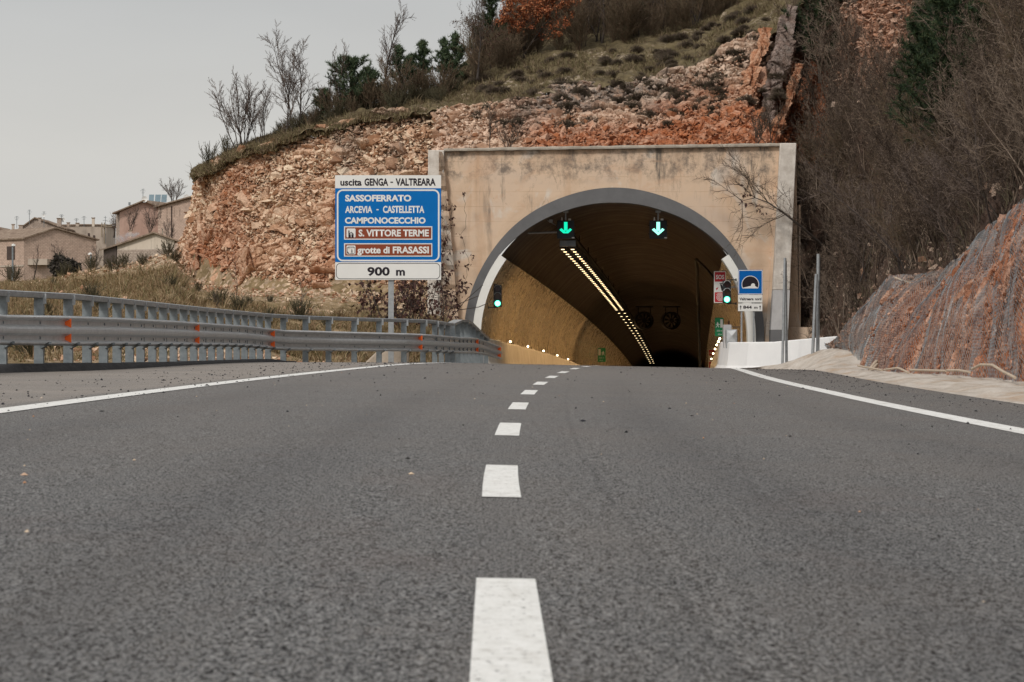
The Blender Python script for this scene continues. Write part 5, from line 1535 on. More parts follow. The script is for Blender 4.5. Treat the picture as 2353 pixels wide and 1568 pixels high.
def grow(seed, H, stems=1, lean=0.1, spread=.55, levels=3, up=.35, kids=(9, 7, 5), length=(.55, .5, .45), r0=None, tilt0=0.0, wob=.10, start=.25, thick=1.0):
    """skeleton of a bare tree: list of segments with their level"""
    r = np.random.default_rng(seed); segs = []
    r0 = r0 or H * .014
    def branch(p, d, L, rad, lev):
        n = 7 if lev == 0 else (5 if lev == 1 else 3)
        pts = [p]; dirs = []
        for i in range(n):
            d = d + r.normal(0, wob, 3) * (1 + .5 * lev) + np.array([0, 0, up * (.10 if lev == 0 else .22)])
            d = d / np.linalg.norm(d)
            q = p + d * L / n
            ra = rad * (1 - .82 * i / n); rb = rad * (1 - .82 * (i + 1) / n)
            segs.append((*p, *q, ra, rb, lev)); p = q; pts.append(q); dirs.append(d)
        if lev < levels:
            nk = kids[lev]; nk = int(round(nk * r.uniform(.8, 1.25)))
            for j in range(nk):
                t = start + (1 - start) * (j + r.uniform(0, .9)) / nk if lev == 0 else .15 + .85 * (j + r.uniform(0, .9)) / nk
                t = min(t, .985); i = int(t * n); f_ = t * n - i
                bp = pts[i] * (1 - f_) + pts[i + 1] * f_; bd = dirs[i]
                az = r.uniform(0, 2 * math.pi)
                a = np.array([1.0, 0, 0]) if abs(bd[0]) < .8 else np.array([0, 1.0, 0])
                e1 = np.cross(bd, a); e1 /= np.linalg.norm(e1); e2 = np.cross(bd, e1)
                out = e1 * math.cos(az) + e2 * math.sin(az)
                sp = spread * r.uniform(.7, 1.3)
                nd = bd * math.cos(sp) + out * math.sin(sp)
                LL = L * length[lev] * (1 - .55 * t if lev == 0 else 1 - .35 * t) * r.uniform(.7, 1.2)
                branch(bp, nd, LL, max(rad * (1 - .8 * t) * .58, .0072 * thick), lev + 1)
    for s_ in range(stems):
        az = r.uniform(0, 2 * math.pi); k = lean * r.uniform(.4, 1.2) + tilt0
        d = np.array([math.cos(az) * k, math.sin(az) * k, 1.0]); d /= np.linalg.norm(d)
        branch(np.array([r.normal(0, .03 * H * (stems > 1)), r.normal(0, .03 * H * (stems > 1)), -.1]), d, H * r.uniform(.78, 1.05) if stems > 1 else H, r0 * (.7 if stems > 1 else 1), 0)
    return np.array(segs)

def bare_tree(name, label, loc, H, seed, cat="tree", group=None, mat='bark', tmat='twig', **kw):
    t = thing(name, label, cat, (0, 0, 0), group)
    sg = grow(seed, H, **kw)
    lev = sg[:, 8]
    v, f = frusta(sg[lev <= 0][:, :8], 6); np_mesh("trunk", v, f, M[mat], t, smooth=True)
    v, f = frusta(sg[lev > 0][:, :8], 3); np_mesh("crown", v, f, M[tmat], t)
    t.location = loc
    return t, sg

def quads(P, size, r, droop=0.0, aspect=.6):
    """leaf blades at points P"""
    n = len(P); a = r.normal(0, 1, (n, 3)); a /= np.linalg.norm(a, axis=1, keepdims=True)
    a[:, 2] -= droop; a /= np.linalg.norm(a, axis=1, keepdims=True)
    b = np.cross(a, r.normal(0, 1, (n, 3))); b /= np.linalg.norm(b, axis=1, keepdims=True)
    s = (size * r.uniform(.6, 1.35, n))[:, None]
    c = np.cross(a, b) * s * .12
    v = np.stack([P, P + a * s * .5 + b * s * aspect * .5 + c, P + a * s, P + a * s * .5 - b * s * aspect * .5 + c], 1)
    return v.reshape(-1, 3), (np.array([[0, 1, 2, 3]])[None] + 4 * np.arange(n)[:, None, None]).reshape(-1, 4)

def pine(name, label, loc, H, seed, width=.32, base=.15, dens=1.0, mat='needle', round_=0.0, group=None, needle=.15):
    r = np.random.default_rng(seed); t = thing(name, label, "pine tree", (0, 0, 0), group)
    mb_pts = [(r.normal(0, .012 * H), r.normal(0, .012 * H), H * q) for q in np.linspace(-.03, 1, 7)]
    mb_pts[0] = (0, 0, -.03 * H)
    mb = MB(); mb.tube(mb_pts, [H * .018 * (1 - .9 * q) for q in np.linspace(0, 1, 7)], 7); mb.build("trunk", M['bark'], t)
    segs = []; tips = []
    nb = int(32 * dens)
    for i in range(nb):
        z = base + (1 - base) * ((i + r.uniform(0, 1)) / nb) ** .9
        rel = (z - base) / (1 - base)
        w = width * H * ((1 - rel) ** .95 * 1.15 * (1 - round_) + round_ * math.sqrt(max(0, 1 - (2 * rel - .8) ** 2 / 1.5))) * r.uniform(.4, 1.25)
        az = r.uniform(0, 6.28); rise = r.uniform(.05, .55)
        p = np.array([0, 0, z * H]); d = np.array([math.cos(az), math.sin(az), rise]); d /= np.linalg.norm(d)
        n = 4; q = p
        for k in range(n):
            d = d + np.array([0, 0, .16]) + r.normal(0, .08, 3); d /= np.linalg.norm(d)
            q2 = q + d * w / n; segs.append((*q, *q2, .012 * H * (1 - rel * .6) * (1 - k / n * .8) * .5, .012 * H * (1 - rel * .6) * (1 - (k + 1) / n * .8) * .5))
            if k >= 1:
                for _ in range(1 + k // 2):
                    sd = d + r.normal(0, .75, 3); sd /= np.linalg.norm(sd); sd[2] = abs(sd[2]) * .8
                    e_ = q2 + sd * w * .28 * r.uniform(.4, 1.1); segs.append((*q2, *e_, .006, .004)); tips.append((e_, sd))
            q = q2
        tips.append((q, d))
    for _ in range(5): tips.append((np.array([r.normal(0, .012 * H), r.normal(0, .012 * H), H * r.uniform(.88, 1.04)]), np.array([0, 0, 1.0])))
    v, f = frusta(np.array(segs), 3); np_mesh("limbs", v, f, M['bark'], t)
    # needle brushes at every tip
    V = []
    for e_, sd in tips:
        m = 26 if mat == 'needle' else 36
        base_ = e_ - sd * needle * r.uniform(0, 1.9, m)[:, None]
        dr = r.normal(0, .55, (m, 3)) + sd * .9 + np.array([0, 0, .35]); dr /= np.linalg.norm(dr, axis=1, keepdims=True)
        w = np.cross(dr, r.normal(0, 1, (m, 3))); w /= np.linalg.norm(w, axis=1, keepdims=True)
        L = needle * r.uniform(.7, 1.3, m)[:, None]
        V.append(np.stack([base_ - w * .011, base_ + w * .011, base_ + dr * L], 1))
    V = np.concatenate(V).reshape(-1, 3); f = np.arange(len(V)).reshape(-1, 3)
    np_mesh("crown", V, f, M[mat], t)
    t.location = loc
    return t

def ground(px, py, d): return at(px, py, d)

# ------------------------------------------------------------------ trees on the left rim, against the sky
def rim(px, v=.30):
    p = crest(np.array([float(px)]), np.array([v]))[0]; return tuple(p)
def size_m(hpx, d): return hpx / F * d
b = rim(681, .35)
bare_tree("bare_tree", "tallest bare tree standing on the left rim of the rock cliff against the sky", b, size_m(236, b[1]), 11, stems=2, lean=.07, spread=.62, kids=(20, 10, 6), length=(.46, .45, .42), up=.42, start=.16, r0=.06)
b = rim(655, .3)
bare_tree("bare_tree", "slender bare sapling leaning left beside the tallest tree on the rim", b, size_m(190, b[1]), 12, lean=.30, spread=.5, kids=(16, 7, 4), length=(.34, .42, .4), up=.4, r0=.04)
b = rim(553, .3)
bare_tree("bare_tree", "low spreading many-stemmed bare tree on the left end of the rim", b, size_m(185, b[1]), 13, stems=8, lean=.46, spread=.42, kids=(13, 7, 4), length=(.40, .42, .4), up=.42, r0=.04)
b = rim(600, .3)
bare_tree("bare_tree", "small upright bare tree between the many-stemmed one and the tallest", b, size_m(130, b[1]), 14, stems=4, lean=.25, spread=.42, kids=(12, 6, 4), length=(.42, .42, .4), up=.5, r0=.03)
b = rim(775, .4)
bare_tree("bare_tree", "thin pale bare tree with a few seeds, left of the round pine", b, size_m(160, b[1]), 15, stems=2, lean=.22, spread=.5, kids=(9, 6, 4), length=(.42, .42, .4), up=.5, r0=.03)
b = rim(878, .45)
bare_tree("bare_tree", "tall narrow bare tree rising above the pines on the rim", b, size_m(222, b[1]), 16, lean=.04, spread=.55, kids=(24, 9, 5), length=(.30, .48, .42), up=.5, start=.25, r0=.055)
b = rim(905, .30)
bare_tree("bare_tree", "dense brown bare bush-tree in front of the pines on the rim", b, size_m(120, b[1]), 17, stems=5, lean=.4, spread=.5, kids=(10, 7, 5), length=(.45, .45, .4), up=.3, r0=.035, tmat='twig_rust')
b = rim(805, .42); pine("pine_tree", "round broad dark green pine on the rim behind thin bare twigs", b, size_m(122, b[1]), 21, width=.50, round_=.7, base=.08, dens=2.6)
b = rim(742, .45); pine("pine_tree", "small low dark pine at the left foot of the round pine", b, size_m(70, b[1]), 27, width=.45, round_=.6, base=.1, dens=1.0)
b = rim(916, .5); pine("pine_tree", "slender green pine behind the brown bush-tree on the rim", b, size_m(128, b[1]), 22, width=.34, round_=.1, base=.25, dens=1.25)
b = rim(971, .5); pine("pine_tree", "pointed green pine, middle of the row on the rim", b, size_m(125, b[1]), 23, width=.34, round_=.05, base=.15, dens=1.4)
b = rim(945, .55); pine("pine_tree", "dense dark pine squeezed between the slender and the pointed pine", b, size_m(92, b[1]), 28, width=.36, round_=.3, base=.1, dens=1.4)
b = rim(1046, .5); pine("pine_tree", "dark pine half hidden at the foot of the gnarled brown tree", b, size_m(120, b[1]), 29, width=.32, round_=.2, base=.12, dens=1.5)
b = rim(846, .5); pine("pine_tree", "low dark pine at the right foot of the round pine", b, size_m(85, b[1]), 30, width=.42, round_=.4, base=.08, dens=1.3)
b = rim(1021, .5); pine("pine_tree", "thin green pine beside the brown leafy tree on the rim", b, size_m(115, b[1]), 24, width=.30, round_=.15, base=.2, dens=1.1)
b = rim(1128, .62); pine("pine_tree", "dark tall pine behind the orange oak at the top edge", b, size_m(185, b[1]), 25, width=.26, round_=.2, base=.1, dens=1.6, mat='needle_dark')
b = rim(479, .35)
bare_tree("bare_shrub", "round dark broom shrub on the far left end of the rim", b, size_m(62, b[1]), 31, cat="shrub", stems=16, lean=.55, spread=.30, kids=(7, 4, 2), length=(.45, .4, .4), up=.3, r0=.012, mat='broom', tmat='broom')
b = rim(520, .4)
bare_tree("bare_shrub", "low green broom shrub under the many-stemmed bare tree", b, size_m(50, b[1]), 32, cat="shrub", stems=16, lean=.5, spread=.3, kids=(7, 4, 2), length=(.45, .4, .4), up=.3, r0=.012, mat='broom', tmat='broom')

# underwood along the rim
sh = thing("bare_shrub", "low brown bare shrub in the underwood along the cliff rim", "shrub", (0, 0, 0), "underwood along the cliff rim")
sg = grow(41, 1.1, stems=14, lean=.6, spread=.42, kids=(6, 4, 2), length=(.5, .45, .4), up=.25, r0=.010)
v, f = frusta(sg[:, :8], 3); np_mesh("stems", v, f, M['twig_rust'], sh)
kk = kids_of(sh); rr = random.Random(8); first = True
for i in range(40):
    px = 640 + 420 * ((i + rr.random()) / 40); p = rim(px, rr.uniform(.3, .62))
    s_ = rr.uniform(.45, 1.25) * (1.1 if px > 740 else .7)
    if first: sh.location = p; sh.scale = (s_,) * 3; first = False
    else: dup_tree(sh, kk, p, rr.uniform(0, 6.3), s_)
sb = thing("broom_shrub", "low olive broom shrub in the underwood along the cliff rim", "shrub", (0, 0, 0), "broom underwood along the cliff rim")
sg = grow(42, .9, stems=22, lean=.65, spread=.35, kids=(6, 4, 2), length=(.5, .45, .4), up=.25, r0=.010)
v, f = frusta(sg[:, :8], 3); np_mesh("stems", v, f, M['broom'], sb)
kk = kids_of(sb); first = True
for i in range(30):
    px = 625 + 440 * ((i + rr.random()) / 30); p = rim(px, rr.uniform(.2, .55)); s_ = rr.uniform(.5, 1.2) * (1.0 if px > 740 else .7)
    if first: sb.location = p; sb.scale = (s_,) * 3; first = False
    else: dup_tree(sb, kk, p, rr.uniform(0, 6.3), s_)

# orange oak and the leafy brown tree beside it
def leafy(name, label, loc, H, seed, leaf, nleaf, size, droop=.3, tmat='twig', **kw):
    t, sg = bare_tree(name, label, (0, 0, 0), H, seed, tmat=tmat, **kw)
    r = np.random.default_rng(seed); fine = sg[sg[:, 8] >= 2]
    ii = r.integers(0, len(fine), nleaf); k = r.uniform(0, 1, (nleaf, 1))
    P = fine[ii, 0:3] * (1 - k) + fine[ii, 3:6] * k + r.normal(0, .03, (nleaf, 3))
    v, f = quads(P, size, r, droop); np_mesh("leaves", v, f, M[leaf], t)
    t.location = loc
    return t
b = rim(1200, .56)
leafy("oak_tree", "broad oak full of dry orange leaves at the top of the slope", b, size_m(195, b[1]), 51, 'oakleaf', 9000, .10, stems=4, lean=.42, spread=.62, kids=(9, 7, 5), length=(.5, .5, .45), up=.2, r0=.05)
b = rim(1235, .66)
leafy("oak_tree", "second orange-leaved oak, half hidden behind the bare thicket", b, size_m(170, b[1]), 52, 'oakleaf', 6000, .10, stems=3, lean=.35, spread=.62, kids=(9, 7, 5), length=(.5, .5, .45), up=.2, r0=.05)
b = rim(1098, .42)
leafy("bare_tree", "gnarled brown tree with a wide crown and a few dark leaves, left of the oak", b, size_m(150, b[1]), 53, 'deadleaf', 500, .07, stems=1, lean=.1, spread=.8, kids=(9, 8, 6), length=(.75, .5, .45), up=.10, r0=.07, tmat='twig_rust', start=.25, wob=.16)
b = rim(1075, .5)
bare_tree("bare_tree", "tall thin grey tree rising behind the gnarled brown tree", b, size_m(240, b[1]), 54, stems=3, lean=.25, spread=.45, kids=(12, 6, 4), length=(.42, .45, .4), up=.5, r0=.04)
# dark bare wood along the top edge
protos = []
for i in range(5):
    t, sg = bare_tree("bare_tree", "brown bare tree in the dense wood along the top of the slope", (0, 0, 0), 4.6, 60 + i, group="bare trees in the wood above the slope", stems=[1, 2, 3, 2, 4][i], lean=[.1, .25, .3, .2, .35][i], spread=.5, kids=(13, 8, 5), length=(.5, .45, .42), up=.4, start=.15, r0=.06, tmat=['twig', 'twig_dark', 'twig_rust', 'twig_dark', 'twig'][i])
    protos.append(t)
kks = [kids_of(t) for t in protos]; used = set(); rr = random.Random(17)
def place(i, loc, rz, sc):
    if i in used: return dup_tree(protos[i], kks[i], loc, rz, sc)
    used.add(i); protos[i].location = loc; protos[i].rotation_euler = (0, 0, rz); protos[i].scale = (sc,) * 3
    return protos[i]
for k in range(80):
    px = 1225 + 590 * (k + rr.random()) / 80; v = rr.uniform(.52, .95)
    place(rr.randrange(5), rim(px, v), rr.uniform(0, 6.3), rr.uniform(.6, 1.0))
ub = thing("bare_shrub", "brown bare thicket shrub under the trees at the top of the slope", "shrub", (0, 0, 0), "thicket shrubs under the trees at the top of the slope")
sg = grow(161, 2.1, stems=16, lean=.5, spread=.45, kids=(8, 6, 4), length=(.5, .45, .42), up=.3, start=.05, r0=.016)
v, f = frusta(sg[:, :8], 3); np_mesh("stems", v, f, M['twig_rust'], ub)
kk = kids_of(ub); first = True
for k in range(130):
    px = 1090 + 740 * (k + rr.random()) / 130; p = rim(px, rr.uniform(.50, .90) if px > 1180 else rr.uniform(.42, .8)); s_ = rr.uniform(.55, 1.05)
    if first: ub.location = p; ub.scale = (s_,) * 3; first = False
    else: dup_tree(ub, kk, p, rr.uniform(0, 6.3), s_)

# ------------------------------------------------------------------ cushion shrubs on the slope above the portal
cs = thing("cushion_shrub", "round brown cushion shrub on the stony slope above the portal", "shrub", (0, 0, 0), "cushion shrubs on the slope above the portal")
r = np.random.default_rng(3)
n = 520; a = r.normal(0, 1, (n, 3)); a[:, 2] = np.abs(a[:, 2]); a /= np.linalg.norm(a, axis=1, keepdims=True)
e_ = a * r.uniform(.7, 1.05, (n, 1)) * np.array([.34, .34, .25]); m_ = a * .35 * np.array([.34, .34, .25]) + r.normal(0, .03, (n, 3))
sg = np.concatenate([np.concatenate([0 * e_, m_, np.full((n, 1), .007), np.full((n, 1), .006)], 1), np.concatenate([m_, e_, np.full((n, 1), .006), np.full((n, 1), .003)], 1)])
v, f = frusta(sg, 3); np_mesh("stems", v, f, M['cushion'], cs)
kk = kids_of(cs); first = True; rr = random.Random(23)
cands = []
for k in range(230):
    px = rr.uniform(1090, 1800); yt, yg = interp(px, YT), interp(px, YG)
    if rr.random() < .45:
        vv = rr.uniform(.02, .45); p = rim(px, vv)
    else:
        vv = rr.uniform(.42, .98); y = 372 + (yt - 372) * vv; dq = 114.6 + (DT(px) - 114.6) * vv ** .9; p = at(px, y, dq - .15)
        if y > 300 and rr.random() < .88: continue
    cands.append((p, rr.uniform(.55, 1.5)))
for p, s_ in cands:
    if first: cs.location = p; cs.scale = (s_,) * 3; first = False
    else: dup_tree(cs, kk, p, rr.uniform(0, 6.3), s_)
# bare shrubs growing out of the rock above the portal
for px, y, h, sd, lab in ((1125, 338, 130, 71, "dark bare sapling growing from the rock at the left end of the coping"), (1165, 342, 80, 72, "short bare bush beside the sapling above the coping"), (1770, 330, 120, 73, "bare grey bush at the right end of the portal coping"), (1735, 330, 95, 74, "smaller bare bush left of the grey one over the coping")):
    p = at(px, y + 8, 114.2); bare_tree("bare_shrub", lab, p, size_m(h, 115), sd, cat="shrub", stems=2 if sd == 71 else 5, lean=.12 if sd == 71 else .45, spread=.55, kids=(10, 6, 4), length=(.42, .45, .4), up=.35, r0=.022, tmat='twig_dark')

# ------------------------------------------------------------------ dipping rock slabs right of the slope
def slab(label, q0, q1, w, d, mat_z, seed):
    """a long tilted slab of broken rock from picture point q0 (foot) to q1 (head), w picture units wide"""
    (x0, y0), (x1, y1) = q0, q1; n, k = 150, 72; r = np.random.default_rng(seed)
    t = np.linspace(0, 1, n)[:, None]; a = np.linspace(0, 2 * math.pi, k)[None, :]
    cx = x0 + (x1 - x0) * t + 3 * np.sin(t * 9 + seed); cy = y0 + (y1 - y0) * t
    ww = w * (1 - .3 * t) * (.85 + .3 * fbm(np.stack([t[:, 0] * 7, 0 * t[:, 0], 0 * t[:, 0]], -1), 3, seed)[:, None])
    sq = 1 / np.maximum(np.abs(np.cos(a)), np.abs(np.sin(a)))
    C = atv(cx + 0 * a, cy + 0 * a, d + 2.4 * t + 0 * a)
    ox = np.cos(a) * sq * ww / 2 / F * d; oy = np.sin(a) * sq * .40
    P3 = C + np.stack([ox + 0 * t, oy + 0 * t, -.25 * ox + 0 * t], -1)
    N = np.stack([np.cos(a) + 0 * t, np.sin(a) + 0 * t, .2 + 0 * a + 0 * t], -1).reshape(-1, 3)
    out, tone = rocky(P3.reshape(-1, 3), N, [((.7, .9, 1.7), .20), ((.3, .4, .55), .07), ((.12, .14, .14), .03)], seed)
    z = np.zeros(len(out))
    o = np_mesh("rock_slab", out, grid_faces(n, k), mat_z, attrs={'tone': tone, 'rust': z + .25, 'grey': z + (.5 if mat_z is SLABG else .1)})
    return tag(o, label, "rock slab")
SLABG = build_rock("grey_slab", (0.26, 0.235, 0.22), (0.17, 0.155, 0.145), (0.09, 0.08, 0.075))
SLABO = build_rock("orange_slab", (0.58, 0.36, 0.24), (0.46, 0.22, 0.12), (0.26, 0.10, 0.05))
slab("orange tilted rock slab standing out of the slope right of the portal top", (1700, 268), (1762, 66), 30, 119.75, SLABO, 1)
slab("grey smooth tilted rock slab beside the orange slab", (1755, 285), (1822, 14), 38, 120.3, SLABG, 2)
slab("thin orange tilted rock slab under the right pine", (1782, 320), (1838, 150), 16, 119.4, SLABO, 3)

# ------------------------------------------------------------------ right-hand pines
def rs(px, py, lift=0.0):
    yb = interp(px, YR); v = (yb - py) / (yb + 330); p = rslope(np.array([float(px)]), np.array([float(v)]))[0]; return (p[0], p[1] - .4, p[2] + lift)
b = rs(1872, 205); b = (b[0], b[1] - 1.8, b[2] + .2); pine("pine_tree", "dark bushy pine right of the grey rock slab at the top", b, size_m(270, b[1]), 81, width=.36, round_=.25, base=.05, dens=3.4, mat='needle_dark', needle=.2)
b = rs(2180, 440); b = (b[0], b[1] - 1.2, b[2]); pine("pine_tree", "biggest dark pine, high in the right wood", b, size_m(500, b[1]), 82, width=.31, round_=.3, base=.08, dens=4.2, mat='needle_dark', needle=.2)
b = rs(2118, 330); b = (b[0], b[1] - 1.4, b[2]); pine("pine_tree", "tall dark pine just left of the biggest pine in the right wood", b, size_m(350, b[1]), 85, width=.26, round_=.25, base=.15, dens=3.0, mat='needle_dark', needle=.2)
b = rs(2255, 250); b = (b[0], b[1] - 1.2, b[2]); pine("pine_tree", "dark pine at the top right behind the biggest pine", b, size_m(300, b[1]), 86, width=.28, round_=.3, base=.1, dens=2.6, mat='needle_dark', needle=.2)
b = rs(2105, 300); pine("pine_tree", "small dark pine branch-like tree left of the biggest pine", b, size_m(70, b[1]), 83, width=.5, round_=.5, base=.05, dens=1.0, mat='needle_dark', needle=.2)
b = rim(1475, .58); pine("pine_tree", "small green pine in the wood at the top edge", b, size_m(60, b[1]), 84, width=.3, round_=.3, base=.05, dens=.8, mat='needle_dark')

# thicket of bare trees on the dark right slope
tp_ = []
for i in range(6):
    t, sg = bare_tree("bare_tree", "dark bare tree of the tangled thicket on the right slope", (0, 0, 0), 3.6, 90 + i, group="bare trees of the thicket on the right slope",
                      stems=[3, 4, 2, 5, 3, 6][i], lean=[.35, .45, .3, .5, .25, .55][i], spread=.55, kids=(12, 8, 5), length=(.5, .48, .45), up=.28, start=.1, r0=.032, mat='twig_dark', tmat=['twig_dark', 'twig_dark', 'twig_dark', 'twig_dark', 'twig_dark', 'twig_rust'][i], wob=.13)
    tp_.append(t)
protos, kks, used = tp_, [kids_of(t) for t in tp_], set(); rr = random.Random(29); cnt = 0
for k in range(900):
    px = rr.uniform(1835, 2720); yb = interp(px, YR)
    py = rr.uniform(-60, yb - 4)
    if cnt >= 255: break
    if ((px - 2030) / 92) ** 2 + ((py - 110) / 165) ** 2 < 1: continue
    if ((px - 2180) / 60) ** 2 + ((py - 250) / 200) ** 2 < 1 and rr.random() < .7: continue
    if px < 1965 and py < 130: continue
    if px < 1965 and py < 290 and rr.random() < .75: continue
    if px < 2000 and py > 520 and rr.random() < .6: continue
    p = rs(px, py); place(rr.randrange(6), p, rr.uniform(0, 6.3), rr.uniform(.55, 1.0) * (p[1] / 110) ** .5); cnt += 1
# paler trees whose trunks and forks stand out of the thicket
M['palebark'] = build_leafy("pale_bark", [(0.16, 0.12, 0.09), (0.22, 0.17, 0.13), (0.12, 0.09, 0.07)])
pp_ = []
for i in range(3):
    t, sg = bare_tree("bare_tree", "paler bare tree standing out of the thicket on the right slope", (0, 0, 0), 3.9, 190 + i, group="paler bare trees of the thicket on the right slope", stems=[3, 2, 4][i], lean=[.3, .2, .45][i], spread=.55, kids=(9, 6, 4), length=(.52, .48, .45), up=.25, start=.18, r0=.05, mat='palebark', tmat='palebark', wob=.15, thick=1.35)
    pp_.append(t)
protos, kks, used = pp_, [kids_of(t) for t in pp_], set(); rr = random.Random(77)
for k in range(46):
    px = rr.uniform(1850, 2480); yb = interp(px, YR); py = rr.uniform(120, yb - 6)
    if ((px - 2030) / 92) ** 2 + ((py - 110) / 165) ** 2 < 1: continue
    p = rs(px, py); place(rr.randrange(3), (p[0], p[1] - 1.0, p[2]), rr.uniform(0, 6.3), rr.uniform(.55, 1.0) * (p[1] / 110) ** .5)
# named bigger trees of the thicket
for px, py, h, sd, lab in ((2290, 520, 300, 101, "pale twisted bare tree on the crest above the netted slope, near the right edge"), (2200, 612, 320, 102, "forked bare tree at the notch above the middle of the netted slope"), (2075, 640, 330, 103, "bare tree leaning left over the top of the netted slope"), (1990, 640, 260, 104, "many-stemmed bare tree behind the two steel poles")):
    p = rs(px, py); bare_tree("bare_tree", lab, p, size_m(h, p[1]), sd, stems=3, lean=.45, spread=.55, kids=(12, 8, 5), length=(.5, .48, .45), up=.2, start=.12, r0=.04, mat='bark', tmat='twig', wob=.13)
# branch reaching out in front of the right pier
bt = thing("bare_tree", "bare tree reaching a branch with dead leaves across the right pier of the portal", "tree", (0, 0, 0))
r = np.random.default_rng(111)
main = [at(1925, 600, 112.5), at(1880, 555, 111.6), at(1840, 520, 111.0), at(1805, 493, 110.6), at(1765, 466, 110.6), at(1735, 455, 110.7), at(1705, 462, 110.8)]
mb = MB(); mb.tube([at(1950, 760, 112.3), at(1940, 680, 112.4)] + main, [.075, .07, .06, .05, .042, .034, .024, .016, .008], 7); mb.build("trunk", M['bark'], bt)
segs = []; tips = []
def sub(p, d, L, rad, lev):
    for i in range(4):
        d = d + r.normal(0, .16, 3); d /= np.linalg.norm(d); q = p + d * L / 4
        segs.append((*p, *q, rad * (1 - i * .2), rad * (.8 - i * .2) + .002)); 
        if lev < 3:
            for _ in range(2):
                sd = d + r.normal(0, .55, 3); sd[1] *= .5; sd /= np.linalg.norm(sd); sub(q, sd, L * r.uniform(.35, .6), rad * .55, lev + 1)
        p = q
    tips.append(p)
for i in range(1, 7):
    a = np.array(main[i])
    for _ in range(2):
        d = np.array([-.6 + r.normal(0, .35), r.normal(0, .15), .35 + r.normal(0, .5)]); d /= np.linalg.norm(d)
        sub(a, d, r.uniform(.8, 1.6) * (1.0 if i > 1 else .7), .016, 1)
v, f = frusta(np.array(segs), 3); np_mesh("crown", v, f, M['twig_dark'], bt)
P = np.array([at(x, y, 110.7) for x, y in ((1712, 447), (1718, 452), (1722, 465), (1744, 480), (1741, 478), (1748, 472), (1704, 463), (1714, 432), (1756, 485)) for _ in range(3)]) + r.normal(0, .05, (27, 3))
v, f = quads(P, .16, r, .8, .5); np_mesh("leaves", v, f, M['deadleaf'], bt)

# ------------------------------------------------------------------ vine and saplings with dead leaves at the left pier
vt = thing("leafy_sapling", "dark-leaved dead sapling and creeper behind the exit sign post", "sapling", (0, 0, 0))
r = np.random.default_rng(121); segs = []; lp = []
for k in range(26):
    px = r.uniform(845, 1022); p = np.array(at(px, 740 + r.uniform(-10, 60), r.uniform(104, 109.5))); top = r.uniform(.6, 2.2) if px < 960 else r.uniform(1.2, 3.6)
    d = np.array([r.normal(0, .25), r.normal(0, .1), 1.0]); n = 9
    for i in range(n):
        d = d + r.normal(0, .14, 3) * np.array([1, .4, .5]); d /= np.linalg.norm(d); q = p + d * top / n
        segs.append((*p, *q, .016 * (1 - i / n) + .004, .016 * (1 - (i + 1) / n) + .004))
        if i > 1:
            for _ in range(3):
                e_ = q + np.array([r.normal(0, .22), r.normal(0, .1), r.normal(0, .16)]); segs.append((*q, *e_, .005, .003)); lp.append(e_)
        p = q
for (pts) in (((965, 770), (1000, 740), (1040, 705), (1075, 690), (1100, 680)), ((985, 790), (1030, 740), (1070, 690), (1110, 655)), ((980, 720), (1020, 700), (1060, 712), (1100, 706), (1138, 690))):
    pp = [np.array(at(x, y, 106.5)) for x, y in pts]
    for a, b_ in zip(pp[:-1], pp[1:]): segs.append((*a, *b_, .014, .011))
v, f = frusta(np.array(segs), 4); np_mesh("stems", v, f, M['bark'], vt)
lp = np.array(lp); ii = r.integers(0, len(lp), 1500); P = lp[ii] + r.normal(0, .06, (1500, 3))
v, f = quads(P, .15, r, 1.0, .55); np_mesh("leaves", v, f, M['deadleaf'], vt)
cr_ = thing("creeper", "thin creeper with sparse dead leaves climbing the left pier of the portal", "creeper", (0, 0, 0))
segs = []; lp = []
for k in range(7):
    x, y = r.uniform(1008, 1036), 720.0
    while y > r.uniform(400, 520):
        x2 = x + r.normal(-.6 if x > 1035 else .2, 5); y2 = y - r.uniform(9, 16); segs.append((*at(x, y, 111.25), *at(x2, y2, 111.25), .006, .006))
        if r.uniform() < .55: lp.append(at(x2 + r.normal(0, 8), y2, 111.2))
        x, y = x2, y2
v, f = frusta(np.array(segs), 3); np_mesh("stems", v, f, M['bark'], cr_)
lp = np.array(lp); P = np.repeat(lp, 5, 0) + r.normal(0, .06, (len(lp) * 5, 3)); v, f = quads(P, .14, r, 1.0, .55); np_mesh("leaves", v, f, M['deadleaf'], cr_)

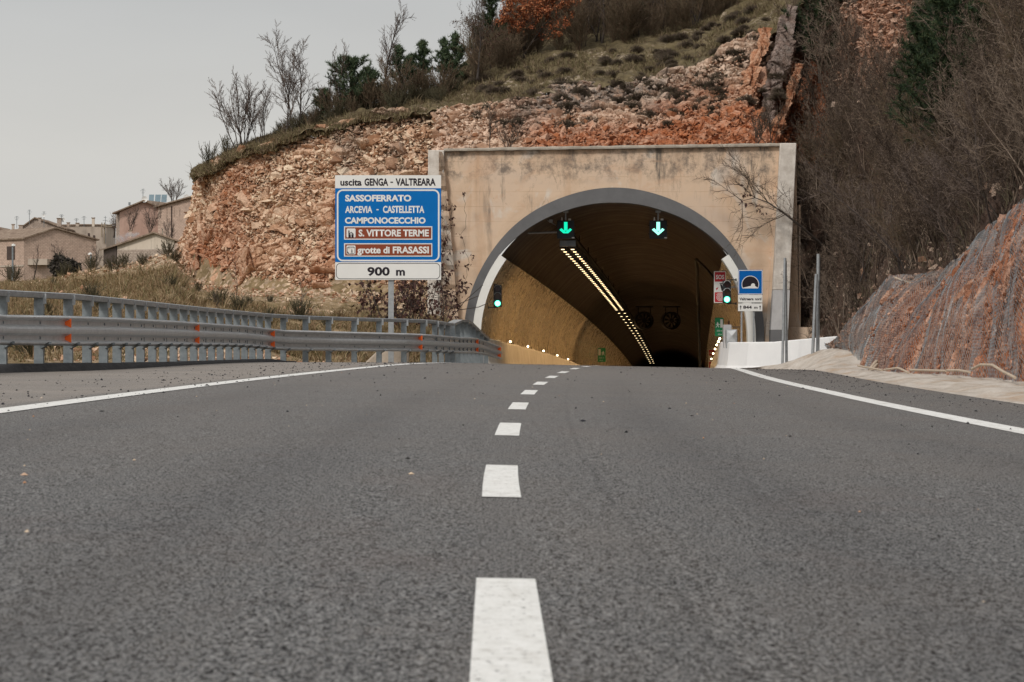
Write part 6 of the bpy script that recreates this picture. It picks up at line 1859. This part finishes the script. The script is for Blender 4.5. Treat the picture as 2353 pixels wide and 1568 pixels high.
# ------------------------------------------------------------------ grass (uncountable)
def grass(name, fn, n, ur, vr, h, mat, seed, weight=None, blades=9, wid=.012):
    r = np.random.default_rng(seed); px = r.uniform(*ur, n); v = r.uniform(*vr, n)
    P = fn(px, v)
    w = np.clip((fbm(P * np.array([.55, .55, .55]), 3, seed) - .36) * 4.5, 0, 1)
    if weight is not None: w = w * weight(px, v)
    P = P[r.uniform(0, 1, n) < w]; m = len(P); k = blades
    B = np.repeat(P, k, 0) + r.normal(0, .07, (m * k, 3)) * np.array([1, 1, .1])
    clump = np.repeat(np.exp(r.normal(0, .35, m)), k)
    d = np.stack([r.normal(0, .42, m * k), r.normal(0, .42, m * k), np.ones(m * k)], -1); d /= np.linalg.norm(d, axis=1, keepdims=True)
    L = (h * clump * r.uniform(.5, 1.2, m * k))[:, None]
    s = np.cross(d, r.normal(0, 1, (m * k, 3))); s /= np.linalg.norm(s, axis=1, keepdims=True); s *= wid
    B[:, 2] -= .05
    mid = B + d * L * .55 ; tip = B + d * L + np.stack([d[:, 0], d[:, 1], -np.abs(d[:, 0])], -1) * L * .35
    V = np.stack([B - s, B + s, mid + s * .8, tip, mid - s * .8], 1).reshape(-1, 3)
    b0 = 5 * np.arange(m * k)[:, None]
    f = np.concatenate([np.concatenate([b0, b0 + 1, b0 + 2, b0 + 4], 1)]); f2 = np.concatenate([b0 + 4, b0 + 2, b0 + 3, b0 + 3], 1)
    tri = np.concatenate([f[:, [0, 1, 2]], f[:, [0, 2, 3]], f2[:, [0, 1, 2]]])
    return tag(np_mesh(name, V, tri, M[mat], smooth=True), kind='stuff')
grass("dry_grass", bank, 12000, (-120, 1060), (.20, .78), .27, 'grass', 7, weight=lambda px, v: np.where(px > 330, np.where(v < .26, .10, 1.0), 1.0) * np.where((v > .68) & (px > 420), .35, 1), blades=10)
grass("dry_grass", bank, 4200, (-120, 460), (.06, 1.0), .24, 'grass', 9, weight=lambda px, v: np.where((px > 250) & (v > .78), .25, .8), blades=10)
grass("hill_grass", crest, 30000, (455, 1800), (.02, .55), .19, 'grass_hill', 12, blades=9, weight=lambda px, v: np.where(px > 1250, np.clip((v - .02) * 5, .12, 1), 1))
grass("hill_grass", crest, 3500, (445, 1250), (.0, .10), .20, 'grass_hill', 13, blades=10)
grass("slope_grass", rslope, 5000, (1830, 2450), (.0, .5), .38, 'cushion', 14, blades=7, wid=.008)

# broom and dry shrubs on the bank
bs = thing("broom_shrub", "dry olive broom shrub on the grassy bank behind the guardrail", "shrub", (0, 0, 0), "broom shrubs on the bank")
sg = grow(131, .75, stems=26, lean=.6, spread=.28, kids=(6, 3, 2), length=(.5, .45, .4), up=.25, r0=.010)
v, f = frusta(sg[:, :8], 3); np_mesh("stems", v, f, M['broom'], bs)
kk = kids_of(bs); first = True; rr = random.Random(31)
spots_b = [(70, .12, 1.3), (285, .93, .9), (262, .86, 1.0), (330, .90, .8), (550, .62, .9), (690, .60, 1.1), (505, .66, .9), (30, .98, 1.2), (150, .95, 1.0), (210, .95, 1.1), (120, .16, .9), (620, .55, .7), (455, .80, .6), (385, .97, 1.0)]
for i in range(16): spots_b.append((rr.uniform(-80, 800), rr.uniform(.3, .95), rr.uniform(.4, .9)))
for px, v, s_ in spots_b:
    p = tuple(bank(np.array([float(px)]), np.array([float(v)]))[0])
    if first: bs.location = p; bs.scale = (s_,) * 3; first = False
    else: dup_tree(bs, kk, p, rr.uniform(0, 6.3), s_)
for px, v, h, sd, lab in ((545, .72, 120, 141, "thin bare sapling before the foot of the rock cliff"), (690, .70, 80, 142, "small dark bare sapling under the cliff, left of the exit sign"), (510, .50, 75, 143, "thin bare stem just above the guardrail handrail")):
    p = tuple(bank(np.array([float(px)]), np.array([float(v)]))[0]); bare_tree("bare_sapling", lab, p, size_m(h, p[1]), sd, cat="sapling", lean=.12, spread=.45, kids=(7, 4, 2), length=(.4, .45, .4), up=.5, r0=.014)
# ================================================================== village beyond the bank
def build_masonry(name, a, b, mort, scale=2.3):
    m = Mat(name, 0.9, 0.15)
    br = m.n('ShaderNodeTexBrick'); br.offset = .5; br.inputs['Scale'].default_value = 1.0
    br.inputs['Brick Width'].default_value = .46; br.inputs['Row Height'].default_value = .21; br.inputs['Mortar Size'].default_value = .03
    br.inputs['Color1'].default_value = (*a, 1); br.inputs['Color2'].default_value = (*b, 1); br.inputs['Mortar'].default_value = (*mort, 1); br.inputs['Bias'].default_value = -.1
    m.link(m.co((1, 1, 1), rot=(R(90), 0, 0)), br.inputs['Vector'])
    big = m.ramp(m.noise(.35, 5, .65), [(.35, 0.0), (.65, .55)])
    c = m.mix(big, br.outputs['Color'], tuple(x * .62 for x in a))
    c = m.mix(m.ramp(m.noise(1.4, 5, .7), [(.5, 0.0), (.7, .5)]), c, (0.25, 0.19, 0.155))
    m.color(c); return m.m
def build_plaster(name, a, b):
    m = Mat(name, .9, .15); c = m.ramp(m.noise((.6, .6, .35), 6, .65), [(.3, a), (.7, b)])
    st = m.ramp(m.noise((1.2, 1.2, .15), 5, .7), [(.52, 0.0), (.7, .5)])
    m.color(m.mix(st, c, tuple(x * .55 for x in a))); return m.m
M['stone'] = build_masonry("rubble_masonry", (0.62, 0.46, 0.37), (0.52, 0.37, 0.295), (0.34, 0.26, 0.21))
M['stone2'] = build_masonry("grey_masonry", (0.47, 0.385, 0.32), (0.38, 0.305, 0.25), (0.27, 0.215, 0.18))
M['pink'] = build_plaster("pink_plaster", (0.44, 0.285, 0.23), (0.55, 0.38, 0.31))
M['cream'] = build_plaster("cream_plaster", (0.55, 0.47, 0.385), (0.63, 0.55, 0.46))
M['greyplaster'] = build_plaster("grey_plaster", (0.40, 0.335, 0.275), (0.51, 0.43, 0.36))
def build_tiles():
    m = Mat("old_roof_tiles", .9, .15); m.color(m.ramp(m.noise(1.6, 6, .75), [(.3, (.12, .085, .065)), (.5, (.24, .175, .13)), (.7, (.36, .29, .225))])); m.bump(m.noise(3, 4), .6, .05); return m.m
M['tiles'] = build_tiles()
M['shutter'] = speckled("brown_shutter", (0.07, 0.048, 0.04), .2, 2, .7)
M['greenshutter'] = speckled("grey_green_shutter", (0.17, 0.20, 0.155), .15, 2, .7)
M['pane'] = speckled("dark_pane", (0.02, 0.022, 0.026), .2, 2, .2, .5)
M['oldwood'] = speckled("old_wood", (0.085, 0.06, 0.05), .35, 2, .85)
M['solar'] = speckled("solar_glass", (0.13, 0.19, 0.22), .1, 1, .25, .5)
M['rail'] = speckled("weathered_rail", (0.30, 0.24, 0.17), .2, 4, .8)

def hpt(px, py, d): return Vector(at(px, py, d))
def face_quad(mb, a, b, c, d_): mb.add([a, b, c, d_], [(0, 1, 2, 3)])
def house(name, label, A, B, back, ybase, eaveL, eaveR, apex, dA, dB, wall, roof=True, over=.35, roof_t=.22):
    """gable wall from picture column A (left) to B (right), running back by the vector back"""
    t = thing(name, label, "house", tuple(hpt((A + B) / 2, ybase, (dA + dB) / 2)))
    dap = dA + (dB - dA) * ((apex[0] - A) / (B - A))
    p = [hpt(A, ybase, dA), hpt(B, ybase, dB), hpt(B, eaveR, dB), hpt(apex[0], apex[1], dap), hpt(A, eaveL, dA)]
    bk = Vector(back); q = [v + bk for v in p]
    mb = MB(); mb.add(p + q, [(0, 1, 2, 3, 4), (9, 8, 7, 6, 5), (0, 4, 9, 5), (1, 6, 7, 2), (4, 3, 8, 9), (3, 2, 7, 8)])
    mb.build("wall", wall, t)
    if roof:
        mb = MB(); f = -bk.normalized() * over
        up = Vector((0, 0, roof_t))
        L = (p[4] - p[3]).normalized() * over; Rr = (p[2] - p[3]).normalized() * over
        for e_, x in ((p[4], L), (p[2], Rr)):
            a, b_ = e_ + x + f, p[3] + f; c, d_ = p[3] + bk - f, e_ + x + bk - f
            off = Vector((0, 0, .03))
            mb.hexa([a + off, b_ + off, c + off, d_ + off], [a + up, b_ + up, c + up, d_ + up])
        mb.build("roof", M['tiles'], t)
    return t, p, q
def opening(t, name, o, u, w, h, z, mat, n, depth=.06, pane=None):
    """flat opening on a wall: o = wall origin, u = unit along, at width w, height h"""
    def q(a, b, k): return o + u * a + Vector((0, 0, b)) + n * k
    mb = MB(); mb.hexa([q(0, 0, -.05), q(w, 0, -.05), q(w, h, -.05), q(0, h, -.05)], [q(0, 0, depth), q(w, 0, depth), q(w, h, depth), q(0, h, depth)])
    f = mb.build(name, mat, t)
    if pane is not None:
        mb = MB(); k = depth + .01; mb.add([q(w * .1, h * .06, k), q(w * .9, h * .06, k), q(w * .9, h * .94, k), q(w * .1, h * .94, k)], [(0, 1, 2, 3)]); mb.build("pane", pane, f)
def chimney(t, px0, px1, y0, y1, d, mat, cap=True):
    mb = MB(); a, b = at(px0, y1, d), at(px1, y0, d); w = b[0] - a[0]
    mb.box(a[0], b[0], d, d + w, a[2], b[2]); o = mb.build("chimney", mat, t)
    if cap:
        mb = MB(); mb.box(a[0] - .08, b[0] + .08, d - .08, d + w + .08, b[2] + .001, b[2] + .12); mb.build("cap", M['tiles'], o)
def antenna(px, y0, y1, d, label, dish=None):
    t = thing("tv_antenna", label, "antenna", at(px, y0, d)); mb = MB(); a, b = Vector(at(px, y0, d)), Vector(at(px, y1, d))
    mb.tube([a, b], .045, 5); mb.build("mast", M['galv_post'], t); mb = MB()
    h = b.z - a.z
    for k, w in ((.95, .22), (.84, .36), (.70, .2)):
        z = a.z + h * k; mb.tube([(a.x - w, d, z), (a.x + w, d, z)], .02, 4)
        for s_ in (-1, -.5, .5, 1): mb.tube([(a.x + s_ * w, d - .2, z), (a.x + s_ * w, d + .2, z + .08)], .015, 4)
    mb.build("rods", M['galv_post'], t)
    if dish:
        mb = MB(); c = Vector(at(px + dish[0], dish[1], d - .3)); r_ = dish[2] / F * d; rows = []
        for k in range(5):
            rk = r_ * k / 4; rows.append([(c.x + rk * math.cos(g), d - .3 - .25 * r_ + .25 * r_ * (k / 4) ** 2 * -1, c.z + rk * math.sin(g)) for g in np.linspace(0, 2 * math.pi, 17)])
        mb.sweep(rows, smooth=True); mb.build("dish", M['signwhite'], t)

# 1 big stone gable house
D1 = 452
h1, p, q = house("stone_house", "long stone house with a wide windowless gable and an old tiled roof", 55, 221, (-34, 42, 0), 700, 549, 552.5, (125.5, 526), D1, D1 + 7, M['stone'])
u = (q[0] - p[0]).normalized(); n = Vector((-u.y, u.x, 0)) * (1 if Vector((-u.y, u.x, 0)).y < 0 else -1)
zt = p[4].z
for k, (a, w, b, h, mt) in enumerate(((2.5, 2.2, -2.9, 1.9, 'shutter'), (9.0, 2.2, -2.9, 1.9, 'shutter'), (15.5, 2.0, -2.9, 1.9, 'greenshutter'), (24, 2.0, -2.9, 1.9, 'greenshutter'), (2.5, 2.2, -6.0, 2.0, 'shutter'), (9.0, 2.2, -6.0, 2.0, 'shutter'), (15.5, 2.0, -6.0, 2.0, 'greenshutter'), (24, 2.0, -6.0, 2.0, 'greenshutter'))):
    o = p[4] + u * a; o = Vector((o.x, o.y, zt + b)); opening(h1, "window", o, u, w, h, 0, M[mt], n, .08, M['pane'] if k % 2 else None)
mb = MB(); o = p[4] - Vector((0, 0, 3.95)); mb.hexa([o + n * .02, o + u * 40 + n * .02, o + u * 40 + n * .12, o + n * .12], [o + n * .02 + Vector((0, 0, .25)), o + u * 40 + n * .02 + Vector((0, 0, .25)), o + u * 40 + n * .12 + Vector((0, 0, .25)), o + n * .12 + Vector((0, 0, .25))]); mb.build("string_course", M['greyplaster'], h1)
mb = MB(); (xa, _, z0), (xb, _, z1) = at(63, 609, D1), at(108, 595, D1); mb.box(xa, xb, D1 - .05 + .3, D1 + 3, z0, z1); mb.build("render_patch", M['greyplaster'], h1)
chimney(h1, 27, 32.5, 517, 541, D1 + 14, M['greyplaster']); chimney(h1, 43, 52, 519, 538, D1 + 12, M['stone2'])
# 2 house behind with a ridge
h2, p, q = house("stone_house", "grey house with a low ridge and chimneys behind the stone gable", 40, 150, (0, 14, 0), 640, 531, 527, (80, 502.5), 492, 492, M['stone2'])
chimney(h2, 88, 94, 502, 514, 489, M['stone2']); chimney(h2, 131, 140.5, 503, 521, 488, M['stone2'])
h3, p, q = house("stone_house", "flat-topped plastered house with a tall thin chimney behind the stone gable", 140, 244, (0, 12, 0), 640, 519.5, 519, (190, 518.5), 500, 500, M['greyplaster'], over=.25)
chimney(h3, 211, 217, 502, 521, 497, M['cream']); chimney(h3, 153.5, 159.5, 513, 521, 497, M['stone2']); chimney(h3, 174, 181, 514, 521, 497, M['greyplaster'])
for (x, y) in ((216, 545), (204, 540)):
    mb = MB(); a, b = at(x - 2, y + 4, 500), at(x + 2.5, y - 4, 500); mb.box(a[0], b[0], 499.9, 500.2, a[2], b[2]); f_ = mb.build("window", M['shutter'], h3)
h4, p, q = house("stone_house", "pale grey low house at the left picture edge", -40, 18, (0, 12, 0), 640, 540, 536, (-5, 524), 520, 520, M['cream'])
# 3 pink house
h5, p, q = house("pink_house", "pink plastered house with a wide gable and solar panels behind its ridge", 275, 366, (5, 22, 0), 640, 488, 476, (334, 463.5), 470, 472, M['pink'], over=.9)
mb = MB(); face_quad(mb, hpt(266, 640, 471), hpt(275, 640, 470), hpt(275, 489, 470), hpt(267, 494, 471)); mb.build("side_wall", M['stone2'], h5)
chimney(h5, 295, 299.5, 465, 472, 471, M['galv_post'], False)
for i, (x0, x1) in enumerate(((343, 354.5), (357, 370), (371.5, 384))):
    mb = MB(); mb.hexa([hpt(x0 - 1.5, 465, 482), hpt(x1 - 1.5, 465, 482), hpt(x1 - 1.5, 465, 482.3), hpt(x0 - 1.5, 465, 482.3)], [hpt(x0, 447.5, 484), hpt(x1, 447.5, 484), hpt(x1, 447.5, 484.3), hpt(x0, 447.5, 484.3)])
    mb.build("solar_panel", M['solar'], h5)
# 4 house with shutters
h6, p, q = house("stone_house", "buff two-storey house with brown shutters beside the rock cliff", 363, 450, (6, 20, 0), 640, 476.5, 455, (449, 452.5), 466, 458, M['stone'], over=.7)
def win(t, x0, x1, y0, y1, d, mat, pane=None):
    mb = MB(); a, b = at(x0, y1, d), at(x1, y0, d); mb.box(a[0], b[0], d - .1, d + .25, a[2], b[2]); f_ = mb.build("window", mat, t)
    if pane: mb = MB(); mb.add([(a[0] + .2, d - .11, a[2] + .1), (b[0] - .2, d - .11, a[2] + .1), (b[0] - .2, d - .11, b[2] - .1), (a[0] + .2, d - .11, b[2] - .1)], [(0, 1, 2, 3)]); mb.build("pane", pane, f_)
for x0, x1, y0, y1 in ((368.5, 375.5, 479, 502.5), (383.5, 390, 476.5, 499.5), (400, 408.5, 477, 498.5), (413, 423, 482, 498)):
    win(h6, x0, x1, y0, y1, 466 - 8 * (x0 - 363) / 87, M['shutter'], M['pane'] if x0 < 410 else None)
for x0, x1, y0, y1, mt in ((373.5, 381, 525, 542, 'greenshutter'), (383, 389, 525, 546, 'shutter'), (400, 407.5, 525, 546, 'shutter')):
    win(h6, x0, x1, y0, y1, 466 - 8 * (x0 - 363) / 87, M[mt])
mb = MB(); a = hpt(394, 640, 462.9); mb.tube([a, hpt(394, 474, 462.9)], .09, 6); mb.build("downpipe", M['shutter'], h6)
# 5 plastered barn
h7, p, q = house("barn", "low plastered barn with a stone base and a smoking chimney by the pink house", 269.5, 401, (-4.2, 20, 0), 640, 564.5, 554, (351.5, 537), 398, 394, M['cream'], over=.7)
mb = MB(); mb.add([p[0] + Vector((0, -.12, 0)), p[1] + Vector((0, -.12, 0)), Vector((p[1].x, p[1].y - .12, at(0, 574, 396)[2])), Vector((p[0].x, p[0].y - .12, at(0, 574, 396)[2]))], [(0, 1, 2, 3)]); mb.build("stone_base", M['stone2'], h7)
mb = MB(); uu = (q[0] - p[0]); nn = Vector((-uu.y, uu.x, 0)).normalized(); nn = nn if nn.y < 0 else -nn
mb.add([p[0] + nn * .1, q[0] + nn * .1, q[4] + nn * .1, p[4] + nn * .1], [(0, 1, 2, 3)]); mb.build("wooden_wall", M['oldwood'], h7)
chimney(h7, 296, 303, 531, 548, 402, M['stone'])
antenna(328.5, 466, 434, 471, "tv antenna on the ridge of the pink house", (4, 458.5, 7))
antenna(67.5, 516, 482, 491, "leftmost tall tv antenna on the grey ridge"); antenna(101, 523, 486, 491, "tv antenna with a round head behind the stone gable", (0, 496, 3))
antenna(38.5, 525, 497, 495, "tv antenna at the far left over the long roof"); antenna(141.5, 510, 493, 489, "tv antenna beside the dark chimney", (4, 506, 5))
antenna(193, 521, 497, 498, "tv antenna in the middle of the flat-topped house"); antenna(175.5, 521, 502, 498, "short tv antenna on the flat-topped house"); antenna(242, 560, 497, 499, "tall tv antenna at the right corner of the flat-topped house")
mb = MB(); c = Vector(at(429, 455, 470)); rows = []
for k in range(5):
    rk = .5 * k / 4; rows.append([(c.x + rk * math.cos(g), c.y - .1 * (k / 4) ** 2, c.z + rk * math.sin(g)) for g in np.linspace(0, 2 * math.pi, 17)])
mb.sweep(rows, smooth=True); mb.tube([c, c - Vector((0, 0, .9))], .05, 6)
tag(mb.build("satellite_dish", M['signwhite']), "white satellite dish on the roof of the house with shutters", "satellite dish")
mb = MB(); mb.tube([at(237, 519, 498), at(275, 515, 480)], .09, 5); mb.tube([at(237, 523, 498), at(275, 519, 480)], .09, 5); mb.tube([at(240, 560, 498), at(240, 512, 498)], .09, 5); mb.tube([at(234, 545, 498), at(234, 512, 498)], .09, 5)
tag(mb.build("scaffold_rail", M['rail']), "pale pole railing between the flat-topped house and the pink house", "railing")
# smoke
mb = bpy.data.meshes.new("chimney_smoke"); bm = bmesh.new(); bmesh.ops.create_icosphere(bm, subdivisions=4, radius=1)
for v in bm.verts:
    k = (v.co.x + 1) / 2; v.co = Vector((v.co.x * 1.75, v.co.y * .8, v.co.z * (.35 + .5 * (1 - k)) + (k - .5) * .9))
bm.to_mesh(mb); bm.free(); so = bpy.data.objects.new("chimney_smoke", mb); COL.objects.link(so)
so.location = (at(289, 541, 399)[0], 399.0, at(289, 541, 399)[2] - .2)
sm = bpy.data.materials.new("smoke"); sm.use_nodes = True; t_ = sm.node_tree; t_.nodes.clear()
o_ = t_.nodes.new('ShaderNodeOutputMaterial'); pv = t_.nodes.new('ShaderNodeVolumePrincipled'); pv.inputs['Color'].default_value = (.85, .9, .95, 1)
nz = t_.nodes.new('ShaderNodeTexNoise'); nz.inputs['Scale'].default_value = 1.3; nz.inputs['Detail'].default_value = 4
rp = t_.nodes.new('ShaderNodeMapRange'); rp.inputs[1].default_value = .48; rp.inputs[2].default_value = .75; rp.inputs[3].default_value = 0; rp.inputs[4].default_value = 1.3
tc = t_.nodes.new('ShaderNodeTexCoord'); t_.links.new(tc.outputs['Object'], nz.inputs['Vector']); t_.links.new(nz.outputs['Fac'], rp.inputs[0]); t_.links.new(rp.outputs[0], pv.inputs['Density']); t_.links.new(pv.outputs[0], o_.inputs['Volume'])
mb.materials.append(sm); tag(so, kind='stuff')
# village trees and shrubs
def far_tree(px, y, h, d, sd, lab, **kw):
    a = dict(lean=.2, spread=.5, kids=(12, 7, 4), length=(.5, .45, .42), up=.4, start=.2, thick=1.6, r0=.075); a.update(kw)
    t, sg = bare_tree("bare_tree", lab, at(px, y, d), size_m(h, d), sd, **a)
far_tree(398, 470, 60, 482, 151, "wide bare tree behind the house with shutters", stems=6, lean=.5, thick=2.2)
far_tree(262, 545, 60, 478, 152, "bare tree at the left corner of the pink house", stems=3, lean=.4)
far_tree(76, 652, 90, 300, 153, "thin bare tree in front of the left half of the stone gable", thick=1.8, spread=.4, kids=(7, 4, 2))
far_tree(160, 640, 75, 330, 154, "bare forked tree in front of the middle of the stone gable", stems=2, thick=1.8)
far_tree(217, 632, 62, 330, 155, "small bare tree at the right end of the stone gable", thick=1.8)
far_tree(300, 540, 70, 440, 156, "bare tree before the left half of the pink gable", stems=3, lean=.3)
far_tree(342, 545, 72, 440, 157, "bare tree before the right half of the pink gable", stems=4, lean=.35)
far_tree(392, 560, 55, 430, 158, "bare tree in front of the house with shutters", stems=3, lean=.35)
def ball_shrub(px, y, w, h, d, sd, lab):
    t = thing("evergreen_shrub", lab, "shrub", (0, 0, 0)); r = np.random.default_rng(sd); n = 2600
    a = r.normal(0, 1, (n, 3)); a /= np.linalg.norm(a, axis=1, keepdims=True); a *= (r.uniform(.45, 1, (n, 1)) ** .5) * (1 + .25 * np.sin(a[:, :1] * 5) * np.cos(a[:, 2:] * 4))
    W_, H_ = size_m(w, d) / 2, size_m(h, d) / 2
    P = a * np.array([W_, W_, H_]) + np.array([0, 0, H_ * .9]); v, f = quads(P, .38, r, 0, .5); np_mesh("foliage", v, f, M['deadshrub'], t)
    mb = MB(); mb.tube([(0, 0, -.5), (0, 0, H_)], .12, 6); mb.build("stem", M['bark'], t); t.location = at(px, y, d)
M['deadshrub'] = build_leafy("dark_evergreen_leaves", [(0.05, 0.042, 0.036), (0.07, 0.058, 0.048), (0.038, 0.034, 0.03), (0.085, 0.075, 0.055)])
ball_shrub(139, 632, 42, 44, 320, 161, "big dark round shrub in front of the stone gable")
ball_shrub(170, 634, 26, 32, 318, 162, "smaller dark shrub right of the big round one")
# street lamps
def street_lamp(px, y0, y1, d, side, lab):
    t = thing("street_lamp", lab, "street lamp", at(px, y0, d)); a, b = Vector(at(px, y0, d)), Vector(at(px, y1, d))
    mb = MB(); mb.tube([a, b], [.11, .075], 8); mb.build("post", M['galv_post'], t)
    mb = MB(); w = size_m(9, d) * side
    mb.sweep([[(b.x - w * .25, d - .12, b.z), (b.x - w * .25, d + .12, b.z), (b.x - w * .25, d + .12, b.z + .1), (b.x - w * .25, d - .12, b.z + .1)], [(b.x + w * .2, d - .2, b.z - .03), (b.x + w * .2, d + .2, b.z - .03), (b.x + w * .2, d + .15, b.z + .2), (b.x + w * .2, d - .15, b.z + .2)], [(b.x + w * .75, d - .1, b.z - .02), (b.x + w * .75, d + .1, b.z - .02), (b.x + w * .75, d + .1, b.z + .06), (b.x + w * .75, d - .1, b.z + .06)]], close=True)
    mb.build("lamp_head", M['signwhite'], t)
street_lamp(29, 650, 565, 300, 1, "grey street lamp at the left, before the long side of the stone house")
street_lamp(209, 632, 585, 310, -1, "grey street lamp before the right end of the stone gable")

# ================================================================== wire netting on the red cut
def netting():
    r = np.random.default_rng(9); segs = []
    du = .0012; nu_ = int(.80 / du)
    def P(u, v):
        # the sheets hang in folds: wires crowd together along the fold lines
        uu = u + .0028 * np.sin(u * 62 + 1.5 * np.sin(v * 2.2) + 2.2 * np.sin(u * 19)) + .0030 * np.sin(u * 133 + v * 3 + 2 * np.sin(u * 41)) + .0011 * np.sin(u * 390 + 5 * v)
        p = netslope(uu, v)
        lift = .12 + .035 * np.sin(u * 62 + 1.2 + 2.2 * np.sin(u * 19)) + .02 * np.sin(u * 133) + .03 * np.sin(v * 17 + u * 55)
        return p + np.stack([-.75 * lift, -.5 * lift, .45 * lift], -1)
    rows_n = 54
    V = np.linspace(-.015, 1.01, rows_n * 2 + 1)
    us = np.arange(.22, 1.0, du * 1.25)
    for k, u in enumerate(us):
        z = ((np.arange(len(V)) // 2 + k) % 2) * du * .95
        pts = P(u + z, V)
        for a, b in zip(pts[:-1], pts[1:]): segs.append((*a, *b,   .0036, .0036))
    v, f = frusta(np.array(segs), 3)
    m = Mat("galvanised_netting", .5, .4); m.color(m.ramp(m.noise(1.2, 4, .6), [(.35, (.16, .185, .205)), (.65, (.42, .44, .45))])); m.b.inputs['Metallic'].default_value = .3
    o = np_mesh("wire_netting", v, f, m.m)
    tag(o, "grey hexagonal wire netting hung in folds over the red cut slope", "wire netting")
netting()
M['polewood'] = speckled("pale_wooden_pole", (0.46, 0.37, 0.28), .2, 6, .8)
def rodpt(px, py, d):
    if py < 800: return at(px, py - 3, d - .8)
    u = interp(px, [(1992, .74), (2062, .64), (2205, .52), (2353, .40), (2640, .27)])      # lying along the foot of the netting
    b = curve3(np.array([float(u)]), baseP)[0]
    return (b[0] - .42, b[1] - .25, b[2] + .10 + .012 * (interp(px, [(1992, 850), (2062, 860), (2205, 867), (2353, 880), (2640, 917)]) + 5 - py))
def rod(pts, lab, r_=.024):
    mb = MB(); mb.tube([rodpt(*p) for p in pts], r_, 7); o = mb.build("anchor_pole", M['polewood']); tag(o, lab, "pole", None)
rod([(2010, 855.5, 75), (2035, 860, 73.5), (2068, 866, 71.5)], "pale pole along the netting foot, first from the spoil mound")
rod([(2075, 865.5, 70.8), (2110, 863, 68), (2118, 865, 67.5), (2137, 872, 66)], "bent pale pole along the netting foot, second from the spoil mound")
rod([(2142, 867.5, 65.5), (2185, 869, 62.5), (2225, 871.5, 59.5)], "straight pale pole along the netting foot, third from the spoil mound")
rod([(2228, 870.5, 59.2), (2258, 872, 57), (2286, 876, 55.2)], "pale pole along the netting foot, fourth from the spoil mound")
rod([(2292, 872, 54.8), (2312, 867, 53), (2338, 869, 51.5), (2366, 880, 49.5), (2400, 890, 47)], "long curved pale pole along the netting foot at the right edge")
rod([(2056, 641, 84.5), (2080, 650, 83.6), (2104, 656, 82.6)], "white pole lying on the netting top, nearest the notch")
rod([(2110, 653, 82), (2124, 643, 81.3), (2137, 635.5, 80.8)], "short white pole at the top of the netting")
rod([(2133, 636, 80.6), (2152, 632.5, 79.4), (2180, 641, 77.8)], "curved white pole on the middle of the netting top")
rod([(2187, 630, 77), (2210, 622, 75.5), (2240, 617, 74)], "thin white pole on the netting top beside the bare tree")
rod([(2300, 541, 68), (2318, 520, 67), (2335, 511, 66), (2352, 508, 65)], "white pole curving over the netting crest at the right edge")
rod([(2353, 496, 63.5), (2380, 482, 62.5)], "white pole end on the netting crest outside the bend")
mb = MB(); mb.hexa([at(2310, 542, 66), at(2318, 542, 66), at(2318, 542, 66.2), at(2310, 542, 66.2)], [at(2338, 512, 66.6), at(2345, 512, 66.6), at(2345, 512, 66.8), at(2338, 512, 66.8)])
tag(mb.build("timber_board", M['polewood']), "flat pale timber board lying on the netting crest", "board")
mb = MB(); mb.tube([at(1992, 861, 73.6), at(2004, 844, 74.2), (at(2014, 832, 75))], .05, 6); mb.tube([at(1997, 863, 73.2), at(2008, 846, 73.8), (at(2016, 838, 74.4))], .035, 6)
tag(mb.build("timber_stake", M['polewood']), "pair of broken timber stakes at the corner of the netting foot", "stake")
